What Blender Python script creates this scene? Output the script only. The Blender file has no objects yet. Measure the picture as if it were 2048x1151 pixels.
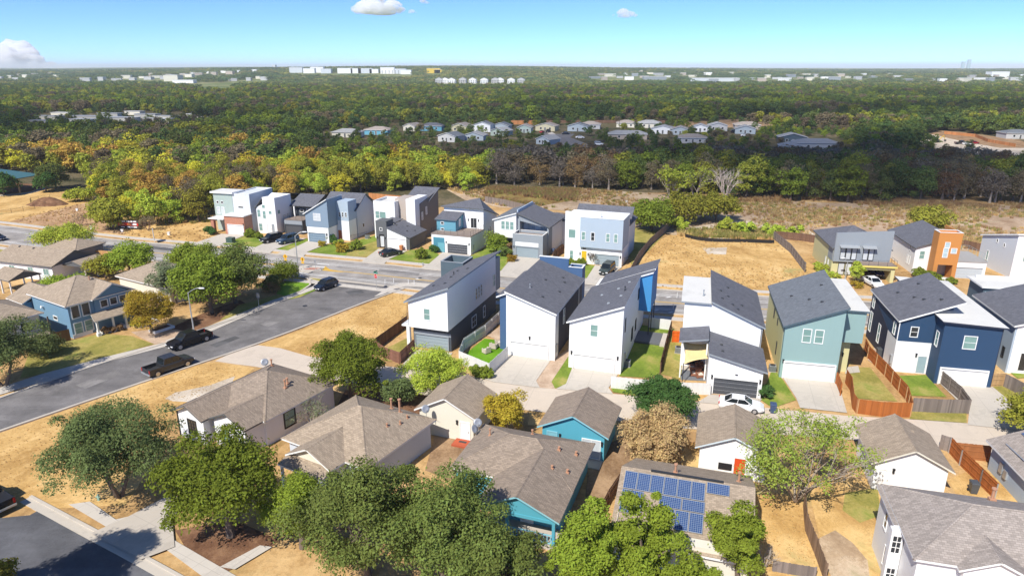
import bpy, math, random
import numpy as np
from mathutils import Vector
S = bpy.context.scene
COL = S.collection
rnd = random.Random(7)
# ------------------------------------------------------------------ camera
CAM_H, PITCH, FPX, CX, CY = 36.0, math.radians(17.9), 1365.0, 1024.0, 575.5
cd = bpy.data.cameras.new('camera'); cam = bpy.data.objects.new('camera', cd); COL.objects.link(cam)
cam.location = (0, 0, CAM_H); cam.rotation_euler = (math.pi / 2 - PITCH, 0, 0)
cd.sensor_width = 36.0; cd.lens = 36.0 * FPX / 2048; cd.clip_start = 0.5; cd.clip_end = 60000
S.camera = cam
# ------------------------------------------------------------------ light
SUN_AZ, SUN_EL = 213.0, 48.0            # compass bearing (0 = +Y, clockwise) and height of the sun
w = bpy.data.worlds.new('World'); S.world = w; w.use_nodes = True
wn = w.node_tree.nodes; wl = w.node_tree.links; wn.clear()
sky = wn.new('ShaderNodeTexSky'); sky.sky_type = 'NISHITA'; sky.sun_disc = False
sky.sun_elevation = math.radians(SUN_EL); sky.sun_rotation = math.radians(SUN_AZ)
sky.altitude = 3000; sky.air_density = 0.6; sky.dust_density = 0.0; sky.ozone_density = 6.0
bg = wn.new('ShaderNodeBackground'); bg.inputs[1].default_value = 0.145
wo = wn.new('ShaderNodeOutputWorld'); tint = wn.new('ShaderNodeMix'); tint.data_type = 'RGBA'; tint.blend_type = 'MULTIPLY'; tint.inputs[0].default_value = 1.0; tint.inputs[7].default_value = (.69, .83, .95, 1); wl.new(sky.outputs[0], tint.inputs[6]); wl.new(tint.outputs[2], bg.inputs[0]); wl.new(bg.outputs[0], wo.inputs[0])
sd = bpy.data.lights.new('sun', 'SUN'); sd.energy = 3.95; sd.angle = math.radians(0.5); sd.color = (1.0, 0.955, 0.88)
so = bpy.data.objects.new('sun', sd); COL.objects.link(so)
_a, _e = math.radians(SUN_AZ), math.radians(SUN_EL)
SUN_DIR = Vector((-math.sin(_a) * math.cos(_e), -math.cos(_a) * math.cos(_e), -math.sin(_e)))
so.rotation_euler = SUN_DIR.to_track_quat('-Z', 'Y').to_euler(); so.location = (-60, -90, 160)
S.view_settings.view_transform = 'Standard'; S.view_settings.look = 'None'
S.view_settings.exposure = 0.64; S.view_settings.gamma = 1.0; S.view_settings.use_curve_mapping = False
S.render.engine = 'CYCLES'
S.cycles.max_bounces = 8; S.cycles.diffuse_bounces = 3; S.cycles.glossy_bounces = 2
S.cycles.transparent_max_bounces = 96; S.cycles.volume_bounces = 5; S.cycles.transmission_bounces = 2

# ------------------------------------------------------------------ photo pixel -> ground point
def ray(u, v):
    x = (u - CX) / FPX; y = -(v - CY) / FPX
    return x, math.cos(PITCH) + y * math.sin(PITCH), -math.sin(PITCH) + y * math.cos(PITCH)
def g(u, v, z=0.0):
    d = ray(u, v); t = (z - CAM_H) / d[2]
    return Vector((d[0] * t, d[1] * t, z))
def pj(x, y, z=0.0):
    dz = z - CAM_H
    zc = y * math.cos(PITCH) - dz * math.sin(PITCH); yc = y * math.sin(PITCH) + dz * math.cos(PITCH)
    return CX + FPX * x / zc, CY - FPX * yc / zc

# ------------------------------------------------------------------ mesh helper
class MB:
    def __init__(s): s.v = []; s.f = []; s.m = []
    def add(s, vs, fs, mi=0):
        o = len(s.v); s.v += [tuple(p) for p in vs]
        for f in fs: s.f.append(tuple(i + o for i in f)); s.m.append(mi)
        return s
    def hexa(s, b, t, mi=0, top_mi=None):
        s.add(list(b) + list(t), [(3, 2, 1, 0), (0, 1, 5, 4), (1, 2, 6, 5), (2, 3, 7, 6), (3, 0, 4, 7)], mi)
        o = len(s.v) - 8; s.f.append((o + 4, o + 5, o + 6, o + 7)); s.m.append(mi if top_mi is None else top_mi)
        return s
    def box(s, x0, x1, y0, y1, z0, z1, mi=0):
        if x0 > x1: x0, x1 = x1, x0
        if y0 > y1: y0, y1 = y1, y0
        if z0 > z1: z0, z1 = z1, z0
        return s.hexa([(x0, y0, z0), (x1, y0, z0), (x1, y1, z0), (x0, y1, z0)], [(x0, y0, z1), (x1, y0, z1), (x1, y1, z1), (x0, y1, z1)], mi)
    def prism(s, poly, z0, z1, mi=0):
        n = len(poly); a = sum(poly[i][0] * poly[(i + 1) % n][1] - poly[(i + 1) % n][0] * poly[i][1] for i in range(n))
        if a < 0: poly = poly[::-1]
        vs = [(p[0], p[1], z0) for p in poly] + [(p[0], p[1], z1) for p in poly]
        return s.add(vs, [tuple(range(n - 1, -1, -1)), tuple(range(n, 2 * n))] + [(i, (i + 1) % n, n + (i + 1) % n, n + i) for i in range(n)], mi)
    def tube(s, p0, p1, r0, r1=None, n=6, mi=0):
        r1 = r0 if r1 is None else r1
        p0, p1 = Vector(p0), Vector(p1); d = (p1 - p0)
        if d.length < 1e-6: return s
        d.normalize(); a = d.orthogonal().normalized(); b = d.cross(a)
        vs = []
        for p, r in ((p0, r0), (p1, r1)):
            for i in range(n):
                t = 2 * math.pi * i / n; vs.append(p + a * (r * math.cos(t)) + b * (r * math.sin(t)))
        return s.add(vs, [(i, (i + 1) % n, n + (i + 1) % n, n + i) for i in range(n)] + [tuple(range(n - 1, -1, -1)), tuple(range(n, 2 * n))], mi)
    def slab(s, poly, t, mi=0, side=1):
        """polygon of 3-D points (counter-clockwise from above) with thickness t downwards"""
        n = len(poly); vs = [tuple(p) for p in poly] + [(p[0], p[1], p[2] - t) for p in poly]
        s.add(vs, [tuple(range(n))], mi)
        o = len(s.v) - 2 * n
        for f in [tuple(range(2 * n - 1, n - 1, -1))] + [(n + i, n + (i + 1) % n, (i + 1) % n, i) for i in range(n)]:
            s.f.append(tuple(i + o for i in f)); s.m.append(side)
        return s
    def mesh(s, name, mats):
        me = bpy.data.meshes.new(name); me.from_pydata(s.v, [], s.f)
        for m in (mats if isinstance(mats, (list, tuple)) else [mats]): me.materials.append(m)
        if any(s.m): me.polygons.foreach_set('material_index', s.m)
        me.update(); return me
    def build(s, name, mats, parent=None, smooth=False):
        me = s.mesh(name, mats)
        if smooth: me.polygons.foreach_set('use_smooth', [True] * len(me.polygons))
        return link(name, me, parent)
def link(name, me, parent=None, loc=None):
    o = bpy.data.objects.new(name, me); COL.objects.link(o)
    if parent is not None: o.parent = parent
    if loc is not None: o.location = loc
    return o
def tag(o, label, cat, group=None):
    o['label'] = label; o['category'] = cat
    if group: o['group'] = group
    return o
def thing(name, label, cat, loc, az=0.0, group=None):
    o = bpy.data.objects.new(name, None); COL.objects.link(o); o.empty_display_size = 0.5
    o.location = (loc[0], loc[1], loc[2] if len(loc) > 2 else 0.0); o.rotation_euler = (0, 0, -math.radians(az))
    return tag(o, label, cat, group)
def struct(o): o['kind'] = 'structure'; return o
def stuff(o): o['kind'] = 'stuff'; return o
def copy_tree(o, parent=None):
    c = o.copy(); COL.objects.link(c)
    if parent is not None: c.parent = parent
    for ch in list(o.children): copy_tree(ch, c)
    return c
# ------------------------------------------------------------------ materials
class NT:
    def __init__(s, name):
        s.mat = bpy.data.materials.new(name); s.mat.use_nodes = True; s.t = s.mat.node_tree; s.t.nodes.clear()
        s.out = s.n('ShaderNodeOutputMaterial')
    def n(s, ty, **k):
        nd = s.t.nodes.new(ty)
        for a, b in k.items(): setattr(nd, a, b)
        return nd
    def l(s, a, b): s.t.links.new(a, b)
    def val(s, sock, v): sock.default_value = v
    def mixc(s, f, a, b, bt='MIX'):
        m = s.n('ShaderNodeMix', data_type='RGBA', blend_type=bt)
        for so_, v in ((m.inputs[0], f), (m.inputs[6], a), (m.inputs[7], b)):
            if hasattr(v, 'is_output') or isinstance(v, bpy.types.NodeSocket): s.l(v, so_)
            elif isinstance(v, (int, float)): so_.default_value = v
            else: so_.default_value = (*v[:3], 1)
        return m.outputs[2]
    def noise(s, scale, detail=4, rough=.6, coord='Object', sc3=None):
        tc = s.n('ShaderNodeTexCoord'); v = tc.outputs[coord]
        if sc3:
            mp = s.n('ShaderNodeMapping'); s.val(mp.inputs['Scale'], sc3); s.l(v, mp.inputs[0]); v = mp.outputs[0]
        nz = s.n('ShaderNodeTexNoise'); s.l(v, nz.inputs['Vector']); s.val(nz.inputs['Scale'], scale); s.val(nz.inputs['Detail'], detail); s.val(nz.inputs['Roughness'], rough)
        return nz.outputs[0]
    def ramp(s, f, stops):
        r = s.n('ShaderNodeValToRGB'); el = r.color_ramp.elements
        while len(el) < len(stops): el.new(0.5)
        for e, (p, c) in zip(el, stops): e.position = p; e.color = (*c, 1) if len(c) == 3 else c
        s.l(f, r.inputs[0]); return r.outputs[0]
    def math(s, op, a, b=None):
        m = s.n('ShaderNodeMath', operation=op)
        for so_, v in zip(m.inputs, (a, b)):
            if v is None: continue
            if isinstance(v, (int, float)): so_.default_value = v
            else: s.l(v, so_)
        return m.outputs[0]
    def bsdf(s, col, rough=.7, metal=0., spec=.3, height=None, bump=.1, dist=.02):
        b = s.n('ShaderNodeBsdfPrincipled')
        if isinstance(col, bpy.types.NodeSocket): s.l(col, b.inputs['Base Color'])
        else: s.val(b.inputs['Base Color'], (*col, 1))
        s.val(b.inputs['Roughness'], rough); s.val(b.inputs['Metallic'], metal); s.val(b.inputs['Specular IOR Level'], spec)
        if height is not None:
            bp = s.n('ShaderNodeBump'); s.val(bp.inputs['Strength'], bump); s.val(bp.inputs['Distance'], dist); s.l(height, bp.inputs['Height']); s.l(bp.outputs[0], b.inputs['Normal'])
        s.l(b.outputs[0], s.out.inputs[0]); return s.mat
def sc(c, k): return tuple(min(1, x * k) for x in c)
_mc = {}
def plain(name, col, rough=.7, var=.12, scale=1.5, metal=0., spec=.3):
    if name in _mc: return _mc[name]
    t = NT(name); f = t.noise(scale, 5)
    m = t.bsdf(t.mixc(f, sc(col, 1 - var), sc(col, 1 + var)), rough, metal, spec); _mc[name] = m; return m
def siding(name, col, pitch=.19, var=.05, vertical=False):
    if name in _mc: return _mc[name]
    t = NT(name); tc = t.n('ShaderNodeTexCoord'); sx = t.n('ShaderNodeSeparateXYZ'); t.l(tc.outputs['Object'], sx.inputs[0])
    if vertical: z = t.math('ADD', sx.outputs[0], sx.outputs[1])
    else: z = sx.outputs[2]
    fr = t.math('FRACT', t.math('MULTIPLY', z, 1 / pitch))
    h = t.math('MINIMUM', t.math('MULTIPLY', fr, 8), 1) if not vertical else t.math('LESS_THAN', fr, .12)
    f = t.noise(.8, 5); c = t.mixc(f, sc(col, 1 - var), sc(col, 1 + var * .6))
    st = t.noise(2.2, 4, sc3=(2.5, 2.5, .12)); c = t.mixc(t.math('MULTIPLY', t.math('SUBTRACT', st, .45), .22), c, sc(col, .6))
    m = t.bsdf(c, .65, 0, .25, h, .35, .012); _mc[name] = m; return m
def shingle(name, col, var=.3):
    if name in _mc: return _mc[name]
    t = NT(name); tc = t.n('ShaderNodeTexCoord'); br = t.n('ShaderNodeTexBrick')
    t.l(tc.outputs['Object'], br.inputs[0]); t.val(br.inputs['Scale'], 1.0); t.val(br.inputs['Mortar Size'], .012)
    t.val(br.inputs['Brick Width'], .32); t.val(br.inputs['Row Height'], .15)
    t.val(br.inputs['Color1'], (*sc(col, 1 - var * .8), 1)); t.val(br.inputs['Color2'], (*sc(col, 1 + var), 1)); t.val(br.inputs['Mortar'], (*sc(col, .55), 1))
    f = t.noise(.35, 6, .65); c = t.mixc(t.math('MULTIPLY', f, .9), br.outputs[0], t.mixc(.5, br.outputs[0], sc(col, .8)))
    sp = t.noise(6, 3, .8); c = t.mixc(t.math('MULTIPLY', t.math('SUBTRACT', sp, .3), .8), c, t.mixc(.5, c, sc(col, 1.5)))
    st = t.noise(.9, 5, .7); c = t.mixc(t.math('MULTIPLY', t.math('GREATER_THAN', st, .6), .18), c, sc(col, .6))
    m = t.bsdf(c, .9, 0, .12, br.outputs['Fac'], -.4, .01); _mc[name] = m; return m
def wood(name, col, var=.35):
    if name in _mc: return _mc[name]
    t = NT(name); ge = t.n('ShaderNodeNewGeometry'); f = ge.outputs['Random Per Island']
    c = t.mixc(f, sc(col, 1 - var), sc(col, 1 + var)); nz = t.noise(3, 4, .7, sc3=(6, 6, .6))
    c = t.mixc(t.math('MULTIPLY', nz, .55), c, sc(col, .55)); m = t.bsdf(c, .85, 0, .15); _mc[name] = m; return m
def leafmat(name, col, hue=.03, val=.35, tr=.22):
    if name in _mc: return _mc[name]
    t = NT(name); ge = t.n('ShaderNodeNewGeometry'); oi = t.n('ShaderNodeObjectInfo')
    hs = t.n('ShaderNodeHueSaturation'); t.val(hs.inputs['Color'], (*col, 1))
    isl = ge.outputs['Random Per Island']; r2 = oi.outputs['Random']
    t.l(t.math('ADD', .5 - hue, t.math('ADD', t.math('MULTIPLY', isl, hue), t.math('MULTIPLY', r2, hue))), hs.inputs['Hue'])
    t.l(t.math('ADD', 1 - val, t.math('ADD', t.math('MULTIPLY', isl, val), t.math('MULTIPLY', r2, val))), hs.inputs['Value'])
    hs.inputs['Saturation'].default_value = .97
    nv = t.noise(.75, 3, .6); mul = t.math('ADD', .62, t.math('MULTIPLY', nv, .78)); lk = [l for l in t.t.links if l.to_socket == hs.inputs['Value']][0].from_socket; t.l(t.math('MULTIPLY', lk, mul), hs.inputs['Value'])
    d = t.n('ShaderNodeBsdfDiffuse'); t.l(hs.outputs[0], d.inputs[0])
    tl = t.n('ShaderNodeBsdfTranslucent'); t.l(hs.outputs[0], tl.inputs[0])
    mx = t.n('ShaderNodeMixShader'); t.val(mx.inputs[0], tr); t.l(d.outputs[0], mx.inputs[1]); t.l(tl.outputs[0], mx.inputs[2])
    t.l(mx.outputs[0], t.out.inputs[0]); _mc[name] = t.mat; return t.mat
def groundmat(name, cols, scale=.12, fine=3.0, bump=.3, patch=None, mott=.3):
    """cols: three colours low -> high"""
    cols = [sc(c, .97) for c in cols]
    if name in _mc: return _mc[name]
    t = NT(name); a = t.noise(scale, 8, .62, 'Object'); b = t.noise(fine, 5, .7, 'Object'); c2 = t.noise(.45, 6, .7, 'Object', (1, .35, 1))
    f = t.math('ADD', t.math('MULTIPLY', a, .55), t.math('ADD', t.math('MULTIPLY', b, .2), t.math('MULTIPLY', c2, .25)))
    c = t.ramp(f, [(.41, cols[0]), (.5, cols[1]), (.585, cols[2])]); mo = t.noise(1.1, 6, .75, 'Object'); c = t.mixc(t.math('MULTIPLY', t.math('GREATER_THAN', mo, .54), mott), c, sc(cols[0], .82)); m2_ = t.noise(.55, 7, .8, 'Object', (1, .6, 1)); c = t.mixc(t.math('MULTIPLY', t.math('GREATER_THAN', m2_, .57), mott), c, sc(cols[2], 1.12))
    if patch:
        p = t.noise(patch[1], 5, .6); pm = t.ramp(p, [(patch[2], (0, 0, 0)), (patch[2] + .1, (1, 1, 1))]); c = t.mixc(t.math('MULTIPLY', pm, .85), c, patch[0])
    sp = t.noise(9, 3, .8, 'Object'); c = t.mixc(t.math('MULTIPLY', t.math('GREATER_THAN', sp, .6), .35), c, sc(cols[0], .6))
    m = t.bsdf(c, .95, 0, .05, b, bump, .08); _mc[name] = m; return m
def concrete(name, col, joint=1.5, var=.13):
    if name in _mc: return _mc[name]
    t = NT(name); a = t.noise(.5, 6, .7); b = t.noise(8, 4, .7)
    c = t.mixc(a, sc(col, 1 - var * 1.2), sc(col, 1 + var)); c = t.mixc(t.math('MULTIPLY', b, .25), c, sc(col, .75))
    s2 = t.noise(.18, 5, .75); c = t.mixc(t.math('MULTIPLY', t.math('GREATER_THAN', s2, .56), .2), c, sc(col, .6)); s3 = t.noise(.9, 6, .8, 'Object', (1, .25, 1)); c = t.mixc(t.math('MULTIPLY', t.math('GREATER_THAN', s3, .6), .18), c, sc(col, .7))
    if joint:
        tc = t.n('ShaderNodeTexCoord'); br = t.n('ShaderNodeTexBrick'); br.offset = 0
        t.l(tc.outputs['Object'], br.inputs[0]); t.val(br.inputs['Scale'], 1); t.val(br.inputs['Brick Width'], joint); t.val(br.inputs['Row Height'], joint); t.val(br.inputs['Mortar Size'], .018)
        c = t.mixc(t.math('MULTIPLY', br.outputs['Fac'], .5), c, sc(col, .45))
    m = t.bsdf(c, .85, 0, .2); _mc[name] = m; return m
def asphalt(name, col):
    if name in _mc: return _mc[name]
    t = NT(name); a = t.noise(.22, 7, .7); b = t.noise(14, 3, .8); s = t.noise(.5, 5, .65, 'Object', (.12, 1, 1))
    c = t.ramp(a, [(.36, sc(col, .68)), (.5, col), (.64, sc(col, 1.5))]); c = t.mixc(t.math('MULTIPLY', b, .4), c, sc(col, .7)); st = t.ramp(s, [(.4, (0, 0, 0)), (.62, (1, 1, 1))]); c = t.mixc(t.math('MULTIPLY', st, .35), c, sc(col, 1.5))
    cr = t.noise(.35, 8, .75); k = t.math('LESS_THAN', t.math('ABSOLUTE', t.math('SUBTRACT', cr, .5)), .0035); c = t.mixc(t.math('MULTIPLY', k, .55), c, sc(col, .35))
    m = t.bsdf(c, .85, 0, .25, b, .15, .02); _mc[name] = m; return m
WHITE = siding('white_siding', (.83, .83, .82)); STUCCO = plain('white_stucco', (.82, .82, .81), .85, .04, 2.5)
TRIM = plain('white_trim', (.8, .8, .78), .5, .04); CREAM = siding('cream_siding', (.72, .68, .57))
GREYW = siding('pale_grey_board', (.62, .65, .68), .3, .04, True); SLATE = siding('slate_blue_siding', (.22, .29, .37)); LBLUE = siding('light_blue_grey_siding', (.40, .48, .56), .3, .04, True)
CHAR = siding('charcoal_siding', (.062, .075, .09)); DGREY = siding('dark_grey_siding', (.12, .125, .13)); MGREY = siding('mid_grey_siding', (.28, .31, .34))
TAUPE = siding('taupe_siding', (.46, .39, .33)); TAUPE2 = siding('dark_taupe_siding', (.19, .17, .15)); TEALB = siding('teal_blue_siding', (.13, .33, .42)); TEAL2 = siding('deep_teal_paint', (.07, .24, .32))
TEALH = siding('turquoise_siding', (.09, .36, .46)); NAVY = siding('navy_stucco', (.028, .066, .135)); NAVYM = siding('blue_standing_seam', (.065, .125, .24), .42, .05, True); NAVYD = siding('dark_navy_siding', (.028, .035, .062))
GREENS = siding('sage_green_siding', (.27, .40, .39)); GREEN2 = siding('sage_pale_siding', (.38, .46, .42)); YELS = siding('pale_yellow_siding', (.60, .56, .30)); YELB = plain('yellow_trim', (.68, .57, .16), .6, .05)
BRBLUE = siding('bright_blue_siding', (.055, .25, .53)); ORANGE = siding('orange_siding', (.56, .24, .065)); BLUEL = siding('blue_siding', (.17, .30, .42)); DTEAL = siding('dark_slate_siding', (.085, .125, .155))
SHG = shingle('dark_grey_shingle', (.135, .138, .158)); SHB = shingle('brown_shingle', (.285, .228, .178)); SHB2 = shingle('taupe_shingle', (.345, .275, .205)); SHN = shingle('weathered_grey_shingle', (.33, .285, .25)); SHGB = shingle('bluish_grey_shingle', (.16, .175, .195))
MEMB = concrete('white_membrane_roof', (.66, .65, .61), 0, .08); DECK = wood('deck_boards', (.30, .24, .20), .2)
BLACK = plain('black_trim', (.02, .02, .022), .5, .1); DARKM = plain('dark_metal', (.05, .052, .055), .45, .1, 2, .3); GALV = plain('galvanised_metal', (.55, .57, .58), .35, .06, 2, .6)
GDW = plain('white_garage_panel', (.80, .80, .79), .5, .03); GDG = plain('grey_garage_panel', (.27, .33, .36), .5, .05); GDD = plain('charcoal_garage_panel', (.075, .08, .09), .5, .08); GDB = plain('slate_garage_panel', (.17, .24, .31), .5, .05); GDL = plain('light_grey_garage_panel', (.45, .50, .53), .5, .05)
def glass(name, col, rough=.06):
    t = NT(name); f = t.noise(1.1, 3); return t.bsdf(t.mixc(f, sc(col, .8), sc(col, 1.2)), rough, 0, .6)
GLT = glass('teal_window_glass', (.20, .33, .30)); GLD = glass('dark_window_glass', (.02, .025, .03)); GLW = glass('curtained_window_glass', (.55, .58, .60), .12); GLC = glass('car_glass', (.012, .016, .018), .04); GLP = glass('pale_blue_glass', (.42, .55, .60), .08)
BRICK = None
def _brick():
    t = NT('red_brick'); tc = t.n('ShaderNodeTexCoord'); mp = t.n('ShaderNodeMapping'); t.l(tc.outputs['Object'], mp.inputs[0]); t.val(mp.inputs['Rotation'], (math.pi / 2, 0, 0))
    br = t.n('ShaderNodeTexBrick'); t.l(mp.outputs[0], br.inputs[0]); t.val(br.inputs['Scale'], 1); t.val(br.inputs['Brick Width'], .22); t.val(br.inputs['Row Height'], .08); t.val(br.inputs['Mortar Size'], .01)
    t.val(br.inputs['Color1'], (.40, .13, .07, 1)); t.val(br.inputs['Color2'], (.52, .19, .10, 1)); t.val(br.inputs['Mortar'], (.45, .33, .27, 1))
    return t.bsdf(br.outputs[0], .85, 0, .1, br.outputs['Fac'], -.3, .008)
BRICK = _brick()
DRY = groundmat('dry_grass', ((.33, .20, .085), (.52, .325, .14), (.64, .43, .205)), .09, 2.6, .4, ((.34, .30, .11), .06, .60))
DRYO = groundmat('golden_dry_grass', ((.42, .245, .085), (.60, .38, .145), (.72, .49, .215)), .12, 2.4, .4, ((.36, .31, .12), .10, .60))
DIRT = groundmat('brown_dirt', ((.20, .12, .065), (.32, .205, .115), (.42, .28, .165)), .2, 3.2, .4)
STRAW = groundmat('pale_straw_dirt', ((.34, .235, .145), (.48, .35, .225), (.60, .47, .33)), .12, 1.8, .5, ((.33, .29, .15), .12, .60))
GRAVELF = groundmat('grey_brown_field', ((.30, .20, .125), (.44, .315, .21), (.55, .42, .30)), .09, 1.6, .5, ((.27, .24, .14), .14, .6))
PALE = groundmat('caliche_ground', ((.44, .36, .27), (.58, .49, .38), (.68, .60, .49)), .15, 2.0, .4)
LAWN = groundmat('green_lawn', ((.13, .19, .028), (.20, .27, .04), (.30, .31, .07)), .22, 3.0, .5, ((.42, .34, .12), .25, .58))
LAWND = groundmat('dry_green_lawn', ((.22, .21, .05), (.34, .29, .08), (.46, .36, .13)), .22, 3.0, .5, ((.22, .26, .05), .22, .55))
TURF = groundmat('artificial_turf', ((.10, .23, .012), (.13, .29, .016), (.16, .33, .025)), .3, 5.0, .3)
LUSH = groundmat('lush_lawn', ((.13, .25, .02), (.19, .34, .03), (.26, .40, .05)), .2, 4.0, .4)
FLOOR = groundmat('forest_floor', ((.055, .055, .025), (.11, .095, .05), (.19, .15, .09)), .05, .6, .3)
GRAVEL = groundmat('tan_gravel', ((.40, .28, .19), (.52, .38, .27), (.60, .46, .34)), .5, 7, .4)
MULCH = groundmat('brown_mulch', ((.12, .06, .035), (.2, .105, .06), (.28, .16, .09)), .6, 6, .4)
CONC = concrete('driveway_concrete', (.50, .445, .375), 3.0, .1); CONCW = concrete('new_concrete', (.535, .485, .415), 2.4, .1); ALLEY = concrete('alley_concrete', (.60, .51, .41), 6.0, .1); WALK = concrete('sidewalk_concrete', (.56, .51, .445), 1.5, .09); KERB = concrete('kerb_concrete', (.53, .475, .40), 0, .1)
ASPH = asphalt('asphalt', (.165, .155, .15)); ASPHM = asphalt('main_road_asphalt', (.30, .275, .25)); ASPHD = asphalt('dark_asphalt', (.105, .105, .112))
PAINTW = plain('white_road_paint', (.72, .71, .68), .7, .15, 4); PAINTY = plain('yellow_road_paint', (.62, .38, .06), .7, .15, 4)
WHITEF = wood('white_fence_boards', (.79, .785, .76), .05); BROWNF = wood('brown_fence_boards', (.20, .115, .075), .25); REDF = wood('red_cedar_fence_boards', (.42, .135, .035), .22); GREYF = wood('weathered_fence_boards', (.24, .20, .175), .3); ORF = wood('orange_fence_boards', (.60, .26, .10), .2); TANF = wood('tan_fence_boards', (.52, .33, .16), .2)
BARK = plain('bark', (.16, .12, .09), .9, .3, 6); BARKP = plain('pale_bark', (.40, .34, .28), .9, .2, 6); COPPER = plain('rust_vent_pipe', (.48, .26, .16), .6, .15)
TYRE = plain('tyre_rubber', (.018, .018, .02), .85, .1); RIM = plain('alloy_rim', (.5, .5, .52), .3, .05, 3, .8); LAMPG = plain('lens', (.85, .85, .85), .15, .02); TAILR = plain('tail_lens', (.45, .01, .012), .2, .05); PLATE = plain('number_plate', (.75, .75, .72), .5, .05)
SAIL = plain('sand_shade_cloth', (.72, .55, .27), .8, .04); PLAST = plain('white_plastic', (.78, .78, .76), .4, .04)
# ------------------------------------------------------------------ ground, roads, pavements
def sheet(name, px, z, mat, az=None, world=False, thick=None):
    pts = [Vector((p[0], p[1], 0)) if world else g(p[0], p[1]) for p in px]
    c = sum(pts, Vector()) / len(pts); a = math.radians(az or 0)
    loc = [((p.x - c.x) * math.cos(a) - (p.y - c.y) * math.sin(a), (p.x - c.x) * math.sin(a) + (p.y - c.y) * math.cos(a)) for p in pts]
    n = len(loc); ar = sum(loc[i][0] * loc[(i + 1) % n][1] - loc[(i + 1) % n][0] * loc[i][1] for i in range(n))
    if ar < 0: loc = loc[::-1]
    mb = MB()
    if thick: mb.prism(loc, z - thick - c.z, z)
    else: mb.add([(x, y, 0) for x, y in loc], [tuple(range(n))])
    o = mb.build(name, mat); o.location = (c.x, c.y, 0 if thick else z); o.rotation_euler = (0, 0, -a)
    return struct(o)
def off_line(pts, d):
    """polyline offset to its left by d (metres)"""
    out = []
    for i, p in enumerate(pts):
        a = pts[max(i - 1, 0)]; b = pts[min(i + 1, len(pts) - 1)]; t = (b - a); t.z = 0; t.normalize()
        out.append(p + Vector((-t.y, t.x, 0)) * d)
    return out
def band(name, pts, d0, d1, z, mat, thick=None):
    a = off_line(pts, d0); b = off_line(pts, d1); mb = MB(); n = len(pts)
    for i in range(n - 1):
        q = [a[i], a[i + 1], b[i + 1], b[i]]
        if thick: mb.hexa([(p.x, p.y, z - thick) for p in (q if d1 > d0 else q[::-1])], [(p.x, p.y, z) for p in (q if d1 > d0 else q[::-1])])
        else: mb.add([(p.x, p.y, z) for p in (q if d1 > d0 else q[::-1])], [(0, 1, 2, 3)])
    return struct(mb.build(name, mat))
def dens(px, step=4.0):
    pts = [g(*p) for p in px]; out = [pts[0]]
    for a, b in zip(pts, pts[1:]):
        n = max(1, int((b - a).length / step))
        for i in range(1, n + 1): out.append(a.lerp(b, i / n))
    # smooth
    for _ in range(3): out = [out[0]] + [(out[i - 1] + out[i] * 2 + out[i + 1]) / 4 for i in range(1, len(out) - 1)] + [out[-1]]
    return out
gd = MB(); gd.add([(-22000, -400, 0), (22000, -400, 0), (22000, 30000, 0), (-22000, 30000, 0)], [(0, 1, 2, 3)])
struct(gd.build('ground', DRY))
sheet('forest_floor', [(-16000, 28000), (16000, 28000), (2400, 1800), (700, 480), (330, 222), (205, 196), (120, 199), (60, 204), (5, 206), (-12, 190), (-30, 172), (-75, 170), (-100, 172), (-125, 195), (-170, 215), (-330, 222), (-700, 480), (-2400, 1800)], .02, FLOOR, world=True)
# main road
FK = dens([(-420, 408), (-200, 432), (0, 451), (85, 462.5), (244, 482), (390, 493.5), (529, 506.5), (602, 515), (685, 522), (766, 529), (871, 541), (1003, 554), (1163, 568), (1302, 579), (1525, 594), (1735, 604.5), (1950, 616), (2200, 628), (2500, 640)])
ROADW = 11.5
band('main_road', FK, 0, -ROADW, .05, ASPHM)
band('kerb', FK, .35, 0, .16, KERB, .16); band('kerb', FK, -ROADW, -ROADW - .35, .16, KERB, .16)
band('pavement', FK, 2.0, 3.4, .10, WALK, .1); band('pavement', FK, -ROADW - 1.6, -ROADW - 3.0, .10, WALK, .1)
for d in (2.3, 3.1, 9.4, 10.0): band('lane_line', FK, -d, -d - .14, .056, PAINTW)
band('centre_line', FK[26:], -6.1, -6.25, .056, PAINTY); band('centre_line', FK[26:], -6.4, -6.55, .056, PAINTY)
# cross street
CN = dens([(-260, 950), (-100, 897), (0, 862), (140, 812), (280, 765), (390, 729), (515, 689), (640, 640), (730, 603), (775, 587), (808, 577)])
CF = dens([(-260, 893), (-100, 836), (0, 799), (132, 746), (240, 714), (330, 692), (415, 664), (478, 634), (560, 603), (622, 580), (641, 568), (636, 559), (608, 552)])
cs = MB(); ring = [(p.x, p.y) for p in CN] + [(p.x, p.y) for p in [g(880, 570), g(760, 548), g(600, 532)]] + [(p.x, p.y) for p in CF[::-1]]
nr = len(ring); cs.add([(x, y, .046) for x, y in ring], [tuple(range(nr))]); struct(cs.build('side_street', ASPH))
band('kerb', CN, 0, -.35, .16, KERB, .16); band('kerb', CF, 0, .35, .16, KERB, .16)
sheet('pavement', [(334, 684), (345, 690), (215, 724), (110, 757), (0, 790), (-60, 810), (-60, 798), (0, 776), (85, 748), (205, 716)], .09, WALK, 35)
sheet('pavement', [(330, 682), (420, 652), (478, 628), (545, 601), (625, 574), (632, 567), (640, 570), (637, 577), (570, 600), (500, 629), (425, 662), (345, 690)], .092, WALK, 35)
sheet('pavement', [(632, 567), (630, 562), (612, 557), (592, 554), (575, 552), (580, 548), (600, 550.5), (625, 556), (640, 563), (641, 569)], .094, WALK, 35)
sheet('pavement', [(748, 594), (775, 576), (800, 566.5), (830, 565), (870, 569), (900, 575), (900, 584), (850, 575), (812, 573), (790, 578), (765, 590)], .094, WALK, 35)
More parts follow.
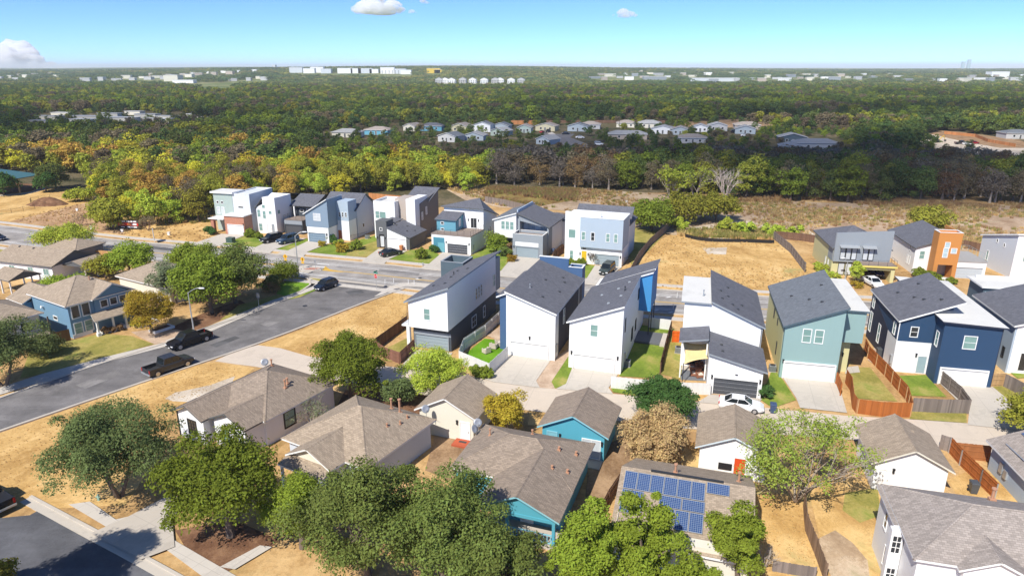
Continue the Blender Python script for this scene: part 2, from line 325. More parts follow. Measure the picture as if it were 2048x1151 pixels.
# alley and its apron
sheet('alley', [(430, 722), (470, 702), (516, 690), (560, 696), (616, 712), (700, 724), (860, 742), (985, 758), (1080, 775), (1222, 787), (1381, 802), (1540, 816), (1690, 831), (1817, 838), (1932, 846), (2048, 860), (2300, 885), (2300, 945), (2048, 917), (1984, 909), (1880, 894), (1640, 874), (1375, 857), (1240, 842), (1060, 821), (940, 805), (700, 765), (560, 742), (510, 733), (470, 728)], .04, ALLEY, 14)
# street at the lower left with its gutter
sheet('street', [(-400, 1010), (0, 1036), (60, 1030), (74, 1022), (120, 1048), (200, 1092), (271, 1128), (330, 1160), (430, 1230), (430, 1500), (-400, 1500)], .05, ASPHD)
LK = dens([(40, 1004), (74, 1022), (120, 1048), (200, 1092), (271, 1128), (330, 1160), (420, 1215)])
band('kerb', LK, 0, .75, .075, KERB, .08); band('kerb', LK, .75, 1.0, .17, KERB, .17)
sheet('driveway', [(182, 1069), (256, 1036), (320, 1002), (345, 990), (372, 1006), (345, 1040), (350, 1096), (282, 1122), (230, 1095)], .185, CONC, 30)
sheet('pavement', [(138, 1010), (180, 1004), (232, 1040), (262, 1033), (350, 1082), (415, 1120), (520, 1180), (440, 1180), (335, 1102), (215, 1056)], .12, WALK, 30)
sheet('pavement', [(440, 1135), (520, 1092), (545, 1095), (470, 1140)], .125, WALK, 30)
# fields and bare ground
sheet('field', [(-200, 445), (0, 441), (150, 460), (250, 473), (330, 482), (420, 486), (440, 468), (425, 430), (350, 425), (230, 440), (190, 395), (150, 378), (60, 372), (-200, 392)], .03, DRYO)
sheet('field', [(1340, 470), (1545, 478), (1650, 545), (1640, 590), (1510, 592), (1302, 578), (1262, 575), (1250, 535), (1300, 490)], .03, DRYO)
sheet('field', [(880, 372), (1140, 375), (1250, 383), (1480, 398), (1640, 405), (2200, 412), (2200, 470), (1930, 500), (1640, 480), (1548, 476), (1345, 470), (1265, 450), (1220, 440), (1120, 420), (1000, 415), (930, 400)], .03, STRAW)
sheet('field', [(1480, 400), (1640, 407), (2300, 416), (2300, 480), (1980, 478), (1900, 462), (1640, 470), (1500, 440), (1460, 420)], .036, GRAVELF)
sheet('path', [(1380, 455), (1480, 440), (1620, 462), (1640, 478), (1560, 480), (1470, 470)], .042, PALE)
sheet('field', [(975, 376), (1160, 380), (1150, 400), (1080, 412), (1010, 408), (965, 395)], .04, groundmat('rust_grass', ((.17, .10, .04), (.26, .165, .06), (.33, .26, .08)), .12, 1.5, .5))
sheet('ground_patch', [(1405, 496), (1454, 495), (1452, 509), (1415, 508)], .05, PALE)
sheet('ground_patch', [(1410, 472), (1440, 460), (1470, 468), (1460, 480), (1425, 482)], .046, PALE)
sheet('field', [(516, 691), (600, 660), (700, 622), (780, 588), (815, 580), (812, 640), (812, 668), (700, 712), (617, 712)], .03, DRYO, 20)
sheet('field', [(0, 866), (280, 768), (400, 728), (430, 724), (510, 736), (480, 760), (340, 830), (330, 900), (250, 1010), (74, 1018), (-60, 1005), (-200, 930)], .03, DRYO, 30)
sheet('ground_patch', [(330, 797), (350, 785), (420, 770), (470, 752), (460, 775), (400, 805), (345, 802)], .036, PALE)
sheet('ground_patch', [(20, 443), (80, 428), (150, 410), (200, 400), (215, 425), (232, 450), (250, 470), (150, 458)], .036, groundmat('orange_dirt', ((.34, .20, .11), (.46, .285, .155), (.55, .37, .21)), .2, 2.2, .4))
# lawns and drives of the far row
for px in ([(442, 488.6), (491, 471.6), (532, 474), (532, 485), (511, 495)], [(550, 499), (615, 477), (616, 483), (577, 501)], [(778, 518.6), (820, 500), (862, 498), (882, 512), (872, 522), (858, 528), (800, 521)],
           [(930, 520), (943, 511), (992, 482), (1022, 495), (1025, 512), (1003, 541), (960, 540), (912, 532)], [(1127, 520), (1190, 531), (1174, 556), (1140, 556), (1090, 545), (1092, 522)]): sheet('lawn', px, .045, LAWN, 20)
sheet('lawn', [(615, 504), (658, 488), (700, 485), (753, 470), (757, 480), (700, 500), (690, 512)], .045, LAWN, 20); sheet('lawn', [(690, 512), (700, 500), (757, 480), (757, 502), (735, 514)], .046, LAWND, 20)
sheet('lawn', [(1265, 455), (1335, 462), (1300, 500), (1262, 530), (1256, 500)], .045, LAWND, 20)
for px in ([(443, 468), (491, 471), (430, 494), (424, 497.5), (378, 493), (388, 487)], [(520, 474), (613, 477), (550, 499.5), (538, 508), (470, 501), (511, 495), (532, 485)], [(615, 483), (657, 487.5), (615, 504), (605, 516), (550, 509), (577, 501)],
           [(757, 498), (815, 502), (778, 519), (767, 529.5), (722, 525), (735, 514)], [(885, 505), (942, 511), (912, 532), (872, 542), (838, 538), (858, 528)], [(1026, 513), (1085, 518), (1062, 545), (1045, 558), (990, 553), (1003, 541)], [(1190, 531), (1244, 535), (1226, 548), (1195, 572), (1160, 568), (1174, 556)]): sheet('driveway', px, .11, CONCW, 20)
# yards of the near modern row
LT = [('lawn', [(765, 700), (822, 672), (828, 700), (800, 722), (770, 722)], LAWND), ('turf', [(969, 677), (1004, 681), (1016, 710), (980, 730), (920, 716)], TURF), ('gravel_strip', [(1098, 722), (1150, 690), (1138, 742), (1103, 765), (1112, 778), (1077, 775), (1070, 762)], GRAVEL),
      ('gravel_strip', [(974, 671), (1004, 650), (1010, 674), (996, 680)], GRAVEL), ('lawn', [(1137, 712), (1146, 744), (1132, 768), (1110, 777), (1103, 763)], LAWN), ('lawn', [(1238, 752), (1284, 650), (1342, 660), (1319, 746), (1300, 756)], LAWN),
      ('lawn', [(1222, 776), (1262, 778), (1320, 786), (1320, 796), (1250, 788), (1226, 784)], LAWN), ('lawn', [(1344, 656), (1364, 668), (1366, 760), (1322, 748)], LAWND), ('verge', [(1378, 788), (1422, 790), (1415, 803), (1380, 801)], DRYO), ('lawn', [(1522, 800), (1545, 735), (1566, 760), (1592, 800), (1545, 816)], LAWN),
      ('lawn', [(1694, 765), (1697, 745), (1712, 735), (1740, 735), (1795, 803), (1715, 797)], LAWND), ('lawn', [(1783, 752), (1851, 750), (1893, 794), (1813, 791)], LAWN), ('verge', [(1822, 821), (1933, 826), (1933, 846), (1819, 838)], LAWND), ('lawn', [(1973, 777), (2004, 768), (2060, 800), (2060, 838)], LAWND),
      ('gravel_strip', [(1735, 720), (1752, 690), (1788, 748), (1782, 752)], GRAVEL), ('lawn', [(2020, 745), (2060, 735), (2060, 755), (2035, 757)], LAWN)]
for i_, (n_, px, m_) in enumerate(LT): sheet(n_, px, .042 + .0024 * i_, m_, 16)
for px, m_ in (([(1016, 705), (1106, 714), (1072, 762), (1080, 776), (985, 764), (967, 757)], CONCW), ([(1144, 737), (1238, 746), (1217, 776), (1226, 788), (1112, 778), (1132, 768)], CONCW), ([(1420, 789), (1524, 798), (1510, 815), (1395, 805)], CONC), ([(1562, 750), (1674, 758), (1694, 826), (1600, 816), (1592, 796)], CONCW), ([(1872, 760), (1979, 769), (2062, 838), (2060, 864), (1935, 850), (1938, 824)], CONCW), ([(832, 700), (905, 706), (880, 745), (800, 735)], CONCW), ([(1692, 735), (1716, 732), (1720, 745), (1690, 748)], CONCW)): sheet('driveway', px, .09, m_, 16)
sheet('patio', [(1361, 759), (1416, 762), (1420, 730), (1366, 722)], .10, plain('dark_patio', (.16, .17, .185), .8, .1), 15, thick=.1)
sheet('patio', [(1362, 740), (1390, 742), (1390, 727), (1366, 724)], .11, CONCW, 15)
# left houses' yards
sheet('lawn', [(146, 680), (204, 667), (262, 672), (308, 688), (207, 716), (85, 748), (40, 757), (60, 700)], .046, LAWND, 32)
sheet('gravel_bed', [(262, 664), (330, 656), (385, 664), (345, 682), (308, 688), (275, 672)], .05, GRAVEL, 32)
sheet('lawn', [(561, 566), (592, 558), (623, 561), (631, 566), (629, 570), (571, 592), (553, 588)], .046, LUSH, 35); sheet('lawn', [(440, 640), (478, 610), (552, 590), (571, 593), (478, 632)], .045, LAWND, 35)
sheet('verge', [(600, 595), (630, 582), (634, 577), (575, 600)], .10, LAWN, 35); sheet('verge', [(612, 553), (650, 560), (646, 565), (625, 559)], .10, LAWND, 35)
sheet('ground_patch', [(330, 660), (420, 620), (480, 600), (500, 612), (420, 650), (345, 682)], .04, MULCH, 32)
sheet('lawn', [(-60, 540), (0, 497), (60, 488), (60, 500), (0, 530)], .04, LAWND)
# yards of the near bungalows
sheet('ground_patch', [(870, 870), (960, 885), (990, 905), (900, 960), (850, 940)], .03, DIRT, 20); sheet('ground_patch', [(1180, 900), (1260, 870), (1260, 960), (1180, 1040), (1170, 1000)], .03, DIRT, 20); sheet('ground_patch', [(1060, 822), (1090, 824), (1080, 850), (1055, 850)], .034, DRYO, 20)  # first sheet is an area of darker brown between the bungalows
sheet('ground_patch', [(690, 780), (870, 770), (860, 830), (700, 860), (670, 820)], .03, MULCH, 20)
sheet('yard', [(1505, 990), (1600, 985), (1650, 1160), (1520, 1160)], .03, DRYO, 17); sheet('yard', [(1612, 960), (1760, 955), (1770, 1160), (1660, 1160)], .032, DRYO, 15); sheet('lawn', [(1690, 985), (1755, 975), (1762, 1030), (1720, 1045), (1685, 1020)], .036, LAWND, 15); sheet('ground_patch', [(1630, 1080), (1670, 1060), (1705, 1085), (1735, 1120), (1740, 1160), (1665, 1160)], .040, STRAW, 15)
sheet('ground_patch', [(1370, 870), (1400, 868), (1400, 950), (1360, 940)], .034, DRYO, 15); sheet('yard', [(1895, 960), (1960, 930), (2060, 1010), (2060, 1040), (1920, 1000)], .032, DRYO, 12)
sheet('ground_patch', [(350, 1060), (470, 1040), (560, 1080), (520, 1110), (440, 1150), (380, 1110)], .04, MULCH, 20)
# crossing, island and stop bar at the junction
isl = [(583, 536), (612, 531), (640, 535), (643, 542), (618, 546), (590, 543)]
sheet('traffic_island', isl, .18, CONCW, thick=.14)
for k in range(3):
    a = 608 + k * 5; sheet('paving_strip', [(a, 538 - k * 1.2 + 1), (a + 22, 537.5 - k * 1.2 + 2.6), (a + 22, 538.7 - k * 1.2 + 2.6), (a, 539.2 - k * 1.2 + 1)], .187, plain('red_tactile_paving', (.42, .16, .11)))
for a, b, c_, d_ in ((635, 527, 659, 529), (627, 531.5, 650, 533.5), (592, 544, 617, 547), (585, 548, 607, 550.5)): sheet('crossing_stripe', [(a, b), (c_, d_), (c_ - .5, d_ + 1.4), (a - .5, b + 1.4)], .062, PAINTW)
sheet('island_marking', [(650, 532), (660, 539), (690, 545), (663, 543), (645, 541)], .06, PAINTY)
for a in range(6): sheet('median_marking', [(540 - a * 22, 527 - a * 2.2), (548 - a * 22, 528 - a * 2.2), (556 - a * 22, 532.5 - a * 2.2), (548 - a * 22, 531.5 - a * 2.2)], .06, PAINTY)
for a, v in ((1304, 592), (1330, 595), (1305, 621), (1335, 625), (830, 558)): sheet('bike_lane_arrow', [(a, v), (a + 9, v - 1.8), (a + 14, v - 1.4), (a + 5, v + .6)], .06, PAINTW)
# worn patches and covers on the carriageways
PATD = asphalt('fresh_patch_asphalt', (.10, .098, .098)); PATL = asphalt('old_patch_asphalt', (.20, .188, .178))
for i_, (px, m_) in enumerate((([(690, 583), (722, 580), (730, 586), (700, 590)], PATD), ([(520, 648), (560, 634), (575, 638), (535, 654)], PATL), ([(150, 770), (230, 742), (245, 748), (170, 778)], PATL), ([(420, 690), (470, 672), (480, 676), (432, 695)], PATD), ([(930, 553), (990, 560), (985, 566), (930, 559)], PATD), ([(760, 538), (840, 547), (836, 552), (756, 543)], PATL), ([(300, 492), (380, 501), (376, 506), (298, 497)], PATD))): sheet('road_patch', px, .0575 + .0008 * i_, m_)
for px in ((610, 612), (840, 556), (450, 512), (300, 735)):
    o = MB().tube((0, 0, 0), (0, 0, .012), .38, .38, 16).build('manhole_cover', DARKM); o.location = (*g(*px)[:2], .066); tag(o, 'round dark manhole cover set in the carriageway', 'manhole cover', 'manhole covers')
# ------------------------------------------------------------------ house kit (local x along the front, y into the depth, z up)
def W(P, x0, x1, y0, y1, z0, z1, mat, name='wall'):
    zt = (z1,) * 4 if isinstance(z1, (int, float)) else z1
    mb = MB().hexa([(x0, y0, z0), (x1, y0, z0), (x1, y1, z0), (x0, y1, z0)], [(x0, y0, zt[0]), (x1, y0, zt[1]), (x1, y1, zt[2]), (x0, y1, zt[3])])
    return mb.build(name, mat, P)
def R(P, x0, x1, y0, y1, zl, zr, mat, o=.35, t=.2, fas=TRIM, zb=None, name='roof'):
    """plane roof: zl / zr heights of the front left and right wall corners, zb height at the back left"""
    sx = (zr - zl) / (x1 - x0); sy = ((zb if zb is not None else zl) - zl) / (y1 - y0)
    l, r, f, b = (o,) * 4 if isinstance(o, (int, float)) else o
    P4 = [(x0 - l, y0 - f), (x1 + r, y0 - f), (x1 + r, y1 + b), (x0 - l, y1 + b)]
    pts = [(x, y, zl + (x - x0) * sx + (y - y0) * sy + t) for x, y in P4]
    rf = MB().slab(pts, t - .01).build(name, [mat, fas], P)
    return rf, (lambda x, y: zl + (x - x0) * sx + (y - y0) * sy + t)
def fbox(mb, face, pl, a0, a1, z0, z1, d0, d1, mi=0):
    if face == 'F': mb.box(a0, a1, pl - d1, pl - d0, z0, z1, mi)
    elif face == 'B': mb.box(a0, a1, pl + d0, pl + d1, z0, z1, mi)
    elif face == 'R': mb.box(pl + d0, pl + d1, a0, a1, z0, z1, mi)
    else: mb.box(pl - d1, pl - d0, a0, a1, z0, z1, mi)
def win(P, face, pl, a, z, w, h, gl=None, cols=1, rows=2, fr=TRIM, fw=.09):
    gl = gl or GLT; mb = MB(); a0, a1, z0, z1 = a - w / 2, a + w / 2, z - h / 2, z + h / 2
    fbox(mb, face, pl, a0 - fw, a0, z0 - fw, z1 + fw, -.03, .06); fbox(mb, face, pl, a1, a1 + fw, z0 - fw, z1 + fw, -.03, .06)
    fbox(mb, face, pl, a0, a1, z1, z1 + fw, -.03, .06); fbox(mb, face, pl, a0, a1, z0 - fw, z0, -.03, .075)
    wd = mb.build('window', fr, P)
    for c in range(cols):
        for r in range(rows):
            p = MB(); b0 = a0 + (a1 - a0) * c / cols; b1 = a0 + (a1 - a0) * (c + 1) / cols; y0 = z0 + (z1 - z0) * r / rows; y1 = z0 + (z1 - z0) * (r + 1) / rows
            e = .022; fbox(p, face, pl, b0 + e, b1 - e, y0 + e, y1 - e, -.02, .012 + .006 * (r % 2)); p.build('pane', gl, wd)
    for c in range(1, cols): m = MB(); b0 = a0 + (a1 - a0) * c / cols; fbox(m, face, pl, b0 - e, b0 + e, z0, z1, -.03, .04); m.build('glazing_bar', fr, wd)
    for r in range(1, rows): m = MB(); y0 = z0 + (z1 - z0) * r / rows; fbox(m, face, pl, a0, a1, y0 - e, y0 + e, -.03, .045); m.build('glazing_bar', fr, wd)
    return wd
def gar(P, face, pl, a, w_, h, mat, fr=TRIM, sections=4, z0=.03, fw=.12):
    mb = MB(); a0, a1 = a - w_ / 2, a + w_ / 2
    fbox(mb, face, pl, a0 - fw, a0, z0, z0 + h + fw, -.02, .15); fbox(mb, face, pl, a1, a1 + fw, z0, z0 + h + fw, -.02, .15); fbox(mb, face, pl, a0, a1, z0 + h, z0 + h + fw, -.02, .17)
    d = mb.build('garage_door', fr, P)
    for i in range(sections):
        p = MB(); fbox(p, face, pl, a0, a1, z0 + h * i / sections + .016, z0 + h * (i + 1) / sections - .016, -.05, .02)
        p.build('panel', mat, d)
    return d
def door(P, face, pl, a, w_, h, mat, fr=TRIM, z0=.1):
    mb = MB(); a0, a1 = a - w_ / 2, a + w_ / 2; fw = .09
    fbox(mb, face, pl, a0 - fw, a0, z0, z0 + h + fw, -.02, .06); fbox(mb, face, pl, a1, a1 + fw, z0, z0 + h + fw, -.02, .06); fbox(mb, face, pl, a0, a1, z0 + h, z0 + h + fw, -.02, .06)
    fo = mb.build('door_frame', fr, P); p = MB(); fbox(p, face, pl, a0, a1, z0, z0 + h, -.03, .02); d = p.build('door', mat, P)
    p = MB(); fbox(p, face, pl, a1 - .14, a1 - .08, z0 + .9, z0 + 1.1, .02, .07); p.build('handle', GALV, d); return d
def lite(P, face, pl, a, z):
    mb = MB(); fbox(mb, face, pl, a - .08, a + .08, z - .2, z + .2, 0, .14); fbox(mb, face, pl, a - .11, a + .11, z + .2, z + .25, 0, .17); return mb.build('wall_lamp', BLACK, P)
def vent(P, x, y, z, h=.4, mat=DARKM, r=.06):
    mb = MB().tube((x, y, z - .25), (x, y, z + h), r, r, 8); mb.tube((x, y, z + h), (x, y, z + h + .1), r * 1.7, r * 1.7, 8); mb.box(x - r * 2, x + r * 2, y - r * 2, y + r * 2, z - .2, z + .04); return mb.build('vent_pipe', mat, P)
def boxvent(P, x, y, z, mat=DARKM):
    return MB().hexa([(x - .22, y - .2, z - .2), (x + .22, y - .2, z - .2), (x + .22, y + .2, z - .2), (x - .22, y + .2, z - .2)], [(x - .15, y - .12, z + .12), (x + .15, y - .12, z + .12), (x + .15, y + .12, z + .12), (x - .15, y + .12, z + .12)]).build('roof_vent', mat, P)
def gutter(P, x, y, z0, z1, mat=TRIM):
    return MB().box(x - .05, x + .05, y - .05, y + .05, z0, z1).build('downpipe', mat, P)
def parapet(P, x0, x1, y0, y1, z0, z1, mat, t=.2, cap=TRIM, roof=None):
    mb = MB(); mb.box(x0, x1, y0, y0 + t, z0, z1); mb.box(x0, x1, y1 - t, y1, z0, z1); mb.box(x0, x0 + t, y0 + t, y1 - t, z0, z1); mb.box(x1 - t, x1, y0 + t, y1 - t, z0, z1)
    o = mb.build('parapet', mat, P); c = MB(); e = .04
    c.box(x0 - e, x1 + e, y0 - e, y0 + t + e, z1, z1 + .06); c.box(x0 - e, x1 + e, y1 - t - e, y1 + e, z1, z1 + .06); c.box(x0 - e, x0 + t + e, y0 + t + e, y1 - t - e, z1, z1 + .06); c.box(x1 - t - e, x1 + e, y0 + t + e, y1 - t - e, z1, z1 + .06)
    c.build('coping', cap, o)
    if roof: MB().box(x0 + t, x1 - t, y0 + t, y1 - t, z0 - .02, z0 + .05).build('flat_roof', roof, P)
    return o
def rail(P, pts, z, h=1.0, mat=DARKM, posts=1.4):
    mb = MB(); mb2 = None
    for a, b in zip(pts, pts[1:]):
        a, b = Vector((*a, 0)), Vector((*b, 0)); L = (b - a).length; n = max(1, round(L / posts))
        for i in range(n + 1): q = a.lerp(b, i / n); mb.tube((q.x, q.y, z), (q.x, q.y, z + h), .025, .025, 4)
        for k in (1.0, .1, .4, .7): mb.tube((a.x, a.y, z + h * k), (b.x, b.y, z + h * k), .02 if k == 1 else .009, None, 4)
    return mb.build('railing', mat, P)
HG = 'modern houses along the main road'
def house(label, apx, az, group=None, cat='house', name='house', z=0): return thing(name, label, cat, (*g(*apx)[:2], z), az, group)
# ---- H1 white house with charcoal lower storey
P = house('white two-storey house with charcoal lower storey and steep dark roof beside the dry corner lot', (903, 703), 19)
W(P, -5.5, 0, 0, 17, -.3, 3.2, CHAR); W(P, -5.62, .02, -.9, 17.02, 3.2, (6.75, 9.0, 9.0, 6.75), WHITE)
rf, zf = R(P, -5.62, .02, -.9, 17, 6.75, 9.0, SHG, (.5, .3, .35, 1.8), .22, MGREY)
MB().box(-.9, .02, 17.02, 19, 3.2, 8.3).build('wall', MGREY, P); W(P, -4.5, -.9, 17.02, 18.6, 0, 6.6, MGREY)
gar(P, 'F', 0, -2.8, 4.75, 1.95, GDG, MGREY); W(P, -5.5, 0, -.05, -.003, 2.05, 2.5, MGREY, 'garage_lintel')
win(P, 'F', -.9, -2.95, 5.25, .8, 1.5); win(P, 'R', .02, 8.0, 1.5, 1.5, 1.5, GLD, 2, 2); win(P, 'R', .02, 12, 1.6, .7, 1.6, GLD)
for k in range(3): win(P, 'R', .03, 9.0 + k * .95, 5.3, .5, 1.6, GLD, 1, 3)
win(P, 'R', .03, 16.2, 5.2, .8, 1.8, GLT)
MB().box(-6.1, -5.65, -.85, -.4, 0, 3.2).build('post', TRIM, P); MB().box(-6.75, -5.64, -.9, 2.5, 3.2, 3.42).build('balcony_floor', TRIM, P); rail(P, [(-5.7, -.85), (-6.7, -.85), (-6.7, 2.45)], 3.42)
parapet(P, -8.3, -4.6, 15.2, 19.2, 6.3, 7.7, DTEAL, .2, MGREY, MEMB); W(P, -8.3, -4.6, 15.2, 19.2, 0, 6.28, DTEAL)
for x, y in ((-4.2, 4), (-2.9, 7), (-1.6, 10), (-3.6, 11), (-2, 3)): boxvent(P, x, y, zf(x, y))
vent(P, -3.2, 8.6, zf(-3.2, 8.6), .35)
# ---- H2 white house with dark roof and navy side
P = house('white two-storey house with navy side wall and white garage, beside the turf yard', (1108, 721.5), 18.5)
W(P, -6.5, 0, 0, 2.0, -.3, (8.6, 6.4, 6.4, 8.6), WHITE); W(P, -6.5, -.05, 2.003, 15.6, -.3, (8.6, 6.4, 6.4, 8.6), NAVYD)
rf, zf = R(P, -6.5, 0, 0, 15.6, 8.6, 6.4, SHG, (.15, .3, .3, .35), .22, TRIM)
W(P, -7.9, -6.503, 1.5, 13, 0, (7.5, 8.1, 8.1, 7.5), NAVYM); R(P, -7.9, -6.505, 1.5, 13, 7.5, 8.12, SHG, (.4, -.02, .35, .3), .2, TRIM)
gar(P, 'F', 0, -3.35, 5.0, 2.0, GDW); lite(P, 'F', 0, -3.3, 2.75); win(P, 'R', -.05, 4.9, 4.5, .75, 1.9, GLT); gutter(P, .06, -.06, 0, 6.4); gutter(P, .04, 13.2, 0, 6.4)
W(P, -6.6, -2.2, 15.65, 16.0, 0, 9.35, NAVYM); W(P, -2.2, -.1, 15.65, 17.6, 0, 7.7, NAVYM); MB().box(-6.7, -2.1, 15.62, 16.05, 9.35, 9.42).build('coping', TRIM, P); parapet(P, -2.2, -.1, 15.7, 17.6, 7.7, 8.1, NAVYM, .18)
for x, y in ((-2.5, 3), (-1.3, 7), (-1.6, 11), (-3.8, 9), (-2.2, 12.5)): boxvent(P, x, y, zf(x, y))
vent(P, -4.6, 4.2, zf(-4.6, 4.2), .45, GALV); MB().box(.02, .16, .8, 1.3, .9, 2.0).build('meter_box', GALV, P); MB().tube((.1, 1.05, .9), (.1, 1.05, .1), .03).build('conduit', GALV, P)
# ---- H3 white house with bright blue box
P = house('tall white house with one dark single-slope roof and a bright blue projecting side bay', (1241, 748.5), 18.5)
W(P, -6.6, 0, 0, 19.0, -.3, (6.15, 8.75, 8.75, 6.15), WHITE)
rf, zf = R(P, -6.6, 0, 0, 14.5, 6.15, 8.75, SHG, (.35, .12, .35, 0), .22, TRIM); rf2, _ = R(P, -6.0, 1.7, 14.55, 19.6, 6.4, 9.45, SHG, (0, .15, 0, .3), .22, TRIM)
W(P, .003, 1.65, 13.2, 19.4, 3.9, (8.75, 9.4, 9.4, 8.75), BRBLUE, 'side_bay'); R(P, .003, 1.65, 13.2, 14.5, 8.76, 9.4, SHG, (0, .12, .25, 0), .2, TRIM)
gar(P, 'F', 0, -3.4, 5.05, 1.95, GDW); lite(P, 'F', 0, -6.25, 2.1); lite(P, 'F', 0, -.45, 2.1); win(P, 'F', 0, -3.5, 5.35, .85, 1.5)
win(P, 'R', 0, 1.7, 5.9, .45, 1.7, GLD, 1, 1, DARKM, .05); win(P, 'R', 0, 8, 2.4, 1.1, 1.7, GLD, 2, 1, DARKM, .05); win(P, 'R', 0, 11, 2.6, .9, 1.5, GLD, 1, 1, DARKM, .05); win(P, 'R', 0, 12.3, 6.6, .9, 1.4, GLD, 1, 1, DARKM, .05)
for x, y in ((-1.2, 5), (-2.4, 3), (-2.2, 9), (-1.1, 11), (-4.2, 8)): boxvent(P, x, y, zf(x, y), MGREY)
vent(P, -1.1, 7.2, zf(-1.1, 7.2), .5); MB().box(.01, .15, 2.2, 2.7, .8, 1.9).build('meter_box', GALV, P)
for k in range(3): MB().tube((1.5, 13.4 + k * 2.8, 0), (1.5, 13.4 + k * 2.8, 3.9), .07).build('post', DARKM, P)
# ---- H4 stepped white house with shade sail
P = house('white stepped house with charcoal garage door, low dark roofs and a sand coloured shade sail', (1520.5, 797), 15)
W(P, -6.0, 0, 0, 7.0, -.3, (4.85, 3.35, 3.35, 4.85), WHITE); R(P, -6.0, 0, 0, 6.98, 4.85, 3.35, SHG, (.08, .45, .35, 0), .2, MGREY)
W(P, -6.0, 0, 7.0, 20.5, -.3, (8.75, 6.15, 6.15, 8.75), WHITE); rf, zf = R(P, -6.0, 0, 7.0, 20.5, 8.75, 6.15, SHG, (.05, .45, .35, .4), .22, MGREY)
W(P, -9.2, -6.003, 7.0, 17.5, -.3, 8.5, WHITE); R(P, -9.2, -6.06, 7.0, 17.5, 8.5, 8.5, MEMB, (.4, 0, .3, .3), .2, MGREY, name='flat_roof'); vent(P, -7.0, 9.5, 8.7, .7, MGREY)
R(P, -9.2, -6.06, 3.3, 6.95, 4.75, 5.3, SHG, (.3, 0, .2, 0), .18, MGREY, 5.0, 'porch_roof'); W(P, -9.0, -6.02, 6.6, 6.98, 3.2, (4.75, 5.2, 5.2, 4.75), WHITE)
for x in (-9.1, -6.2): MB().box(x - .08, x + .08, 3.3, 3.46, 0, 4.7).build('post', TRIM, P)
gar(P, 'F', 0, -2.85, 4.8, 2.05, GDD, TRIM); lite(P, 'F', 0, -5.5, 2.1); lite(P, 'F', 0, -.25, 2.1); MB().box(-3.0, -2.7, -.12, 0, 2.65, 2.72).build('house_number_plate', BLACK, P); gutter(P, .1, 6.9, 0, 6.0, MGREY)
for x, y in ((-4.8, 13), (-3.9, 12), (-4.7, 10), (-3.4, 9.5), (-2.8, 8.6), (-2.2, 11), (-3.8, 16)): boxvent(P, x, y, zf(x, y))
for x, y in ((-4.6, 3.6), (-4.5, 1.7)): boxvent(P, x, y, 4.85 - .25 * (x + 6) + .2)
win(P, 'L', -6.0, 5, 1.6, .01, .01) if False else None
win(P, 'F', 7.0, -7.6, 1.5, 1.8, 2.2, GLD, 2, 1, DARKM); sl = MB()
NX = 8; corners = [(-9.0, 5.9, 3.75), (-6.05, 5.9, 3.75), (-6.05, 2.4, 3.3), (-8.7, 1.6, 2.6)]
grid = []
for j in range(NX + 1):
    for i in range(NX + 1):
        s_, t_ = i / NX, j / NX; s2 = .5 + (s_ - .5) * (1 - .14 * math.sin(math.pi * t_)); t2 = .5 + (t_ - .5) * (1 - .14 * math.sin(math.pi * s_))
        a = Vector(corners[0]).lerp(Vector(corners[1]), s2); b = Vector(corners[3]).lerp(Vector(corners[2]), s2); p = a.lerp(b, t2); p.z -= .25 * math.sin(math.pi * s_) * math.sin(math.pi * t_); grid.append(p)
top = [(p.x, p.y, p.z) for p in grid]; n1 = NX + 1
sl.add(top, [(j * n1 + i, j * n1 + i + 1, (j + 1) * n1 + i + 1, (j + 1) * n1 + i)[::-1] for j in range(NX) for i in range(NX)]); so_ = sl.build('shade_sail', SAIL, P, True); md = so_.modifiers.new('thick', 'SOLIDIFY'); md.thickness = .015
MB().tube((-8.75, 1.55, 0), (-8.75, 1.55, 2.75), .05).build('sail_post', DARKM, P)
# ---- H5 sage green house
P = house('sage green house with pale yellow side wall, white garage door and wide dark roof', (1670.6, 765), 13.5)
W(P, -6.4, 0, 0, 15.5, -.3, (6.7, 9.3, 9.3, 6.7), GREENS); W(P, -6.43, -6.403, .8, 15.5, -.3, (6.6, 6.6, 6.6, 6.6), YELS, 'side_cladding')
rf, zf = R(P, -6.4, 0, 0, 15.5, 6.7, 9.3, SHGB, (.3, .3, .35, .4), .22, DTEAL)
W(P, .003, 2.9, 2.6, 15.5, 4.3, 8.3, GREENS); R(P, .31, 2.9, 2.6, 15.5, 8.3, 8.3, MEMB, (0, .3, .3, .3), .2, DTEAL, name='flat_roof'); W(P, .003, 1.9, 3.6, 15.3, 0, 4.3, YELS)
gar(P, 'F', 0, -3.15, 5.6, 2.1, GDW, TRIM, fw=.16); win(P, 'F', 0, -3.9, 5.7, .85, 1.6, GLT); win(P, 'F', 0, -2.55, 5.7, .85, 1.6, GLT); lite(P, 'F', 0, -6.15, 2.2); lite(P, 'F', 3.6, 1.2, 2.3)
for a, z, w_, h in ((4.2, 2.2, .35, 1.6), (5.6, 5.2, .3, .8), (9, 5.2, .5, 1.2)): win(P, 'L', -6.43, a, z, w_, h, GLD, 1, 1, DARKM, .05)
for x, y in ((-3, 6), (-1.9, 4), (-1.0, 10), (-4.6, 9)): boxvent(P, x, y, zf(x, y))
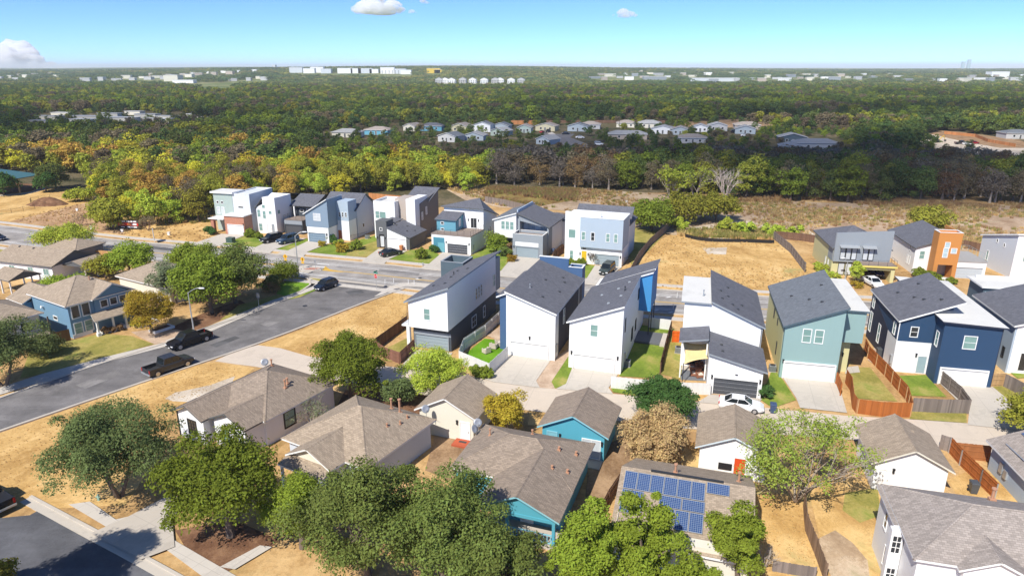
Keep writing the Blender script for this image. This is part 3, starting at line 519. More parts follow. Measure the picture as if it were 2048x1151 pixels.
# ---- H6 navy house
P = house('navy blue house with white lower wall, white garage door and large dark sloping roof', (1979, 775.5), 12.5)
W(P, -6.05, 0, 0, 18, -.3, (7.75, 7.5, 7.5, 7.75), NAVY); R(P, -6.05, 0, 0, 18, 7.75, 7.5, MEMB, (.35, .45, .35, .3), .2, NAVYD, name='flat_roof')
W(P, -9.9, -6.053, 2.6, 14.6, -.3, 4.1, WHITE); W(P, -9.9, -6.053, 2.6, 14.6, 4.1, (6.7, 8.4, 8.4, 6.7), NAVY); W(P, -6.05, -3.7, 4.4, 14.6, 7.96, (8.4, 9.3, 9.3, 8.4), NAVY)
W(P, -9.93, -9.903, 6.4, 14.65, -.3, (4.2, 4.2, 6.6, 6.6), NAVYD, 'side_cladding')  # navy side sheet; the unlit side's darkness is put into its tone
rf, zf = R(P, -9.9, -3.7, 2.6, 14.6, 6.7, 9.3, SHG, (.3, .35, .35, .4), .22, TRIM)
gar(P, 'F', 0, -3.05, 4.9, 2.0, GDW, TRIM, fw=.16); win(P, 'F', 0, -3.1, 5.5, 1.25, 1.5, GLT); win(P, 'F', 2.6, -8.2, 5.4, .75, 1.2, GLD); win(P, 'L', -6.05, 1.4, 5.2, .7, 1.7, GLT)
door(P, 'F', 2.6, -6.75, .95, 2.2, plain('grey_blue_door', (.30, .40, .43), .5)); lite(P, 'F', 2.6, -7.5, 2.4)
for a, z, w_, h in ((4.2, 5.2, .7, 1.5), (9.5, 2.4, .8, 2.4), (13.5, 2.6, .8, 2.6), (13.5, 5.4, .8, 1.4)): win(P, 'L', -9.93, a, z, w_, h, GLT)
MB().box(-10.1, -9.91, 3.2, 3.6, .8, 1.9).build('meter_box', GALV, P); gutter(P, -9.98, 2.5, 0, 6.7); gutter(P, .06, .1, 0, 7.5, NAVYD)
for x, y in ((-7, 8), (-6.4, 6.5), (-5, 5), (-5.4, 12), (-8, 11)): boxvent(P, x, y, zf(x, y))
# ---- H7 pale house at the right edge with dark street block
P = house('pale grey house with white front, dark roof and a dark flat-roofed street block', (2015, 745), 12)
W(P, -.3, 7, 0, 11.5, -.3, (6.2, 8.6, 8.6, 6.2), LBLUE); W(P, -.1, 7, -.05, 0, -.3, (6.1, 8.5, 8.5, 6.1), WHITE); R(P, -.3, 7, 0, 11.5, 6.2, 8.6, SHG, (.35, .3, .4, .3), .22, TRIM)
win(P, 'L', -.3, 8.4, 4.4, .8, 1.6, GLT); win(P, 'L', -.3, 1.5, 2.2, .5, 1.2, GLD, 1, 1, DARKM); win(P, 'F', -.05, 1.7, 1.6, 1.5, 2.3, GLD, 2, 1, TRIM); win(P, 'F', -.05, 1.5, 5.0, .9, 1.5, GLT)
W(P, 2.2, 10, 15.4, 20, -.3, 6.4, DTEAL); R(P, 2.2, 10, 15.4, 20, 6.4, 6.4, MEMB, .4, .22, TRIM, name='flat_roof'); W(P, 2.4, 7, 11.503, 15.4, 0, 5.8, LBLUE)
MB().box(2.6, 9, 19.3, 19.7, 6.63, 7.05).build('parapet', TRIM, P)
# ---- far row, left to right
P = house('green and pale grey house with red brick garage and white cornice at the row end', (491.2, 470.4), 15, HG)
W(P, -5.1, 0, 0, 3.0, -.2, 4.2, BRICK, 'brick_garage'); R(P, -5.1, 0, 0, 2.97, 4.2, 4.2, MEMB, .25, .2, TRIM, name='flat_roof'); gar(P, 'F', 0, -2.3, 4.0, 2.2, GDW, TRIM)
W(P, -9.6, -4.6, 3, 6.5, 3.4, 8.7, GREEN2); W(P, -9.6, -4.6, 3.3, 6.5, -.2, 3.4, GREEN2); R(P, -9.6, -4.6, 3, 6.5, 8.7, 8.7, MEMB, .45, .35, TRIM, name='cornice')
W(P, -4.55, -.1, 3.02, 12, -.2, 8.6, GREYW); parapet(P, -4.55, -.1, 3.02, 12, 8.6, 8.75, GREYW, .2); W(P, -9.5, -4.6, 6.55, 13.5, -.2, 6.0, MGREY); R(P, -9.5, -4.6, 6.55, 13.5, 6.0, 8.0, SHG, .3)
win(P, 'F', 3, -8.6, 4.7, .7, 1.5, GLW); win(P, 'F', 3, -7.4, 4.7, .7, 1.5, GLW); win(P, 'F', 3, -8.6, 6.6, .5, .5, GLD, 1, 1); win(P, 'F', 3, -7.4, 6.6, .5, .5, GLD, 1, 1); win(P, 'F', 3.02, -2.6, 5.7, 1.3, .35, GLD, 1, 1)
MB().box(-8.75, -8.0, 0, .7, 0, 3.3).build('brick_pillar', BRICK, P); R(P, -8.9, -5.12, 0, 2.97, 3.3, 3.3, MEMB, (.3, 0, .3, 0), .2, TRIM, name='porch_roof'); door(P, 'F', 3.3, -6.6, 1.0, 2.2, DGREY); lite(P, 'F', 0, -.25, 2.4)
P = house('white house with black garage, roof balcony and black upper walls', (555.7, 468.4), 17, HG)
W(P, -5.0, 0, 0, 6.2, -.2, (5.9, 8.2, 8.2, 8.2), WHITE); MB().hexa([(-3.2, 0, 5.9), (0, 0, 5.9), (0, 6.2, 5.9), (-3.2, 6.2, 5.9)], [(-3.2, -.003, 8.3), (.003, -.003, 8.3), (.003, 6.203, 8.0), (-3.2, 6.2, 8.0)]).build('wall', WHITE, P)
MB().slab([(-5.3, -.3, 5.75), (-3.2, -.3, 8.05), (-3.2, 6.4, 8.05), (-5.3, 6.4, 5.75)], .15).build('roof', [SHG, DGREY], P)
W(P, .9, 5.7, 1.5, 6, -.2, 3.1, CHAR); MB().box(.95, 5.65, 1.55, 5.95, 3.1, 3.16).build('balcony_deck', DECK, P); rail(P, [(.95, 6), (.95, 1.55), (5.65, 1.55), (5.65, 6)], 3.15); gar(P, 'F', 1.5, 3.3, 4.2, 2.0, GDD, CHAR); W(P, 1.0, 5.6, 1.46, 1.497, 2.2, 3.05, MGREY, 'garage_lintel')
W(P, -4.9, 6.0, 6.25, 14.5, -.2, (5.6, 5.6, 5.6, 5.6), CHAR); MB().slab([(-.2, 5.4, 5.6), (6.5, 5.4, 5.6), (6.5, 10.5, 7.6), (-.2, 10.5, 7.6)], .2).build('roof', [SHG, BLACK], P); MB().slab([(6.5, 15, 5.6), (-5.2, 15, 5.6), (-5.2, 10.5, 7.6), (6.5, 10.5, 7.6)], .2).build('roof', [SHG, BLACK], P)
MB().prism([(0, 6.2), (5.9, 6.2), (5.9, 14), (-4.8, 14), (-4.8, 6.2)], 5.5, 5.62).build('ceiling', CHAR, P); MB().hexa([(5.7, 6.3, 5.5), (6.0, 6.3, 5.5), (6.0, 14.4, 5.5), (5.7, 14.4, 5.5)], [(5.7, 10.2, 7.3), (6.0, 10.2, 7.3), (6.0, 10.8, 7.3), (5.7, 10.8, 7.3)]).build('gable_wall', CHAR, P)
for a, z, w_, h, r in ((-4.4, 4.6, .7, 1.6, 2), (-3.0, 4.3, .7, 1.7, 2), (-3.0, 6.2, .7, .7, 1), (-1.4, 4.9, .7, .7, 1), (-4.3, 1.4, .8, 1.6, 2)): win(P, 'F', 0, a, z, w_, h, GLT, 1, r)
W(P, -2.6, -.7, -.02, .003, 0, 2.3, MGREY, 'entry_recess'); door(P, 'F', -.02, -1.9, 1.0, 2.1, plain('white_door', (.7, .72, .72))); win(P, 'R', 0.003, 1.2, 4.9, .8, .8, GLT, 1, 1); win(P, 'F', 6.25, 2.6, 4.4, .8, .5, GLD, 1, 1); win(P, 'F', 6.25, 4.4, 4.6, .8, .5, GLD, 1, 1); MB().box(1.1, 1.4, 5.2, 5.5, 3.16, 5.5).build('post', TRIM, P)
P = house('slate blue and white house with copper coloured front door and tall side roof', (658, 486.5), 18, HG)
W(P, -5.15, .1, 0, 6, -.2, 3.4, WHITE); W(P, -5.3, .3, -.05, 6, 3.4, (6.2, 9.5, 9.3, 6.2), SLATE); R(P, -5.3, .3, -.05, 6, 6.2, 9.45, SHG, (.35, .05, .35, 0), .2, TRIM)
W(P, .12, 3.1, 3.5, 6.6, -.2, 4.4, WHITE); W(P, .3, 3.15, 3.45, 7, 4.4, 8.6, LBLUE); W(P, -5.2, 3.1, 7.0, 15, -.2, 6.0, GREYW)
MB().slab([(-5.5, 6, 6.2), (3.5, 6, 6.2), (3.5, 10.8, 9.2), (-5.5, 10.8, 9.2)], .2).build('roof', [SHG, DGREY], P); MB().slab([(3.5, 15.4, 6.2), (-5.5, 15.4, 6.2), (-5.5, 10.8, 9.2), (3.5, 10.8, 9.2)], .2).build('roof', [SHG, DGREY], P); MB().hexa([(2.9, 7.05, 6.0), (3.1, 7.05, 6), (3.1, 15, 6), (2.9, 15, 6)], [(2.9, 10.6, 8.9), (3.1, 10.6, 8.9), (3.1, 11, 8.9), (2.9, 11, 8.9)]).build('gable_wall', GREYW, P)
gar(P, 'F', 0, -2.7, 4.2, 2.1, GDB); win(P, 'F', -.05, -2.4, 5.6, 1.6, 1.4, GLW, 2, 2); door(P, 'F', 3.5, .75, .9, 2.1, plain('copper_door', (.45, .13, .05)))
for k in range(3): win(P, 'F', 3.45, .95 + k * .8, 5.7, .32, .95, GLD, 1, 2)
win(P, 'R', 3.1, 9.5, 2.2, .6, .8, GLD, 1, 1); lite(P, 'F', 0, -4.9, 1.9); lite(P, 'F', 0, -.3, 1.9)
P = house('white and taupe house with dark grey entry tower and low charcoal garage roof', (819.8, 500.3), 19, HG)
W(P, -7.7, -5.2, 0, 3, -.2, 5.7, DGREY, 'entry_tower'); W(P, -5.19, 0, .05, 7.5, -.2, (4.4, 2.6, 2.6, 4.4), DGREY); W(P, -5.1, -.75, .01, .06, -.2, (4.2, 2.8, 2.8, 4.2), WHITE); R(P, -7.6, 0, .05, 7.5, 5.2, 2.6, SHG, (-2.45, .3, .3, .2), .18, DGREY)
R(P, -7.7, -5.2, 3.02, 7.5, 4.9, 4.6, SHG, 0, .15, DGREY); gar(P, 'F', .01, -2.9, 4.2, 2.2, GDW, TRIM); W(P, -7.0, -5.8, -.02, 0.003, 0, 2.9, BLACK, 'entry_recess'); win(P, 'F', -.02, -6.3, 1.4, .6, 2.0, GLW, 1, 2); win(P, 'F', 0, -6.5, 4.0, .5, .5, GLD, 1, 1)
W(P, -12.2, -7.0, 7.2, 13, -.2, 7.8, WHITE); parapet(P, -12.2, -7.0, 7.2, 13, 7.8, 8.3, WHITE, .2, TRIM, MEMB); win(P, 'F', 7.2, -11.3, 5.3, .9, 1.5, GLT); win(P, 'F', 7.2, -10.0, 5.3, 1.4, 1.4, GLT, 1, 1); W(P, -7.8, -4.4, 9, 13.5, -.2, 8.8, TAUPE); W(P, -4.35, -2.2, 7.4, 13.5, -.2, 9.1, WHITE, 'white_fin'); W(P, -7.8, -2.25, 13.52, 19, -.2, (7.4, 7.4, 9.4, 9.4), TAUPE2); W(P, -2.18, -2.1, 9.5, 19, -.2, (7.8, 7.8, 9.4, 9.4), TAUPE2, 'side_cladding')
R(P, -7.8, -2.1, 13.5, 19, 7.5, 7.5, SHG, (.2, .3, 0, .4), .2, DGREY, 9.5); win(P, 'R', -2.1, 10.5, 5.0, .6, 1.6, GLW); win(P, 'R', -2.1, 12.6, 5.8, .6, 1.6, GLW); lite(P, 'F', 0, -7.35, 2.1); lite(P, 'F', 0, -5.45, 2.1)
for x, y in ((-4.5, 3), (-3, 5), (-1.8, 2.5), (-1.0, 4.5)): boxvent(P, x, y, 5.2 - .342 * (x + 7.6) + .18)
P = house('white house with teal boxed bay over a roof terrace and a dark garage door', (941.9, 510), 20, HG)
W(P, -8.7, 0, 0, 6.8, -.2, 3.7, WHITE); MB().box(-8.8, .1, -.1, 6.8, 3.7, 3.85).build('terrace_deck', DECK, P); rail(P, [(-8.7, 5), (-8.7, 0), (0, 0), (0, 6.7)], 3.85)
W(P, -9.0, -.0, 6.85, 14.5, -.2, (8.1, 8.1, 5.3, 5.3), WHITE); MB().slab([(-9.5, 6.4, 8.2), (.4, 6.4, 8.2), (.4, 15, 5.1), (-9.5, 15, 5.1)], .01).build('soffit', TRIM, P)
MB().slab([(-9.5, 6.3, 8.25), (.35, 6.3, 8.25), (-2.5, 11.0, 9.6)], .2).build('roof', [SHG, DGREY], P); MB().slab([(.35, 6.3, 8.25), (.35, 15, 5.4), (-2.6, 15, 7.0), (-2.5, 11, 9.6)], .2).build('roof', [SHG, DGREY], P); MB().slab([(-9.5, 6.3, 8.25), (-2.5, 11.0, 9.6), (-2.6, 15, 7.0), (-9.5, 15, 6)], .2).build('roof', [SHG, DGREY], P)
W(P, -8.9, -4.6, 3.0, 6.83, 3.85, (6.1, 6.1, 7.0, 7.0), TEALB, 'teal_bay'); R(P, -8.9, -4.6, 3.0, 6.8, 6.1, 6.1, SHG, (.35, .3, .3, 0), .18, DTEAL, 7.0); win(P, 'F', 3, -7.6, 5.4, .6, .45, GLD, 1, 1); win(P, 'F', 3, -7.6, 4.1, .6, .4, GLD, 1, 1); win(P, 'R', -4.6, 5, 5.3, .9, 1.4, GLW, 1, 2)
win(P, 'F', 6.85, -2.2, 5.0, 1.3, 2.1, GLD, 2, 1); lite(P, 'F', 6.85, -3.4, 5.6); lite(P, 'F', 6.85, -1.1, 5.6); gar(P, 'F', 0, -2.9, 4.4, 2.0, GDD); W(P, -8.3, -5.8, -.02, .003, 0, 3.1, TEAL2, 'entry_recess'); door(P, 'F', -.02, -6.6, 1.5, 2.0, plain('teal_door', (.14, .38, .44)), TEAL2); lite(P, 'F', 0, -5.4, 2.2); lite(P, 'F', 0, -.35, 2.2)
win(P, 'R', 0, 9.5, 2.4, .4, 2.0, GLD, 1, 2); win(P, 'R', 0, 10.6, 2.6, .4, 2.0, GLD, 1, 2); MB().box(0, .15, 1.0, 1.5, .8, 1.8).build('meter_box', GALV, P)
P = house('white and grey house with an upper balcony over a grey double garage', (1085.2, 518), 20, HG)
W(P, -6.3, 0, 0, 3.6, -.2, 4.1, MGREY); gar(P, 'F', 0, -3.2, 4.6, 2.1, GDG, MGREY); W(P, -5.7, -.9, -.04, .003, 2.3, 3.1, TRIM, 'garage_lintel')
W(P, -11.2, -6.5, 2.6, 14, 3.1, (6.6, 8.1, 8.1, 6.6), WHITE); W(P, -11.0, -6.31, 4.0, 14, -.2, 3.1, MGREY); R(P, -11.2, -6.4, 2.6, 14, 6.6, 8.15, SHGB, (.35, .05, .35, .3), .2, TRIM)
W(P, -6.45, .2, 5.6, 13, -.2, (7.8, 5.7, 5.7, 7.8), WHITE); W(P, -6.48, -5.9, 3.2, 5.6, 4.1, (8.0, 7.8, 7.8, 8.0), MGREY); W(P, -.15, .2, 3.2, 5.6, -.2, 5.7, MGREY); MB().hexa([(-5.88, 3.2, 6.6), (-.17, 3.2, 5.6), (-.17, 3.4, 5.6), (-5.88, 3.4, 6.6)], [(-5.88, 3.2, 7.7), (-.17, 3.2, 5.75), (-.17, 3.4, 5.75), (-5.88, 3.4, 7.7)]).build('gable_fascia', MGREY, P)
R(P, -6.35, .2, 3.1, 13, 8.0, 5.75, SHG, (.0, .4, .3, .3), .22, DGREY); W(P, -6.6, -6.36, 3.4, 13, 8.15, 8.8, LBLUE, 'clerestory'); MB().box(-6.0, -.1, .02, 3.6, 4.1, 4.2).build('balcony_deck', DECK, P)
parapet(P, -6.3, 0, 0, 3.6, 4.1, 4.7, MGREY, .15, TRIM); win(P, 'F', 5.6, -4.3, 5.2, 1.6, 2.0, GLW, 2, 1); win(P, 'F', 5.6, -1.6, 5.0, 1.4, 1.8, GLW, 2, 1)
for k in range(3): win(P, 'F', 2.6, -9.3 + k * .95, 5.6, .7, 1.6, GLT)
win(P, 'F', 4.0, -9.0, 1.5, 1.9, 1.7, GLD, 2, 2); lite(P, 'F', 0, -6.0, 2.0); W(P, -2, .9, 13.02, 17, -.2, 5.0, WHITE); R(P, -2, .9, 13.02, 17, 5.6, 4.9, SHG, .3, .2, DGREY)
P = house('white and pale blue-grey house with a yellow front door and grey garage', (1243.7, 534), 20, HG)
W(P, -11.3, -.1, .0, 6.5, -.2, 9.1, WHITE); W(P, -11.3, -4.4, 0.003, .4, 9.1, 9.95, WHITE, 'parapet'); W(P, -8.2, 0, -.6, 5.5, 3.4, 9.15, LBLUE, 'upper_box'); MB().box(-8.25, .05, -.65, 5.5, 9.15, 9.21).build('coping', TRIM, P); W(P, -11.0, -.3, 6.52, 14, -.2, 6.6, GREYW)
MB().slab([(-11.4, 6.3, 6.8), (0, 6.3, 6.8), (0, 10.5, 9.6), (-11.4, 10.5, 9.6)], .2).build('roof', [SHG, DGREY], P); MB().slab([(0, 6.3, 6.8), (.1, 14.4, 6.8), (-3.6, 10.5, 9.6)], .2).build('roof', [SHG, DGREY], P); MB().slab([(.1, 14.4, 6.8), (-11.4, 14.4, 6.8), (-11.4, 10.5, 9.6), (-3.6, 10.5, 9.6)], .2).build('roof', [SHG, DGREY], P)
gar(P, 'F', 0, -2.95, 4.7, 2.15, GDG); door(P, 'F', 0, -7.4, .95, 2.4, plain('yellow_door', (.72, .46, .02))); win(P, 'F', 0, -7.4, 2.95, .7, .35, GLD, 1, 1); win(P, 'F', 0, -9.9, 1.5, .6, 1.7, GLT); win(P, 'F', 0, -9.9, 5.7, 1.3, 1.6, GLT, 1, 1)
for a, gl in ((-7.5, GLT), (-5.7, GLD), (-2.8, GLT), (-1.3, GLT)): win(P, 'F', -.6, a, 5.6, .6, 1.5, gl)
lite(P, 'F', 0, -8.2, 1.9); lite(P, 'F', 0, -6.6, 1.9); lite(P, 'F', 0, -5.6, 1.9); lite(P, 'F', 0, -.35, 1.9)
# ---- right group across the road
P = house('grey fronted house with pale yellow side and open yellow garage under a deck', (1665.7, 556), 10, HG)
W(P, 0, 3.6, 2.0, 15.5, -.3, 5.2, YELS); W(P, 3.603, 9.4, 2.0, 15.5, 2.78, 5.2, YELS); W(P, 3.603, 9.4, 6.0, 15.5, -.3, 2.75, YELS); W(P, 0.02, 9.5, 1.6, 2.0, 2.7, (7.9, 8.6, 8.6, 7.9), MGREY); MB().box(0, 9.55, 1.5, 2.1, 8.6, 8.68).build('coping', TRIM, P) if False else None
W(P, -.03, .0, 2.0, 5.0, 2.7, 5.3, MGREY, 'corner_cladding')
MB().slab([(-.4, 1.7, 5.2), (4.7, 8.5, 8.0), (-.4, 15.9, 5.2)], .2).build('roof', [SHG, DGREY], P); MB().slab([(-.4, 1.7, 5.2), (9.8, 1.7, 5.2), (4.7, 8.5, 8.0)], .2).build('roof', [SHG, DGREY], P); MB().slab([(9.8, 1.7, 5.2), (9.8, 15.9, 5.2), (4.7, 8.5, 8.0)], .2).build('roof', [SHG, DGREY], P); MB().slab([(9.8, 15.9, 5.2), (-.4, 15.9, 5.2), (4.7, 8.5, 8.0)], .2).build('roof', [SHG, DGREY], P)
mb = MB(); mb.box(3.61, 4.3, -1.2, 1.9, -.2, 2.75); mb.box(9.0, 9.6, -1.2, 5.9, -.2, 2.75); mb.box(4.3, 9.0, -1.2, -.9, 2.2, 2.75); mb.build('garage_wall', YELS, P); MB().box(3.4, 9.8, -1.5, 1.55, 2.76, 3.0).build('deck_floor', DECK, P); MB().box(3.35, 9.85, -1.56, -1.5, 2.7, 3.02).build('deck_fascia', YELB, P); MB().box(3.65, 9.0, 5.6, 5.9, 0, 2.74).build('garage_back_wall', MGREY, P); rail(P, [(9.7, 1.4), (9.7, -1.4), (3.6, -1.4)], 3.0)
for k in range(3): win(P, 'F', 1.6, 1.5 + k * .95, 4.2, .75, 2.0, GLW, 1, 1, BLACK, .08)
for k in range(2): win(P, 'F', 1.6, 5.3 + k * .95, 4.2, .75, 2.0, GLW, 1, 1, BLACK, .08)
for x0, x1 in ((.8, 4.1), (4.6, 6.9)): MB().slab([(x0, .7, 5.5), (x1, .7, 5.5), (x1, 1.6, 5.8), (x0, 1.6, 5.8)], .06).build('awning', [GALV, GALV], P)
for k in range(2): win(P, 'F', 2.0, 1.7 + k * 1.2, 1.3, .95, 2.1, GLW, 1, 1, BLACK, .08)
win(P, 'L', 0, 6, 1.7, .3, 1.3, GLD, 1, 1); win(P, 'L', 0, 4.2, 1.6, .3, 1.3, GLD, 1, 1)
P = house('white house with a tall orange entry tower and a glass-railed garage roof deck', (1861.8, 557.6), 10, HG)
mb = MB(); mb.box(0, 3.8, 0, 2.4, 2.7, 8.2); mb.box(0, .7, 0, 2.4, -.3, 2.7); mb.box(3.1, 3.8, 0, 2.4, -.3, 2.7); mb.build('orange_tower', ORANGE, P); parapet(P, 0, 3.8, 0, 2.4, 8.2, 8.5, ORANGE, .2); W(P, 3.55, 3.8, 2.42, 7, 5, 8.5, ORANGE, 'tower_fin')
W(P, -2.2, 3.6, 3.0, 17, -.3, (4.9, 7.0, 7.0, 4.9), WHITE); R(P, -2.2, 3.6, 3.0, 17, 4.9, 7.0, SHG, (.35, 0, .35, .3), .2, DGREY); W(P, 3.82, 9.2, 1.5, 9, -.3, 3.0, WHITE); MB().box(3.9, 9.25, 1.4, 9.1, 3.0, 3.2).build('roof_deck', concrete('grey_roof_deck', (.36, .35, .34), 0), P); rail(P, [(3.9, 9), (9.2, 9), (9.2, 1.5)], 3.2, 1.1, plain('glass_rail', (.35, .50, .50), .1)); gar(P, 'F', 1.5, 6.4, 4.6, 2.0, GDL, TRIM)
win(P, 'F', 0, 1.6, 6.3, .7, .9, GLP, 1, 1); win(P, 'F', 0, 1.5, 4.9, .7, 1.6, GLP); win(P, 'F', 0, 2.8, 5.3, .8, .8, GLP, 1, 1); win(P, 'F', 3.0, -1.0, 3.6, .8, 1.4, GLT); win(P, 'L', -2.2, 5, 2.0, .3, 1.4, GLD, 1, 1); win(P, 'L', -2.2, 6, 2.0, .3, 1.4, GLD, 1, 1); win(P, 'L', -2.2, 5.5, 4.2, .4, .8, GLD, 1, 1); door(P, 'F', 2.9, 1.9, 1.1, 2.1, plain('white_door', (.7, .72, .72))); MB().box(.2, 2.6, -1.6, -1.3, 0, .8).build('planter_wall', TRIM, P)
P = house('tall plain white house with small dark windows beside the orange tower house', (2018, 555), 4, HG)
W(P, 0, 7.5, 0, 10, -.3, (7.8, 7.8, 5.4, 5.4), GREYW); W(P, 0, 7.5, -.05, -.003, -.3, 7.9, WHITE, 'front_cladding'); R(P, 0, 7.5, 0, 10, 7.8, 7.8, MEMB, .3, .25, TRIM, 5.4); win(P, 'L', 0, 3.2, 5.2, .4, .6, GLD, 1, 1); win(P, 'L', 0, 5.4, 5.5, .4, .6, GLD, 1, 1); win(P, 'L', 0, 7.4, 2.2, .5, 1.7, GLT); win(P, 'F', -.05, 2.6, 4.2, 2.0, 2.2, GLT, 2, 1)
# ---- gabled and hipped bungalows
def pent(P, x0, x1, y0, y1, ze, zr, mat, base=-.2, name='wall'):
    xm = (x0 + x1) / 2
    return MB().add([(x0, y0, base), (x1, y0, base), (x1, y0, ze), (xm, y0, zr), (x0, y0, ze), (x0, y1, base), (x1, y1, base), (x1, y1, ze), (xm, y1, zr), (x0, y1, ze)],
        [(0, 1, 2, 3, 4), (9, 8, 7, 6, 5), (1, 6, 7, 2), (5, 0, 4, 9), (0, 5, 6, 1), (2, 7, 8, 3), (3, 8, 9, 4)]).build(name, mat, P)
def slopes(P, polys, mat, fas=TRIM, t=.18):
    return [MB().slab(p, t).build('roof_slope', [mat, fas], P) for p in polys]
def gable_roof(P, x0, x1, y0, y1, ze, zr, mat, fas=TRIM, t=.16, rid=True):
    xm = (x0 + x1) / 2
    slopes(P, [[(x0, y0, ze), (xm, y0, zr), (xm, y1, zr), (x0, y1, ze)], [(xm, y0, zr), (x1, y0, ze), (x1, y1, ze), (xm, y1, zr)]], mat, fas, t)
    if rid: MB().hexa([(xm - .16, y0, zr - .09), (xm + .16, y0, zr - .09), (xm + .16, y1, zr - .09), (xm - .16, y1, zr - .09)], [(xm - .02, y0, zr + .035), (xm + .02, y0, zr + .035), (xm + .02, y1, zr + .035), (xm - .02, y1, zr + .035)]).build('ridge_cap', mat, P)
def hip_roof(P, x0, x1, y0, y1, ze, zr, rx0, rx1, ry, mat, fas=TRIM, t=.16, ry1=None):
    A, B = (rx0, ry, zr), (rx1, ry if ry1 is None else ry1, zr); q = [(x0, y0, ze), (x1, y0, ze), (x1, y1, ze), (x0, y1, ze)]
    slopes(P, [[q[0], q[1], B, A], [q[1], q[2], B], [q[2], q[3], A, B], [q[3], q[0], A]], mat, fas, t)
    mb = MB()
    for a, b in ((q[0], A), (q[1], B), (q[2], B), (q[3], A), (A, B)): mb.tube((a[0], a[1], a[2] - .05), (b[0], b[1], b[2] - .05), .1, .1, 6)
    mb.build('ridge_cap', mat, P)
def eave_house(label, apx, z, az, **k): return thing('house', label, 'house', (*g(*apx, z)[:2], 0), az)
# N1 white bungalow
P = eave_house('white corner bungalow with weathered brown hip roof, black windows and rust vent pipes', (530, 843), 3, 30)
W(P, -9.7, -.45, .4, 9.7, -.2, 2.85, WHITE); hip_roof(P, -10.2, 0, 0, 10.1, 3, 5.3, -5.2, -5.0, 5.0, SHB, TRIM)
pent(P, -9.8, -5.8, -2.7, 1, 2.85, 4.0, WHITE); gable_roof(P, -10.2, -5.4, -3.15, 2.4, 3.0, 4.15, SHB, DGREY); pent(P, -5.2, -.7, -1.9, 1, 2.85, 4.0, WHITE); gable_roof(P, -5.5, -.3, -2.3, 2.4, 3.0, 4.2, SHB, DGREY)
win(P, 'F', -2.7, -7.6, 1.6, 1.2, 1.5, GLD, 3, 4, BLACK, .1); win(P, 'F', -1.9, -3.6, 1.4, 1.0, 1.4, GLT, 1, 2, BLACK); win(P, 'R', -.45, 3.4, 1.7, 1.3, 1.6, GLT, 1, 2, BLACK, .14)
for x, y, z, h in ((-8.3, 8.3, 3.85, .7), (-2.3, 4.8, 4.1, .8), (-2.6, 5.4, 4.3, .5)): vent(P, x, y, z, h, COPPER, .085)
gutter(P, -9.75, -2.75, 0, 2.9, BLACK); MB().box(-10.32, -10.2, -3.1, 9.9, 2.85, 3.0).build('gutter', DARKM, P)
# N2 pale bungalow
P = eave_house('grey-white bungalow with tan hip roof, front gable and tall rust flue pipes', (873, 838), 3, 30)
W(P, -10.0, -.45, -9.7, -.45, -.2, 2.85, siding('pale_grey_siding', (.56, .60, .65))); hip_roof(P, -10.5, 0, -10.2, 0, 3, 5.45, -5.3, -5.0, -5.1, SHB2, TRIM)
pent(P, -7.6, -2.9, -11.6, -9, 2.85, 4.2, CREAM); gable_roof(P, -8.0, -2.5, -12.0, -6.2, 3.0, 4.35, SHB2, TRIM); MB().slab([(-7.9, -13.0, 2.6), (-2.6, -13.0, 2.6), (-2.6, -11.62, 3.0), (-7.9, -11.62, 3.0)], .14).build('porch_roof', [SHB2, TRIM], P)
for x in (-7.6, -2.9): MB().box(x - .1, x + .1, -12.9, -12.7, 0, 2.5).build('porch_post', TRIM, P)
for x, y, z, h, r in ((-2.75, -2.2, 4.05, 1.35, .1), (-4.3, -1.6, 3.8, 1.0, .09), (-1.7, -2.4, 3.8, .25, .06), (-1.6, -3.6, 3.78, .25, .06), (-2.1, -4.9, 4.0, .25, .06)): vent(P, x, y, z, h, COPPER, r)
# N3 teal bungalow
P = eave_house('turquoise bungalow with brown hip roof, front gable porch and satellite dishes', (1190, 886), 2.8, 19.3)
W(P, -10.6, -.5, -8.0, -.5, -.2, 2.65, TEALH); hip_roof(P, -11.1, 0, -8.2, 0, 2.8, 4.7, -6.9, -4.4, -4.1, SHB, TRIM)
W(P, -6.3, -.5, -9.9, -7.9, -.2, 2.65, TEALH); MB().add([(-6.6, -12.0, 2.55), (-.4, -12.0, 2.55), (-3.5, -12.0, 4.05), (-6.6, -11.85, 2.55), (-.4, -11.85, 2.55), (-3.5, -11.85, 4.05)], [(0, 1, 2), (5, 4, 3), (0, 3, 4, 1), (1, 4, 5, 2), (2, 5, 3, 0)]).build('gable_wall', TEALH, P)
gable_roof(P, -7.0, 0, -12.4, -5.0, 2.8, 4.4, SHB, plain('pale_teal_trim', (.25, .52, .60), .5, .04)); MB().box(-6.6, -.4, -12.05, -11.8, 2.3, 2.56).build('porch_beam', TEALH, P)
for x in (-6.45, -4.4, -.55): MB().box(x - .12, x + .12, -12.05, -11.8, .3, 2.3).build('porch_post', TEALH, P)
MB().box(-6.7, -.3, -12.2, -9.9, -.1, .3).build('porch_floor', CONC, P); win(P, 'F', -9.9, -4.9, 1.6, 1.1, 1.3, GLD); win(P, 'F', -9.9, -1.9, 1.6, 1.1, 1.3, GLD); door(P, 'F', -9.9, -3.4, .95, 2.0, TRIM, TRIM, .3); mb = MB()
for i in range(22): mb.box(-6.4 + i * .28, -6.34 + i * .28, -12.0, -11.94, .35, 1.15)
mb.box(-6.5, -.4, -12.02, -11.92, 1.15, 1.22); mb.box(-6.5, -.4, -12.02, -11.92, .4, .46); mb.build('porch_railing', plain('pale_teal_trim', (.25, .52, .60)), P)
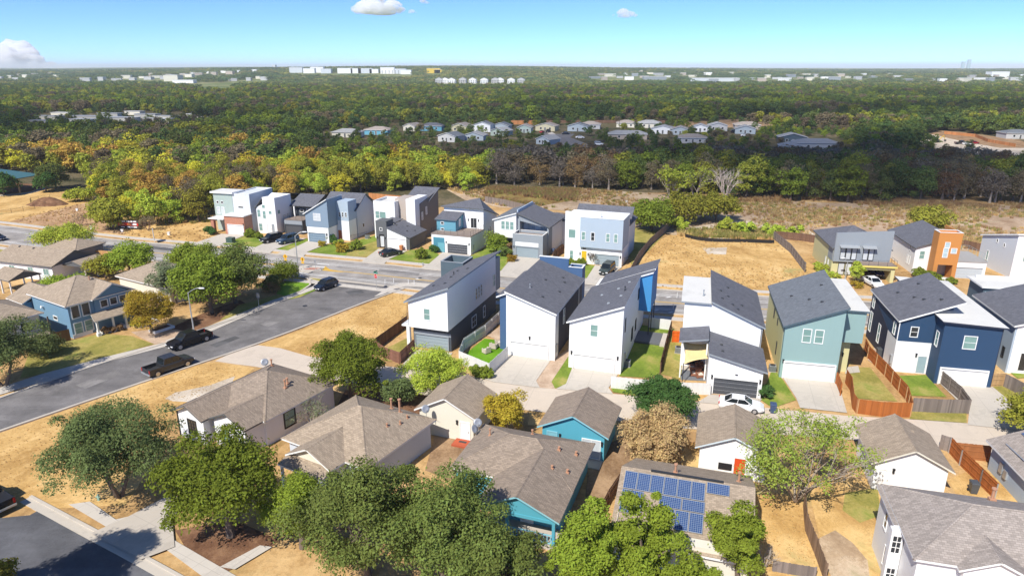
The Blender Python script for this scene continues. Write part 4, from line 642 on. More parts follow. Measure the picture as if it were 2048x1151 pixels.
for x, y, z, h in ((-5.6, -1.6, 3.55, .4), (-9.2, -3.2, 3.65, .6), (-2.4, -3.9, 3.9, .2), (-1.0, -3.2, 3.3, .2), (-2.2, -6.8, 3.8, .2), (-1.0, -6.2, 3.3, .2)): vent(P, x, y, z, h, COPPER, .07)
# N4 solar bungalow
P = eave_house('low bungalow with taupe gabled roof carrying blue solar panels', (1511, 974), 4.6, 17)
RS = .40; rdg = 4.6; W(P, -10.1, -.4, -5.9, 4.2, -.2, 2.6, CREAM); slopes(P, [[(-10.5, -6.2, rdg - 6.2 * RS), (0, -6.2, rdg - 6.2 * RS), (0, 0, rdg), (-10.5, 0, rdg)], [(0, 0, rdg), (0, 4.55, rdg - 4.55 * RS), (-9.8, 4.55, rdg - 4.55 * RS), (-10.5, 0, rdg)]], SHB2, TRIM)
for x in (-10.1, -.42): MB().add([(x, -5.9, 2.55), (x, 4.2, 2.55), (x, 0, 4.4), (x + .03, -5.9, 2.55), (x + .03, 4.2, 2.55), (x + .03, 0, 4.4)], [(0, 1, 2), (5, 4, 3), (0, 3, 4, 1), (1, 4, 5, 2), (2, 5, 3, 0)]).build('gable_wall', CREAM, P)
MB().box(-8.1, -2.4, -.12, .12, 4.56, 4.66).build('ridge_vent', DARKM, P); vent(P, -6.2, .8, 4.3, .7, COPPER, .09); vent(P, -1.2, 1.2, 4.1, .8, COPPER, .09); vent(P, -8.9, -3.3, 3.3, .3, COPPER, .06)
def _pv():
    t = NT('solar_cells'); tc = t.n('ShaderNodeTexCoord'); br = t.n('ShaderNodeTexBrick'); br.offset = 0; t.l(tc.outputs['Object'], br.inputs[0]); t.val(br.inputs['Scale'], 1); t.val(br.inputs['Brick Width'], .158); t.val(br.inputs['Row Height'], .158); t.val(br.inputs['Mortar Size'], .009)
    t.val(br.inputs['Color1'], (.022, .055, .16, 1)); t.val(br.inputs['Color2'], (.03, .07, .19, 1)); t.val(br.inputs['Mortar'], (.30, .36, .44, 1)); return t.bsdf(br.outputs[0], .15, 0, .5)
PV = _pv()
def panel(P, x, y, w_, h, zof, sl):
    """solar panel with its upper left corner at x,y (y along the slope, horizontal metres)"""
    c = 1 / math.sqrt(1 + sl * sl); a = math.atan(sl)
    fr = MB(); fr.box(0, w_, -h, -h + .04, .03, .08); fr.box(0, w_, -.04, 0, .03, .08); fr.box(0, .035, -h + .04, -.04, .03, .08); fr.box(w_ - .035, w_, -h + .04, -.04, .03, .08)
    o = fr.build('solar_panel', GALV, P); o.location = (x, y, zof(y) + .06); o.rotation_euler = (a, 0, 0)
    gl = MB().box(0, w_ - .07, -h + .08, 0, 0, .03).build('cell_glass', PV, o); gl.location = (.035, -.04, .04)
    for k in (.25, .75): MB().box(w_ * .1, w_ * .9, -h * k - .02, -h * k + .02, -.09, .03).build('mounting_rail', GALV, o)
zf4 = lambda y: rdg + y * RS
for k in range(6): panel(P, -10.1 + k * 1.06, -.45, 1.03, 1.68, zf4, RS)
panel(P, -3.65, -.3, 1.72, 1.02, zf4, RS)
for x in (-10.1, -7.15, -5.4): panel(P, x, -2.08, 1.70, 1.02, zf4, RS)
for k in range(3): panel(P, -6.9 + k * 1.07, -3.1, 1.03, 1.68, zf4, RS)
panel(P, -10.1, -3.1, 1.70, 1.02, zf4, RS)
# N5 two-storey white house
P = eave_house('white two-storey house with broad grey hip roof beside the worn yard', (1762, 967), 5.4, 14.5)
W(P, .35, 11.5, -8.4, -.35, -.2, 5.25, WHITE); W(P, .05, .36, -5.0, -.35, -.2, 5.25, WHITE); hip_roof(P, 0, 12, -8.75, 0, 5.4, 7.4, 4.5, 7.6, -4.4, SHN, TRIM); MB().slab([(-.3, -5.1, 5.3), (.8, -5.1, 5.42), (.8, 0, 5.42), (-.3, 0, 5.3)], .14).build('eave_overhang', [SHN, TRIM], P)
pent(P, 2.9, 6.6, -8.9, -8, 5.25, 6.2, WHITE, 0); gable_roof(P, 2.5, 6.9, -9.2, -5.5, 5.4, 6.45, SHN, TRIM)
win(P, 'F', -8.9, 4.0, 4.2, .8, 1.3, GLP, 2, 2); win(P, 'F', -8.9, 5.4, 4.2, .8, 1.3, GLP, 2, 2); win(P, 'L', .05, -2.4, 3.8, .6, 1.3, GLD, 1, 2); win(P, 'L', .05, -3.6, 1.5, .6, 1.5, plain('brown_blind', (.30, .22, .17), .5)); win(P, 'F', -5.0, .22, 1.2, .01, .01) if False else None
W(P, -.5, .3, -5.6, -5.02, -.2, 5.2, WHITE, 'bay_wall'); win(P, 'F', -5.6, -.1, 4.1, .55, 1.4, GLD, 2, 3); win(P, 'F', -5.6, -.1, 1.4, .55, 1.4, GLD, 2, 3); vent(P, 7.1, -1.0, 6.0, .8, COPPER, .11)
# detached garages
GG = None
P = eave_house('cream detached garage with tan gable roof, white side door and red step', (952, 840), 2.8, 19.5); P['category'] = 'garage'; P.name = 'garage'
pent(P, -6.4, -.45, .35, 5.6, 2.65, 4.35, CREAM); gable_roof(P, -6.85, 0, 0, 6.1, 2.8, 4.6, SHB2); door(P, 'F', .35, -1.35, .95, 2.0, TRIM); lite(P, 'F', .35, -2.2, 2.0); MB().box(-2.3, -.6, -1.0, .33, -.05, .22).build('door_step', plain('red_paint', (.42, .09, .04)), P); MB().box(-1.8, -1.0, -.35, -.05, .22, .24).build('door_mat', DARKM, P)
P = eave_house('turquoise detached garage with brown gable roof and white sliding door', (1217, 877), 2.8, 19.5); P['category'] = 'garage'; P.name = 'garage'
pent(P, -6.6, -.45, .35, 6.0, 2.65, 4.3, TEALH); gable_roof(P, -7.05, 0, 0, 6.6, 2.8, 4.55, SHB, plain('pale_teal_trim', (.25, .52, .60))); win(P, 'F', .35, -5.6, 1.9, .9, .8, plain('teal_shutter', (.20, .45, .52)), 1, 1, plain('pale_teal_trim', (.25, .52, .60))); win(P, 'F', .35, -1.7, 1.2, 1.7, 1.9, GLW, 2, 1); lite(P, 'F', .35, -4.8, 2.0); lite(P, 'F', .35, -.65, 1.9); MB().box(-2.8, -.5, -1.2, .33, -.1, .12).build('door_slab', CONC, P)
P = eave_house('white detached garage with orange-red door and black wall screen beside the big pale tree', (1390, 893), 2.8, 17); P['category'] = 'garage'; P.name = 'garage'
pent(P, .45, 6.3, .35, 6.2, 2.65, 4.1, WHITE); gable_roof(P, 0, 6.8, 0, 6.8, 2.8, 4.35, SHB2, plain('pale_blue_trim', (.60, .68, .72))); door(P, 'F', .35, 4.05, .95, 2.0, plain('orange_red_door', (.62, .07, .012))); MB().box(2.2, 3.4, .27, .35, .75, 1.4).build('wall_screen', BLACK, P)
P = eave_house('white detached garage with wide brown gable roof beside the double driveway', (1912, 946), 2.8, 14); P['category'] = 'garage'; P.name = 'garage'
pent(P, -6.2, -.45, .35, 6.4, 2.65, 4.2, WHITE); gable_roof(P, -6.65, 0, 0, 6.9, 2.8, 4.5, SHB2, CREAM); lite(P, 'F', .35, -4.7, 2.1); boxvent(P, -2.4, 4.6, 3.95, SHB2); door(P, 'F', .35, -5.4, .9, 2.0, TRIM)
P = eave_house('grey-sided house with weathered roof, utility meters and dark solar panels', (1972, 878), 2.8, 9)
W(P, .45, 9, -12, -.5, -.2, 2.65, LBLUE); slopes(P, [[(0, -12.4, 2.8), (4.5, -12.4, 4.7), (4.5, 0, 4.7), (0, 0, 2.8)], [(4.5, -12.4, 4.7), (9.4, -12.4, 2.8), (9.4, 0, 2.8), (4.5, 0, 4.7)]], SHN)
for k in range(3):
    for j in range(2):
        o = MB().box(0, 1.0, 0, 1.65, 0, .05).build('solar_panel', PV, P); o.location = (2.5 + j * 1.0, -2.2 - k * 1.72, 2.8 + (2.5 + j) * .422 + .1); o.rotation_euler = (0, -math.atan(.422), 0)
MB().box(.3, .45, -2.8, -2.3, .9, 1.9).build('meter_box', GALV, P); MB().box(.3, .45, -3.6, -3.1, .8, 1.6).build('meter_box', GALV, P); MB().tube((.9, -1.5, 3.3), (.9, -4.5, 3.4), .05).build('conduit', GALV, P)
# L1 blue house
P = house('blue two-storey house with grey hip roof, white trim windows and a columned porch', (147.7, 677), -58)
W(P, 0, 8.7, 0, 10.3, -.2, 4.85, BLUEL); hip_roof(P, -.4, 9.1, -.4, 10.7, 4.9, 7.3, 4.2, 4.6, 5.1, SHB2, TRIM)
pent(P, 3.4, 8.8, -.3, .2, 4.75, 6.35, BLUEL, 0); gable_roof(P, 3.0, 9.2, -.7, 4.2, 4.9, 6.55, SHB2, TRIM); MB().slab([(2.0, -2.3, 2.35), (9.0, -2.3, 2.35), (9.0, -.3, 2.9), (2.6, -.3, 2.9)], .14).build('porch_roof', [SHB2, TRIM], P)
for x in (2.4, 4.6, 6.4, 8.6): MB().box(x - .12, x + .12, -2.2, -1.96, 0, 2.25).build('porch_column', TRIM, P); MB().box(x - .25, x + .25, -2.33, -1.83, 0, .5).build('column_base', TRIM, P)
for a in (.9, 2.3): win(P, 'F', 0, a, 3.7, .95, 1.7, GLD, 1, 1, TRIM, .12); win(P, 'F', 0, a, 1.3, .95, 1.5, GLT, 1, 2, TRIM, .12)
for k in range(3): win(P, 'F', -.3, 4.7 + k * 1.35, 3.9, .9, .95, GLD, 1, 1, TRIM, .12)
MB().box(-.03, 2.6, -.06, -.003, 0, .55).build('skirt_wall', TRIM, P); win(P, 'L', 0, 4.0, 2.3, 1.0, .45, GLD, 1, 1, TRIM, .12); door(P, 'F', 0, 5.2, 1.0, 2.0, plain('green_door', (.10, .28, .04))); vent(P, 5.2, 3.6, 6.2, .9, COPPER, .09); MB().tube((-.02, 7.0, 3.4), (-.35, 7.0, 3.5), .14, .2, 8).build('flood_lamp', TRIM, P)
W(P, -1.0, 5, 10.32, 14.5, -.2, 3.6, BLUEL); gable_roof(P, -1.4, 5.4, 10.0, 15, 3.7, 5.3, SHB2)
P = thing('house', 'low house with broad tan hip roof and wooden porch rail beside the blue house', 'house', (*g(87.5, 624.4, 4.4)[:2], 0), -58)
W(P, -9.3, -.5, .5, 9.5, -.2, 4.25, CREAM); hip_roof(P, -9.8, 0, 0, 10, 4.4, 6.6, -5.1, -4.7, 5, SHB2); win(P, 'F', .5, -2.2, 2.9, 1.3, 1.3, GLD, 2, 1, TRIM); MB().box(-4.5, -.1, -1.6, .48, 1.6, 1.75).build('porch_deck', DECK, P); rail(P, [(-4.4, .4), (-4.4, -1.55), (-.2, -1.55), (-.2, .4)], 1.75, .9, BARK)
for x in (-4.3, -.3): MB().box(x - .08, x + .08, -1.55, -1.4, 0, 4.2).build('porch_post', BARK, P)
P = eave_house('long white bungalow with grey gable roof below the main road', (103, 533.6), 2.8, 17)
for yy in (.4,): W(P, -14.3, -.5, .4, 9.6, -.2, 2.65, STUCCO)
slopes(P, [[(-15, 0, 2.8), (0, 0, 2.8), (0, 5, 4.6), (-15, 5, 4.6)], [(0, 5, 4.6), (0, 10, 2.8), (-15, 10, 2.8), (-15, 5, 4.6)]], SHB2, DGREY); MB().add([(-.5, .4, 2.6), (-.5, 9.6, 2.6), (-.5, 5, 4.4), (-.53, .4, 2.6), (-.53, 9.6, 2.6), (-.53, 5, 4.4)], [(0, 1, 2), (5, 4, 3)]).build('gable_wall', DGREY, P)
for a in (-2, -5.6, -10): win(P, 'F', .4, a, 1.6, 1.2, 1.1, GLT, 2, 1)
boxvent(P, -9, 4.4, 4.4); boxvent(P, -12.5, 4.5, 4.45)
def carport(label, apx, z, az, w_, d, rise):
    P = thing('carport', label, 'carport', (*g(*apx, z)[:2], 0), az); gable_roof(P, -w_, 0, 0, d, z, z + rise, SHB2, DGREY)
    for x in (-w_ + .3, -.3):
        for y in (.3, d / 2, d - .3): MB().box(x - .1, x + .1, y - .1, y + .1, 0, z).build('post', TRIM, P)
    pent(P, -w_ + .15, -.15, .12, .2, z - .1, z + rise - .18, DGREY, z - .15, 'gable_infill'); return P
carport('open carport with grey gable roof standing by the long white bungalow', (84, 546), 2.6, -62, 5.3, 6, 1.1); carport('small grey-roofed carport on white posts beside the tan board fence', (168.4, 533.6), 2.5, 17, 5.4, 5.5, .8)
P = thing('house', 'tan-roofed bungalow half hidden behind the clump of dark oaks', 'house', (*g(272.5, 561.8, 2.8)[:2], 0), 30); W(P, -5.5, 8, .4, 9.4, -.2, 2.7, CREAM); hip_roof(P, -6, 8.5, 0, 9.8, 2.8, 4.8, -1.5, 4, 4.9, SHB2)
P = thing('house', 'brown-roofed bungalow beside the main road behind the spreading mesquite tree', 'house', (*g(150, 502, 2.8)[:2], 0), 17); W(P, -7.5, -.4, .4, 6.6, -.2, 2.7, TAUPE2); hip_roof(P, -8, 0, 0, 7, 2.8, 4.2, -5, -3, 3.5, SHB2, DGREY)
# ------------------------------------------------------------------ fences
def fence(label, px, h, mat, rails_side=1, post=2.4, bw=.14, group=None, world=False, postmat=None, jitter=.02, name='fence'):
    pts = [Vector((p[0], p[1], 0)) if world else g(*p) for p in px]; P = thing(name, label, 'fence', pts[0], 0, group); o0 = pts[0]
    bm_ = MB()
    for a, b in zip(pts, pts[1:]):
        d = b - a; L = d.length; d.normalize(); nrm = Vector((-d.y, d.x, 0)); n = max(1, int(L / (bw + .006)))
        for i in range(n):
            s0 = L * i / n; s1 = L * (i + 1) / n - .006; p = a + d * s0 - o0; q = a + d * s1 - o0; hh = h + rnd.uniform(-jitter, jitter); w2 = nrm * .011
            bm_.hexa([p - w2, q - w2, q + w2, p + w2], [(v.x, v.y, hh) for v in (p - w2, q - w2, q + w2, p + w2)])
        m = max(1, round(L / post))
        for i in range(m + 1):
            c = a + d * (L * i / m) - o0 + nrm * (.075 * rails_side); pm = MB(); u = d * .045; v = nrm * .045
            pm.hexa([c - u - v, c + u - v, c + u + v, c - u + v], [(k.x, k.y, h - .04) for k in (c - u - v, c + u - v, c + u + v, c - u + v)]); pm.build('post', postmat or mat, P)
        for z in (.3, h * .55, h - .25):
            c0 = a - o0 + nrm * (.035 * rails_side); c1 = b - o0 + nrm * (.035 * rails_side); v = nrm * .02; r = MB()
            r.hexa([(k.x, k.y, z) for k in (c0 - v, c1 - v, c1 + v, c0 + v)], [(k.x, k.y, z + .09) for k in (c0 - v, c1 - v, c1 + v, c0 + v)]); r.build('rail', mat, P)
    stuff(bm_.build('boards', mat, P)); return P
fence('white board fence around the small turf yard', [(1008, 636), (970, 672), (928, 700), (918, 726), (978, 752), (1016, 716)], 1.75, WHITEF, 1)
fence('dark brown fence along the dry corner lot beside the charcoal-based house', [(815, 653), (790, 672), (752, 700)], 1.75, BROWNF, -1, postmat=TANF)
fence('reddish brown fence corner in front of the charcoal-based house garage', [(828, 700), (800, 727), (770, 716), (752, 702)], 1.6, wood('red_brown_boards', (.26, .13, .09), .2), 1)
fence('low white board fence in front of the lawn beside the blue-bay house', [(1222, 776), (1300, 784), (1372, 789), (1420, 790)], 1.55, WHITEF, 1)
fence('short white gate fence at the street end of the shaded lawn', [(1298, 655), (1340, 660)], 1.6, WHITEF, 1)
fence('brown board fence dividing the lawn from the shade sail yard', [(1341, 662), (1330, 702), (1319, 747)], 1.6, BROWNF, 1)
fence('bright orange wooden gate beside the stepped white house', [(1344, 684), (1362, 685)], 1.7, wood('bright_orange_boards', (.68, .13, .015), .12), -1)
fence('red cedar fence around the dry yard of the sage green house', [(1690, 765), (1700, 780), (1704, 815), (1712, 826), (1760, 832), (1821, 834), (1812, 800), (1770, 752), (1735, 716), (1728, 700)], 1.75, REDF, 1, postmat=TANF)
fence('red cedar gate panel beside the sage green house driveway', [(1672, 768), (1681, 792)], 1.6, REDF, -1)
fence('weathered grey fence around the small lawn of the navy house', [(1824, 823), (1880, 826), (1937, 827), (1918, 800), (1878, 765)], 1.7, GREYF, 1)
fence('tan gate between the navy house and the weathered side fence', [(1980, 774), (2004, 772)], 1.7, TANF, -1)
fence('weathered side fence running from the tan gate along the right lawn', [(2004, 772), (2024, 782), (2060, 803)], 1.7, GREYF, 1)
fence('brown fence between the garages by the alley', [(1898, 905), (1920, 930), (1960, 970), (1990, 1000)], 1.7, REDF, -1, postmat=GALV)
fence('cedar fence panel closing the side yard by the meter wall', [(1908, 915), (1975, 922)], 1.7, wood('horizontal_cedar', (.40, .16, .06), .2), -1)
fence('grey board gate at the alley end beside the white garage', [(1878, 897), (1898, 903)], 1.6, GREYF, 1)
fence('sagging brown fence between the two dry back yards', [(1606, 1012), (1610, 1060), (1630, 1110), (1648, 1160)], 1.6, wood('old_brown_boards', (.28, .19, .13), .3), 1, jitter=.06)
fence('short tan and white picket fence by the alley trash area', [(1350, 882), (1392, 886)], 1.3, TANF, 1)
fence('dark board fence behind the solar bungalow side yard', [(1238, 975), (1215, 1010), (1190, 1060)], 1.5, BROWNF, 1)
fence('low fence line at the foot of the dry back yard', [(1545, 1142), (1630, 1156)], 1.0, GREYF, 1)
fence('brown gate fence beside the blue house yard', [(95, 693), (142, 680)], 1.7, wood('cedar_gate_boards', (.30, .16, .07), .2), 1)
fence('tan board fence behind the mesquite tree along the main road', [(142, 510), (190, 517), (238, 521)], 1.8, wood('tan_orange_boards', (.60, .34, .14), .18), 1)
fence('long grey fence separating the straw lot from the yellow-door house', [(1262, 550), (1278, 520), (1300, 492), (1330, 466), (1345, 452)], 1.8, GREYF, 1)
fence('grey board fence between the straw lot and the yellow-sided house', [(1547, 478), (1580, 505), (1610, 545)], 1.8, GREYF, -1)
fence('dark fence behind the lawn of the yellow-sided house', [(1548, 477), (1600, 481), (1632, 486)], 1.7, BROWNF, -1)
fence('orange board fence behind the taupe house', [(738, 398), (800, 404), (830, 406)], 1.8, ORF, 1)
fence('grey board fence behind the teal bay house', [(970, 405), (1010, 412), (1060, 424)], 1.8, GREYF, 1)
fence('brown board fence between the balcony house and yellow-door house', [(1127, 505), (1112, 515), (1105, 522)], 1.8, BROWNF, 1)
fence('grey fence behind the balcony house garden', [(1108, 438), (1130, 440)], 1.8, GREYF, 1)
fence('dark garden fence behind the orange tower house', [(1925, 495), (1990, 510), (1975, 530)], 1.7, BROWNF, 1)
def metal_fence(label, px, h, mat=BLACK, gap=.25):
    pts = dens(px, 3.0); P = thing('metal_fence', label, 'fence', pts[0]); o0 = pts[0]; pk = MB(); rl = MB()
    for a, b in zip(pts, pts[1:]):
        a = a - o0; b = b - o0; MB().tube((a.x, a.y, 0), (a.x, a.y, h + .1), .04, .04, 5).build('post', mat, P)
        for z in (.15, h - .1): rl.tube((a.x, a.y, z), (b.x, b.y, z), .02, .02, 4)
        n = max(1, int((b - a).length / gap))
        for i in range(n): q = a.lerp(b, i / n); pk.tube((q.x, q.y, .1), (q.x, q.y, h), .008, .008, 3)
    rl.build('rails', mat, P); stuff(pk.build('pickets', mat, P)); return P
metal_fence('long black metal fence along the park lawn edge', [(-60, 436), (0, 431), (92, 414)], 1.2); metal_fence('black metal fence loop around the dirt mound', [(92, 412), (48, 408), (48, 402), (100, 398), (150, 391)], 1.2); metal_fence('curving black metal fence at the far side of the park', [(130, 362), (170, 363), (186, 368), (190, 378)], 1.4)
metal_fence('black metal side fence beside the yellow-door house', [(1247, 528), (1262, 524)], 1.3); metal_fence('black metal fence beside the orange tower house', [(1785, 560), (1830, 556)], 1.4); metal_fence('black metal fence by the slate blue house side yard', [(702, 482), (735, 474)], 1.3)
sf = MB(); sp_ = [Vector((p.x, p.y, 0)) for p in dens([(1370, 474), (1390, 481), (1430, 485), (1470, 484), (1500, 485), (1548, 487)], 1.5)]
for a, b in zip(sp_, sp_[1:]): sf.hexa([(a.x, a.y, 0), (b.x, b.y, 0), (b.x, b.y + .03, 0), (a.x, a.y + .03, 0)], [(a.x, a.y, .8), (b.x, b.y, .8), (b.x, b.y + .03, .8), (a.x, a.y + .03, .8)])
tag(sf.build('silt_fence', BLACK), 'sagging black silt fence across the straw lot', 'fence')
# ------------------------------------------------------------------ street furniture
def lamp_post(label, px, h, arm, az, lean=0):
    P = thing('street_lamp', label, 'street lamp', g(*px), az, None); MB().tube((0, 0, 0), (0, 0, h), .11, .065, 10).build('pole', GALV, P); MB().tube((0, 0, 0), (0, 0, .3), .2, .2, 10).build('base', GALV, P)
    am = MB(); pr = (0, 0, h - .1)
    for i in range(1, 7): t_ = i / 6; q = (arm * t_, 0, h - .1 + .75 * math.sin(t_ * math.pi / 2)); am.tube(pr, q, .04, .04, 6); pr = q
    am.build('arm', GALV, P); hd = MB(); hd.hexa([(arm - .05, -.12, h + .56), (arm + .7, -.1, h + .56), (arm + .7, .1, h + .56), (arm - .05, .12, h + .56)], [(arm - .05, -.07, h + .72), (arm + .6, -.07, h + .7), (arm + .6, .07, h + .7), (arm - .05, .07, h + .72)]); hd.build('lamp_head', PLAST, P); return P
lamp_post('tall galvanised street lamp behind the black pickup truck', (388, 664), 6.0, 1.7, 0); lamp_post('tall street lamp at the junction corner by the lush lawn', (598, 553), 7.6, 1.4, -10); lamp_post('white street lamp in front of the yellow-sided house', (1690, 558), 3.3, -1.2, 0)
def sign_post(name, label, px, h, face, az=0, cat='sign'):
    P = thing(name, label, cat, g(*px), az); MB().tube((0, 0, 0), (0, 0, h), .035, .035, 6).build('post', GALV, P); face(P, h); return P
SRED = plain('sign_red', (.55, .03, .025), .4, .03); SGRN = plain('sign_green', (.01, .22, .14), .4, .03); SYEL = plain('sign_yellow', (.80, .42, .01), .4, .03); SWHT = plain('sign_white', (.8, .8, .8), .4, .02); SGRY = plain('sign_back', (.40, .42, .45), .4, .05, 2, .4)
def ngon(P, name, r, z, n, mat, y=-.05, rot=0, t=.01):
    mb = MB(); c = [(r * math.cos(2 * math.pi * i / n + rot), r * math.sin(2 * math.pi * i / n + rot)) for i in range(n)]
    mb.add([(x, y - t, z + q) for x, q in c] + [(x, y, z + q) for x, q in c], [tuple(range(n)), tuple(range(2 * n - 1, n - 1, -1))] + [((i + 1) % n, i, n + i, n + (i + 1) % n) for i in range(n)]); return mb.build(name, mat, P)
def text(P, s, size, loc, mat, rot=(math.pi / 2, 0, 0), name='lettering'):
    cu = bpy.data.curves.new('txt', 'FONT'); cu.body = s; cu.size = size; cu.align_x = 'CENTER'; cu.align_y = 'CENTER'; cu.extrude = .002
    t_ = bpy.data.objects.new('txt', cu); COL.objects.link(t_); dg = bpy.context.evaluated_depsgraph_get(); me = bpy.data.meshes.new_from_object(t_.evaluated_get(dg)); bpy.data.objects.remove(t_)
    me.materials.clear(); me.materials.append(mat); o = link(name, me, P, loc); o.rotation_euler = rot; return o
def stop_face(P, h):
    ngon(P, 'stop_rim', .40, h - .5, 8, SWHT, -.045, math.pi / 8); ngon(P, 'stop_plate', .37, h - .5, 8, SRED, -.06, math.pi / 8); text(P, 'STOP', .26, (0, -.074, h - .5), SWHT); MB().box(-.45, .45, -.02, .02, h, h + .2).build('street_name_blade', SGRN, P); MB().box(-.02, .02, -.45, .45, h + .22, h + .42).build('street_name_blade', SGRN, P)
sign_post('stop_sign', 'red stop sign with green street name blades at the dry corner lot', (753.5, 580), 3.0, stop_face, 30); sign_post('stop_sign', 'red stop sign with green street name blades beyond the long white bungalow roof', (70, 503), 2.9, stop_face, 30)
def ped(P, h):
    ngon(P, 'yellow_plate', .5, h - .4, 4, SYEL, -.05); ngon(P, 'walker_mark', .12, h - .25, 8, BLACK, -.062, t=.004); MB().box(-.07, .07, -.068, -.061, h - .68, h - .36).build('walker_mark', BLACK, P); MB().box(-.3, .3, -.06, -.04, h - 1.15, h - .9).build('arrow_plate', SYEL, P)
sign_post('pedestrian_sign', 'yellow pedestrian crossing sign on the striped median', (573, 535), 2.6, ped, 15); sign_post('pedestrian_sign', 'yellow pedestrian crossing sign on the traffic island', (607, 538), 2.3, ped, 15)
sign_post('street_sign', 'grey back of a sign by the shaded pavement', (518, 613), 2.3, lambda P, h: MB().box(-.3, .3, -.03, .0, h - .8, h).build('sign_plate', SGRY, P), 200)
sign_post('keep_right_sign', 'slim grey pole with small plate beside the crossing', (632, 543), 2.2, lambda P, h: MB().box(-.15, .15, -.03, 0, h - .4, h).build('sign_plate', SGRY, P), 30)
for px in ((770.5, 568), (787.5, 566), (817, 568), (828.5, 569)): tag(MB().tube((0, 0, 0), (0, 0, .9), .05, .045, 8).tube((0, 0, 0), (0, 0, .05), .12, .12, 8).build('bollard', PLAST), 'slim white flexible post on the rounded corner kerb', 'bollard', 'flexible posts on the corner').location = g(*px)
for px in ((1346, 619), (1302, 612), (1354, 596)): tag(MB().tube((0, 0, 0), (0, 0, .95), .05, .045, 8).tube((0, 0, 0), (0, 0, .05), .12, .12, 8).build('bollard', PLAST), 'slim white lane post on the bike lane line', 'bollard', 'bike lane posts').location = g(*px)
# lot banner, blank-backed board, small signs
P = thing('lot_banner', 'long red, black and white lettered banner standing before the olive shrubs', 'sign', g(258, 459), 8); MB().box(-2.6, 2.6, -.03, .03, .35, 2.3).build('board', plain('banner_black', (.05, .035, .035)), P); MB().box(-2.6, 2.6, -.045, -.03, .95, 1.6).build('red_band', SRED, P)
for x0, x1, z0, z1, m_ in ((-2.2, -.6, 1.8, 2.12, SWHT), (-.3, 2.2, 1.78, 2.1, SWHT), (-2.3, -.9, 1.12, 1.42, plain('banner_salmon', (.75, .38, .27))), (1.0, 2.2, 1.1, 1.5, SWHT), (-.1, .7, 1.05, 1.55, plain('banner_orange', (.80, .28, .08))), (-1.9, -.9, .55, .72, SWHT), (-.2, 2.2, .5, .78, SWHT)): MB().box(x0, x1, -.06, -.045, z0, z1).build('print_block', m_, P)
for x in (-2.4, 0, 2.4): MB().box(x - .05, x + .05, .03, .12, 0, 2.3).build('post', BARK, P)
P = thing('notice_board', 'large blank grey notice board on a white post by the kerb', 'sign', g(309, 483), 60); MB().box(-.08, .08, -.08, .08, 0, 2.9).build('post', SWHT, P); MB().box(.1, 1.9, -.04, .04, .7, 2.8).build('board', SGRY, P)
for px, lb in (((245, 464), 'small white lot marker near the banner'), ((155, 422), 'small white plastic cover lying on the dirt lot'), ((183, 458), 'short white stake by the left pavement'), ((338, 470), 'short white stake in the dry lot beside the brick garage'), ((1253, 406), 'white utility pedestal in the straw field')): tag(MB().box(-.25, .25, -.2, .2, 0, .6).box(-.3, .3, -.25, .25, .6, .7).build('utility_marker', PLAST), lb, 'marker').location = g(*px)
def cart(label, px, az, col): 
    P = thing('trash_cart', label, 'bin', g(*px), az); MB().hexa([(-.25, -.28, .1), (.25, -.28, .1), (.25, .28, .1), (-.25, .28, .1)], [(-.32, -.36, 1.05), (.32, -.36, 1.05), (.32, .36, 1.05), (-.32, .36, 1.05)]).build('body', col, P); MB().hexa([(-.35, -.4, 1.05), (.35, -.4, 1.05), (.35, .4, 1.05), (-.35, .4, 1.05)], [(-.3, -.35, 1.17), (.3, -.35, 1.17), (.3, .35, 1.17), (-.3, .35, 1.17)]).build('lid', col, P)
    for x in (-.3, .3): MB().tube((x - .04, .3, .13), (x + .04, .3, .13), .13, .13, 10).build('wheel', TYRE, P)
OC = plain('terracotta_plastic', (.52, .20, .07), .5); BC = plain('dark_blue_plastic', (.05, .08, .16), .4); GC = plain('dark_grey_plastic', (.08, .085, .09), .4)
cart('terracotta bin at the kerb beside the green verge', (480, 502), 20, OC); cart('terracotta bin by the charcoal low garage', (803, 501), 20, OC); cart('dark blue bin in the alley below the stepped house', (1545, 825), 15, BC); cart('dark bin by the grey board fence of the straw lot', (1607, 536), 10, GC); cart('dark blue bin behind the balcony house', (1106, 508), 20, BC); cart('dark bin by the navy house side wall', (1757, 712), 12, GC); cart('dark bin beside the white detached garage', (1945, 985), 14, GC)
def acu(label, px, az):
    P = thing('air_conditioner', label, 'air conditioner', g(*px), az); MB().box(-.45, .45, -.45, .45, 0, .08).build('pad', CONC, P); b = MB(); b.box(-.4, .4, -.4, .4, .08, .85); b.build('case', SGRY, P); MB().tube((0, 0, .85), (0, 0, .9), .33, .33, 14).build('fan_guard', DARKM, P)
    for i in range(7): MB().box(-.41, .41, -.412, -.4, .14 + i * .1, .18 + i * .1).build('louvre', DARKM, P)
acu('air conditioner on the lawn beside the blue-bay house', (1254, 732), 18); acu('air conditioner beside the shade sail patio', (1356, 705), 15); acu('air conditioner between the stepped house and green house', (1544, 742), 14); acu('air conditioner beside the slate blue house', (735, 477), 18)
P = thing('transformer_box', 'dark green utility box on the lawn of the brick garage house', 'utility box', g(462, 485), 15); MB().box(-.75, .75, -.6, .6, .1, 1.1).build('case', plain('dark_green_metal', (.06, .10, .09), .4), P); MB().box(-.9, .9, -.75, .75, 0, .1).build('pad', CONC, P); MB().box(-.78, .78, -.63, .63, 1.1, 1.16).build('lid', plain('dark_green_metal', (.06, .10, .09)), P)
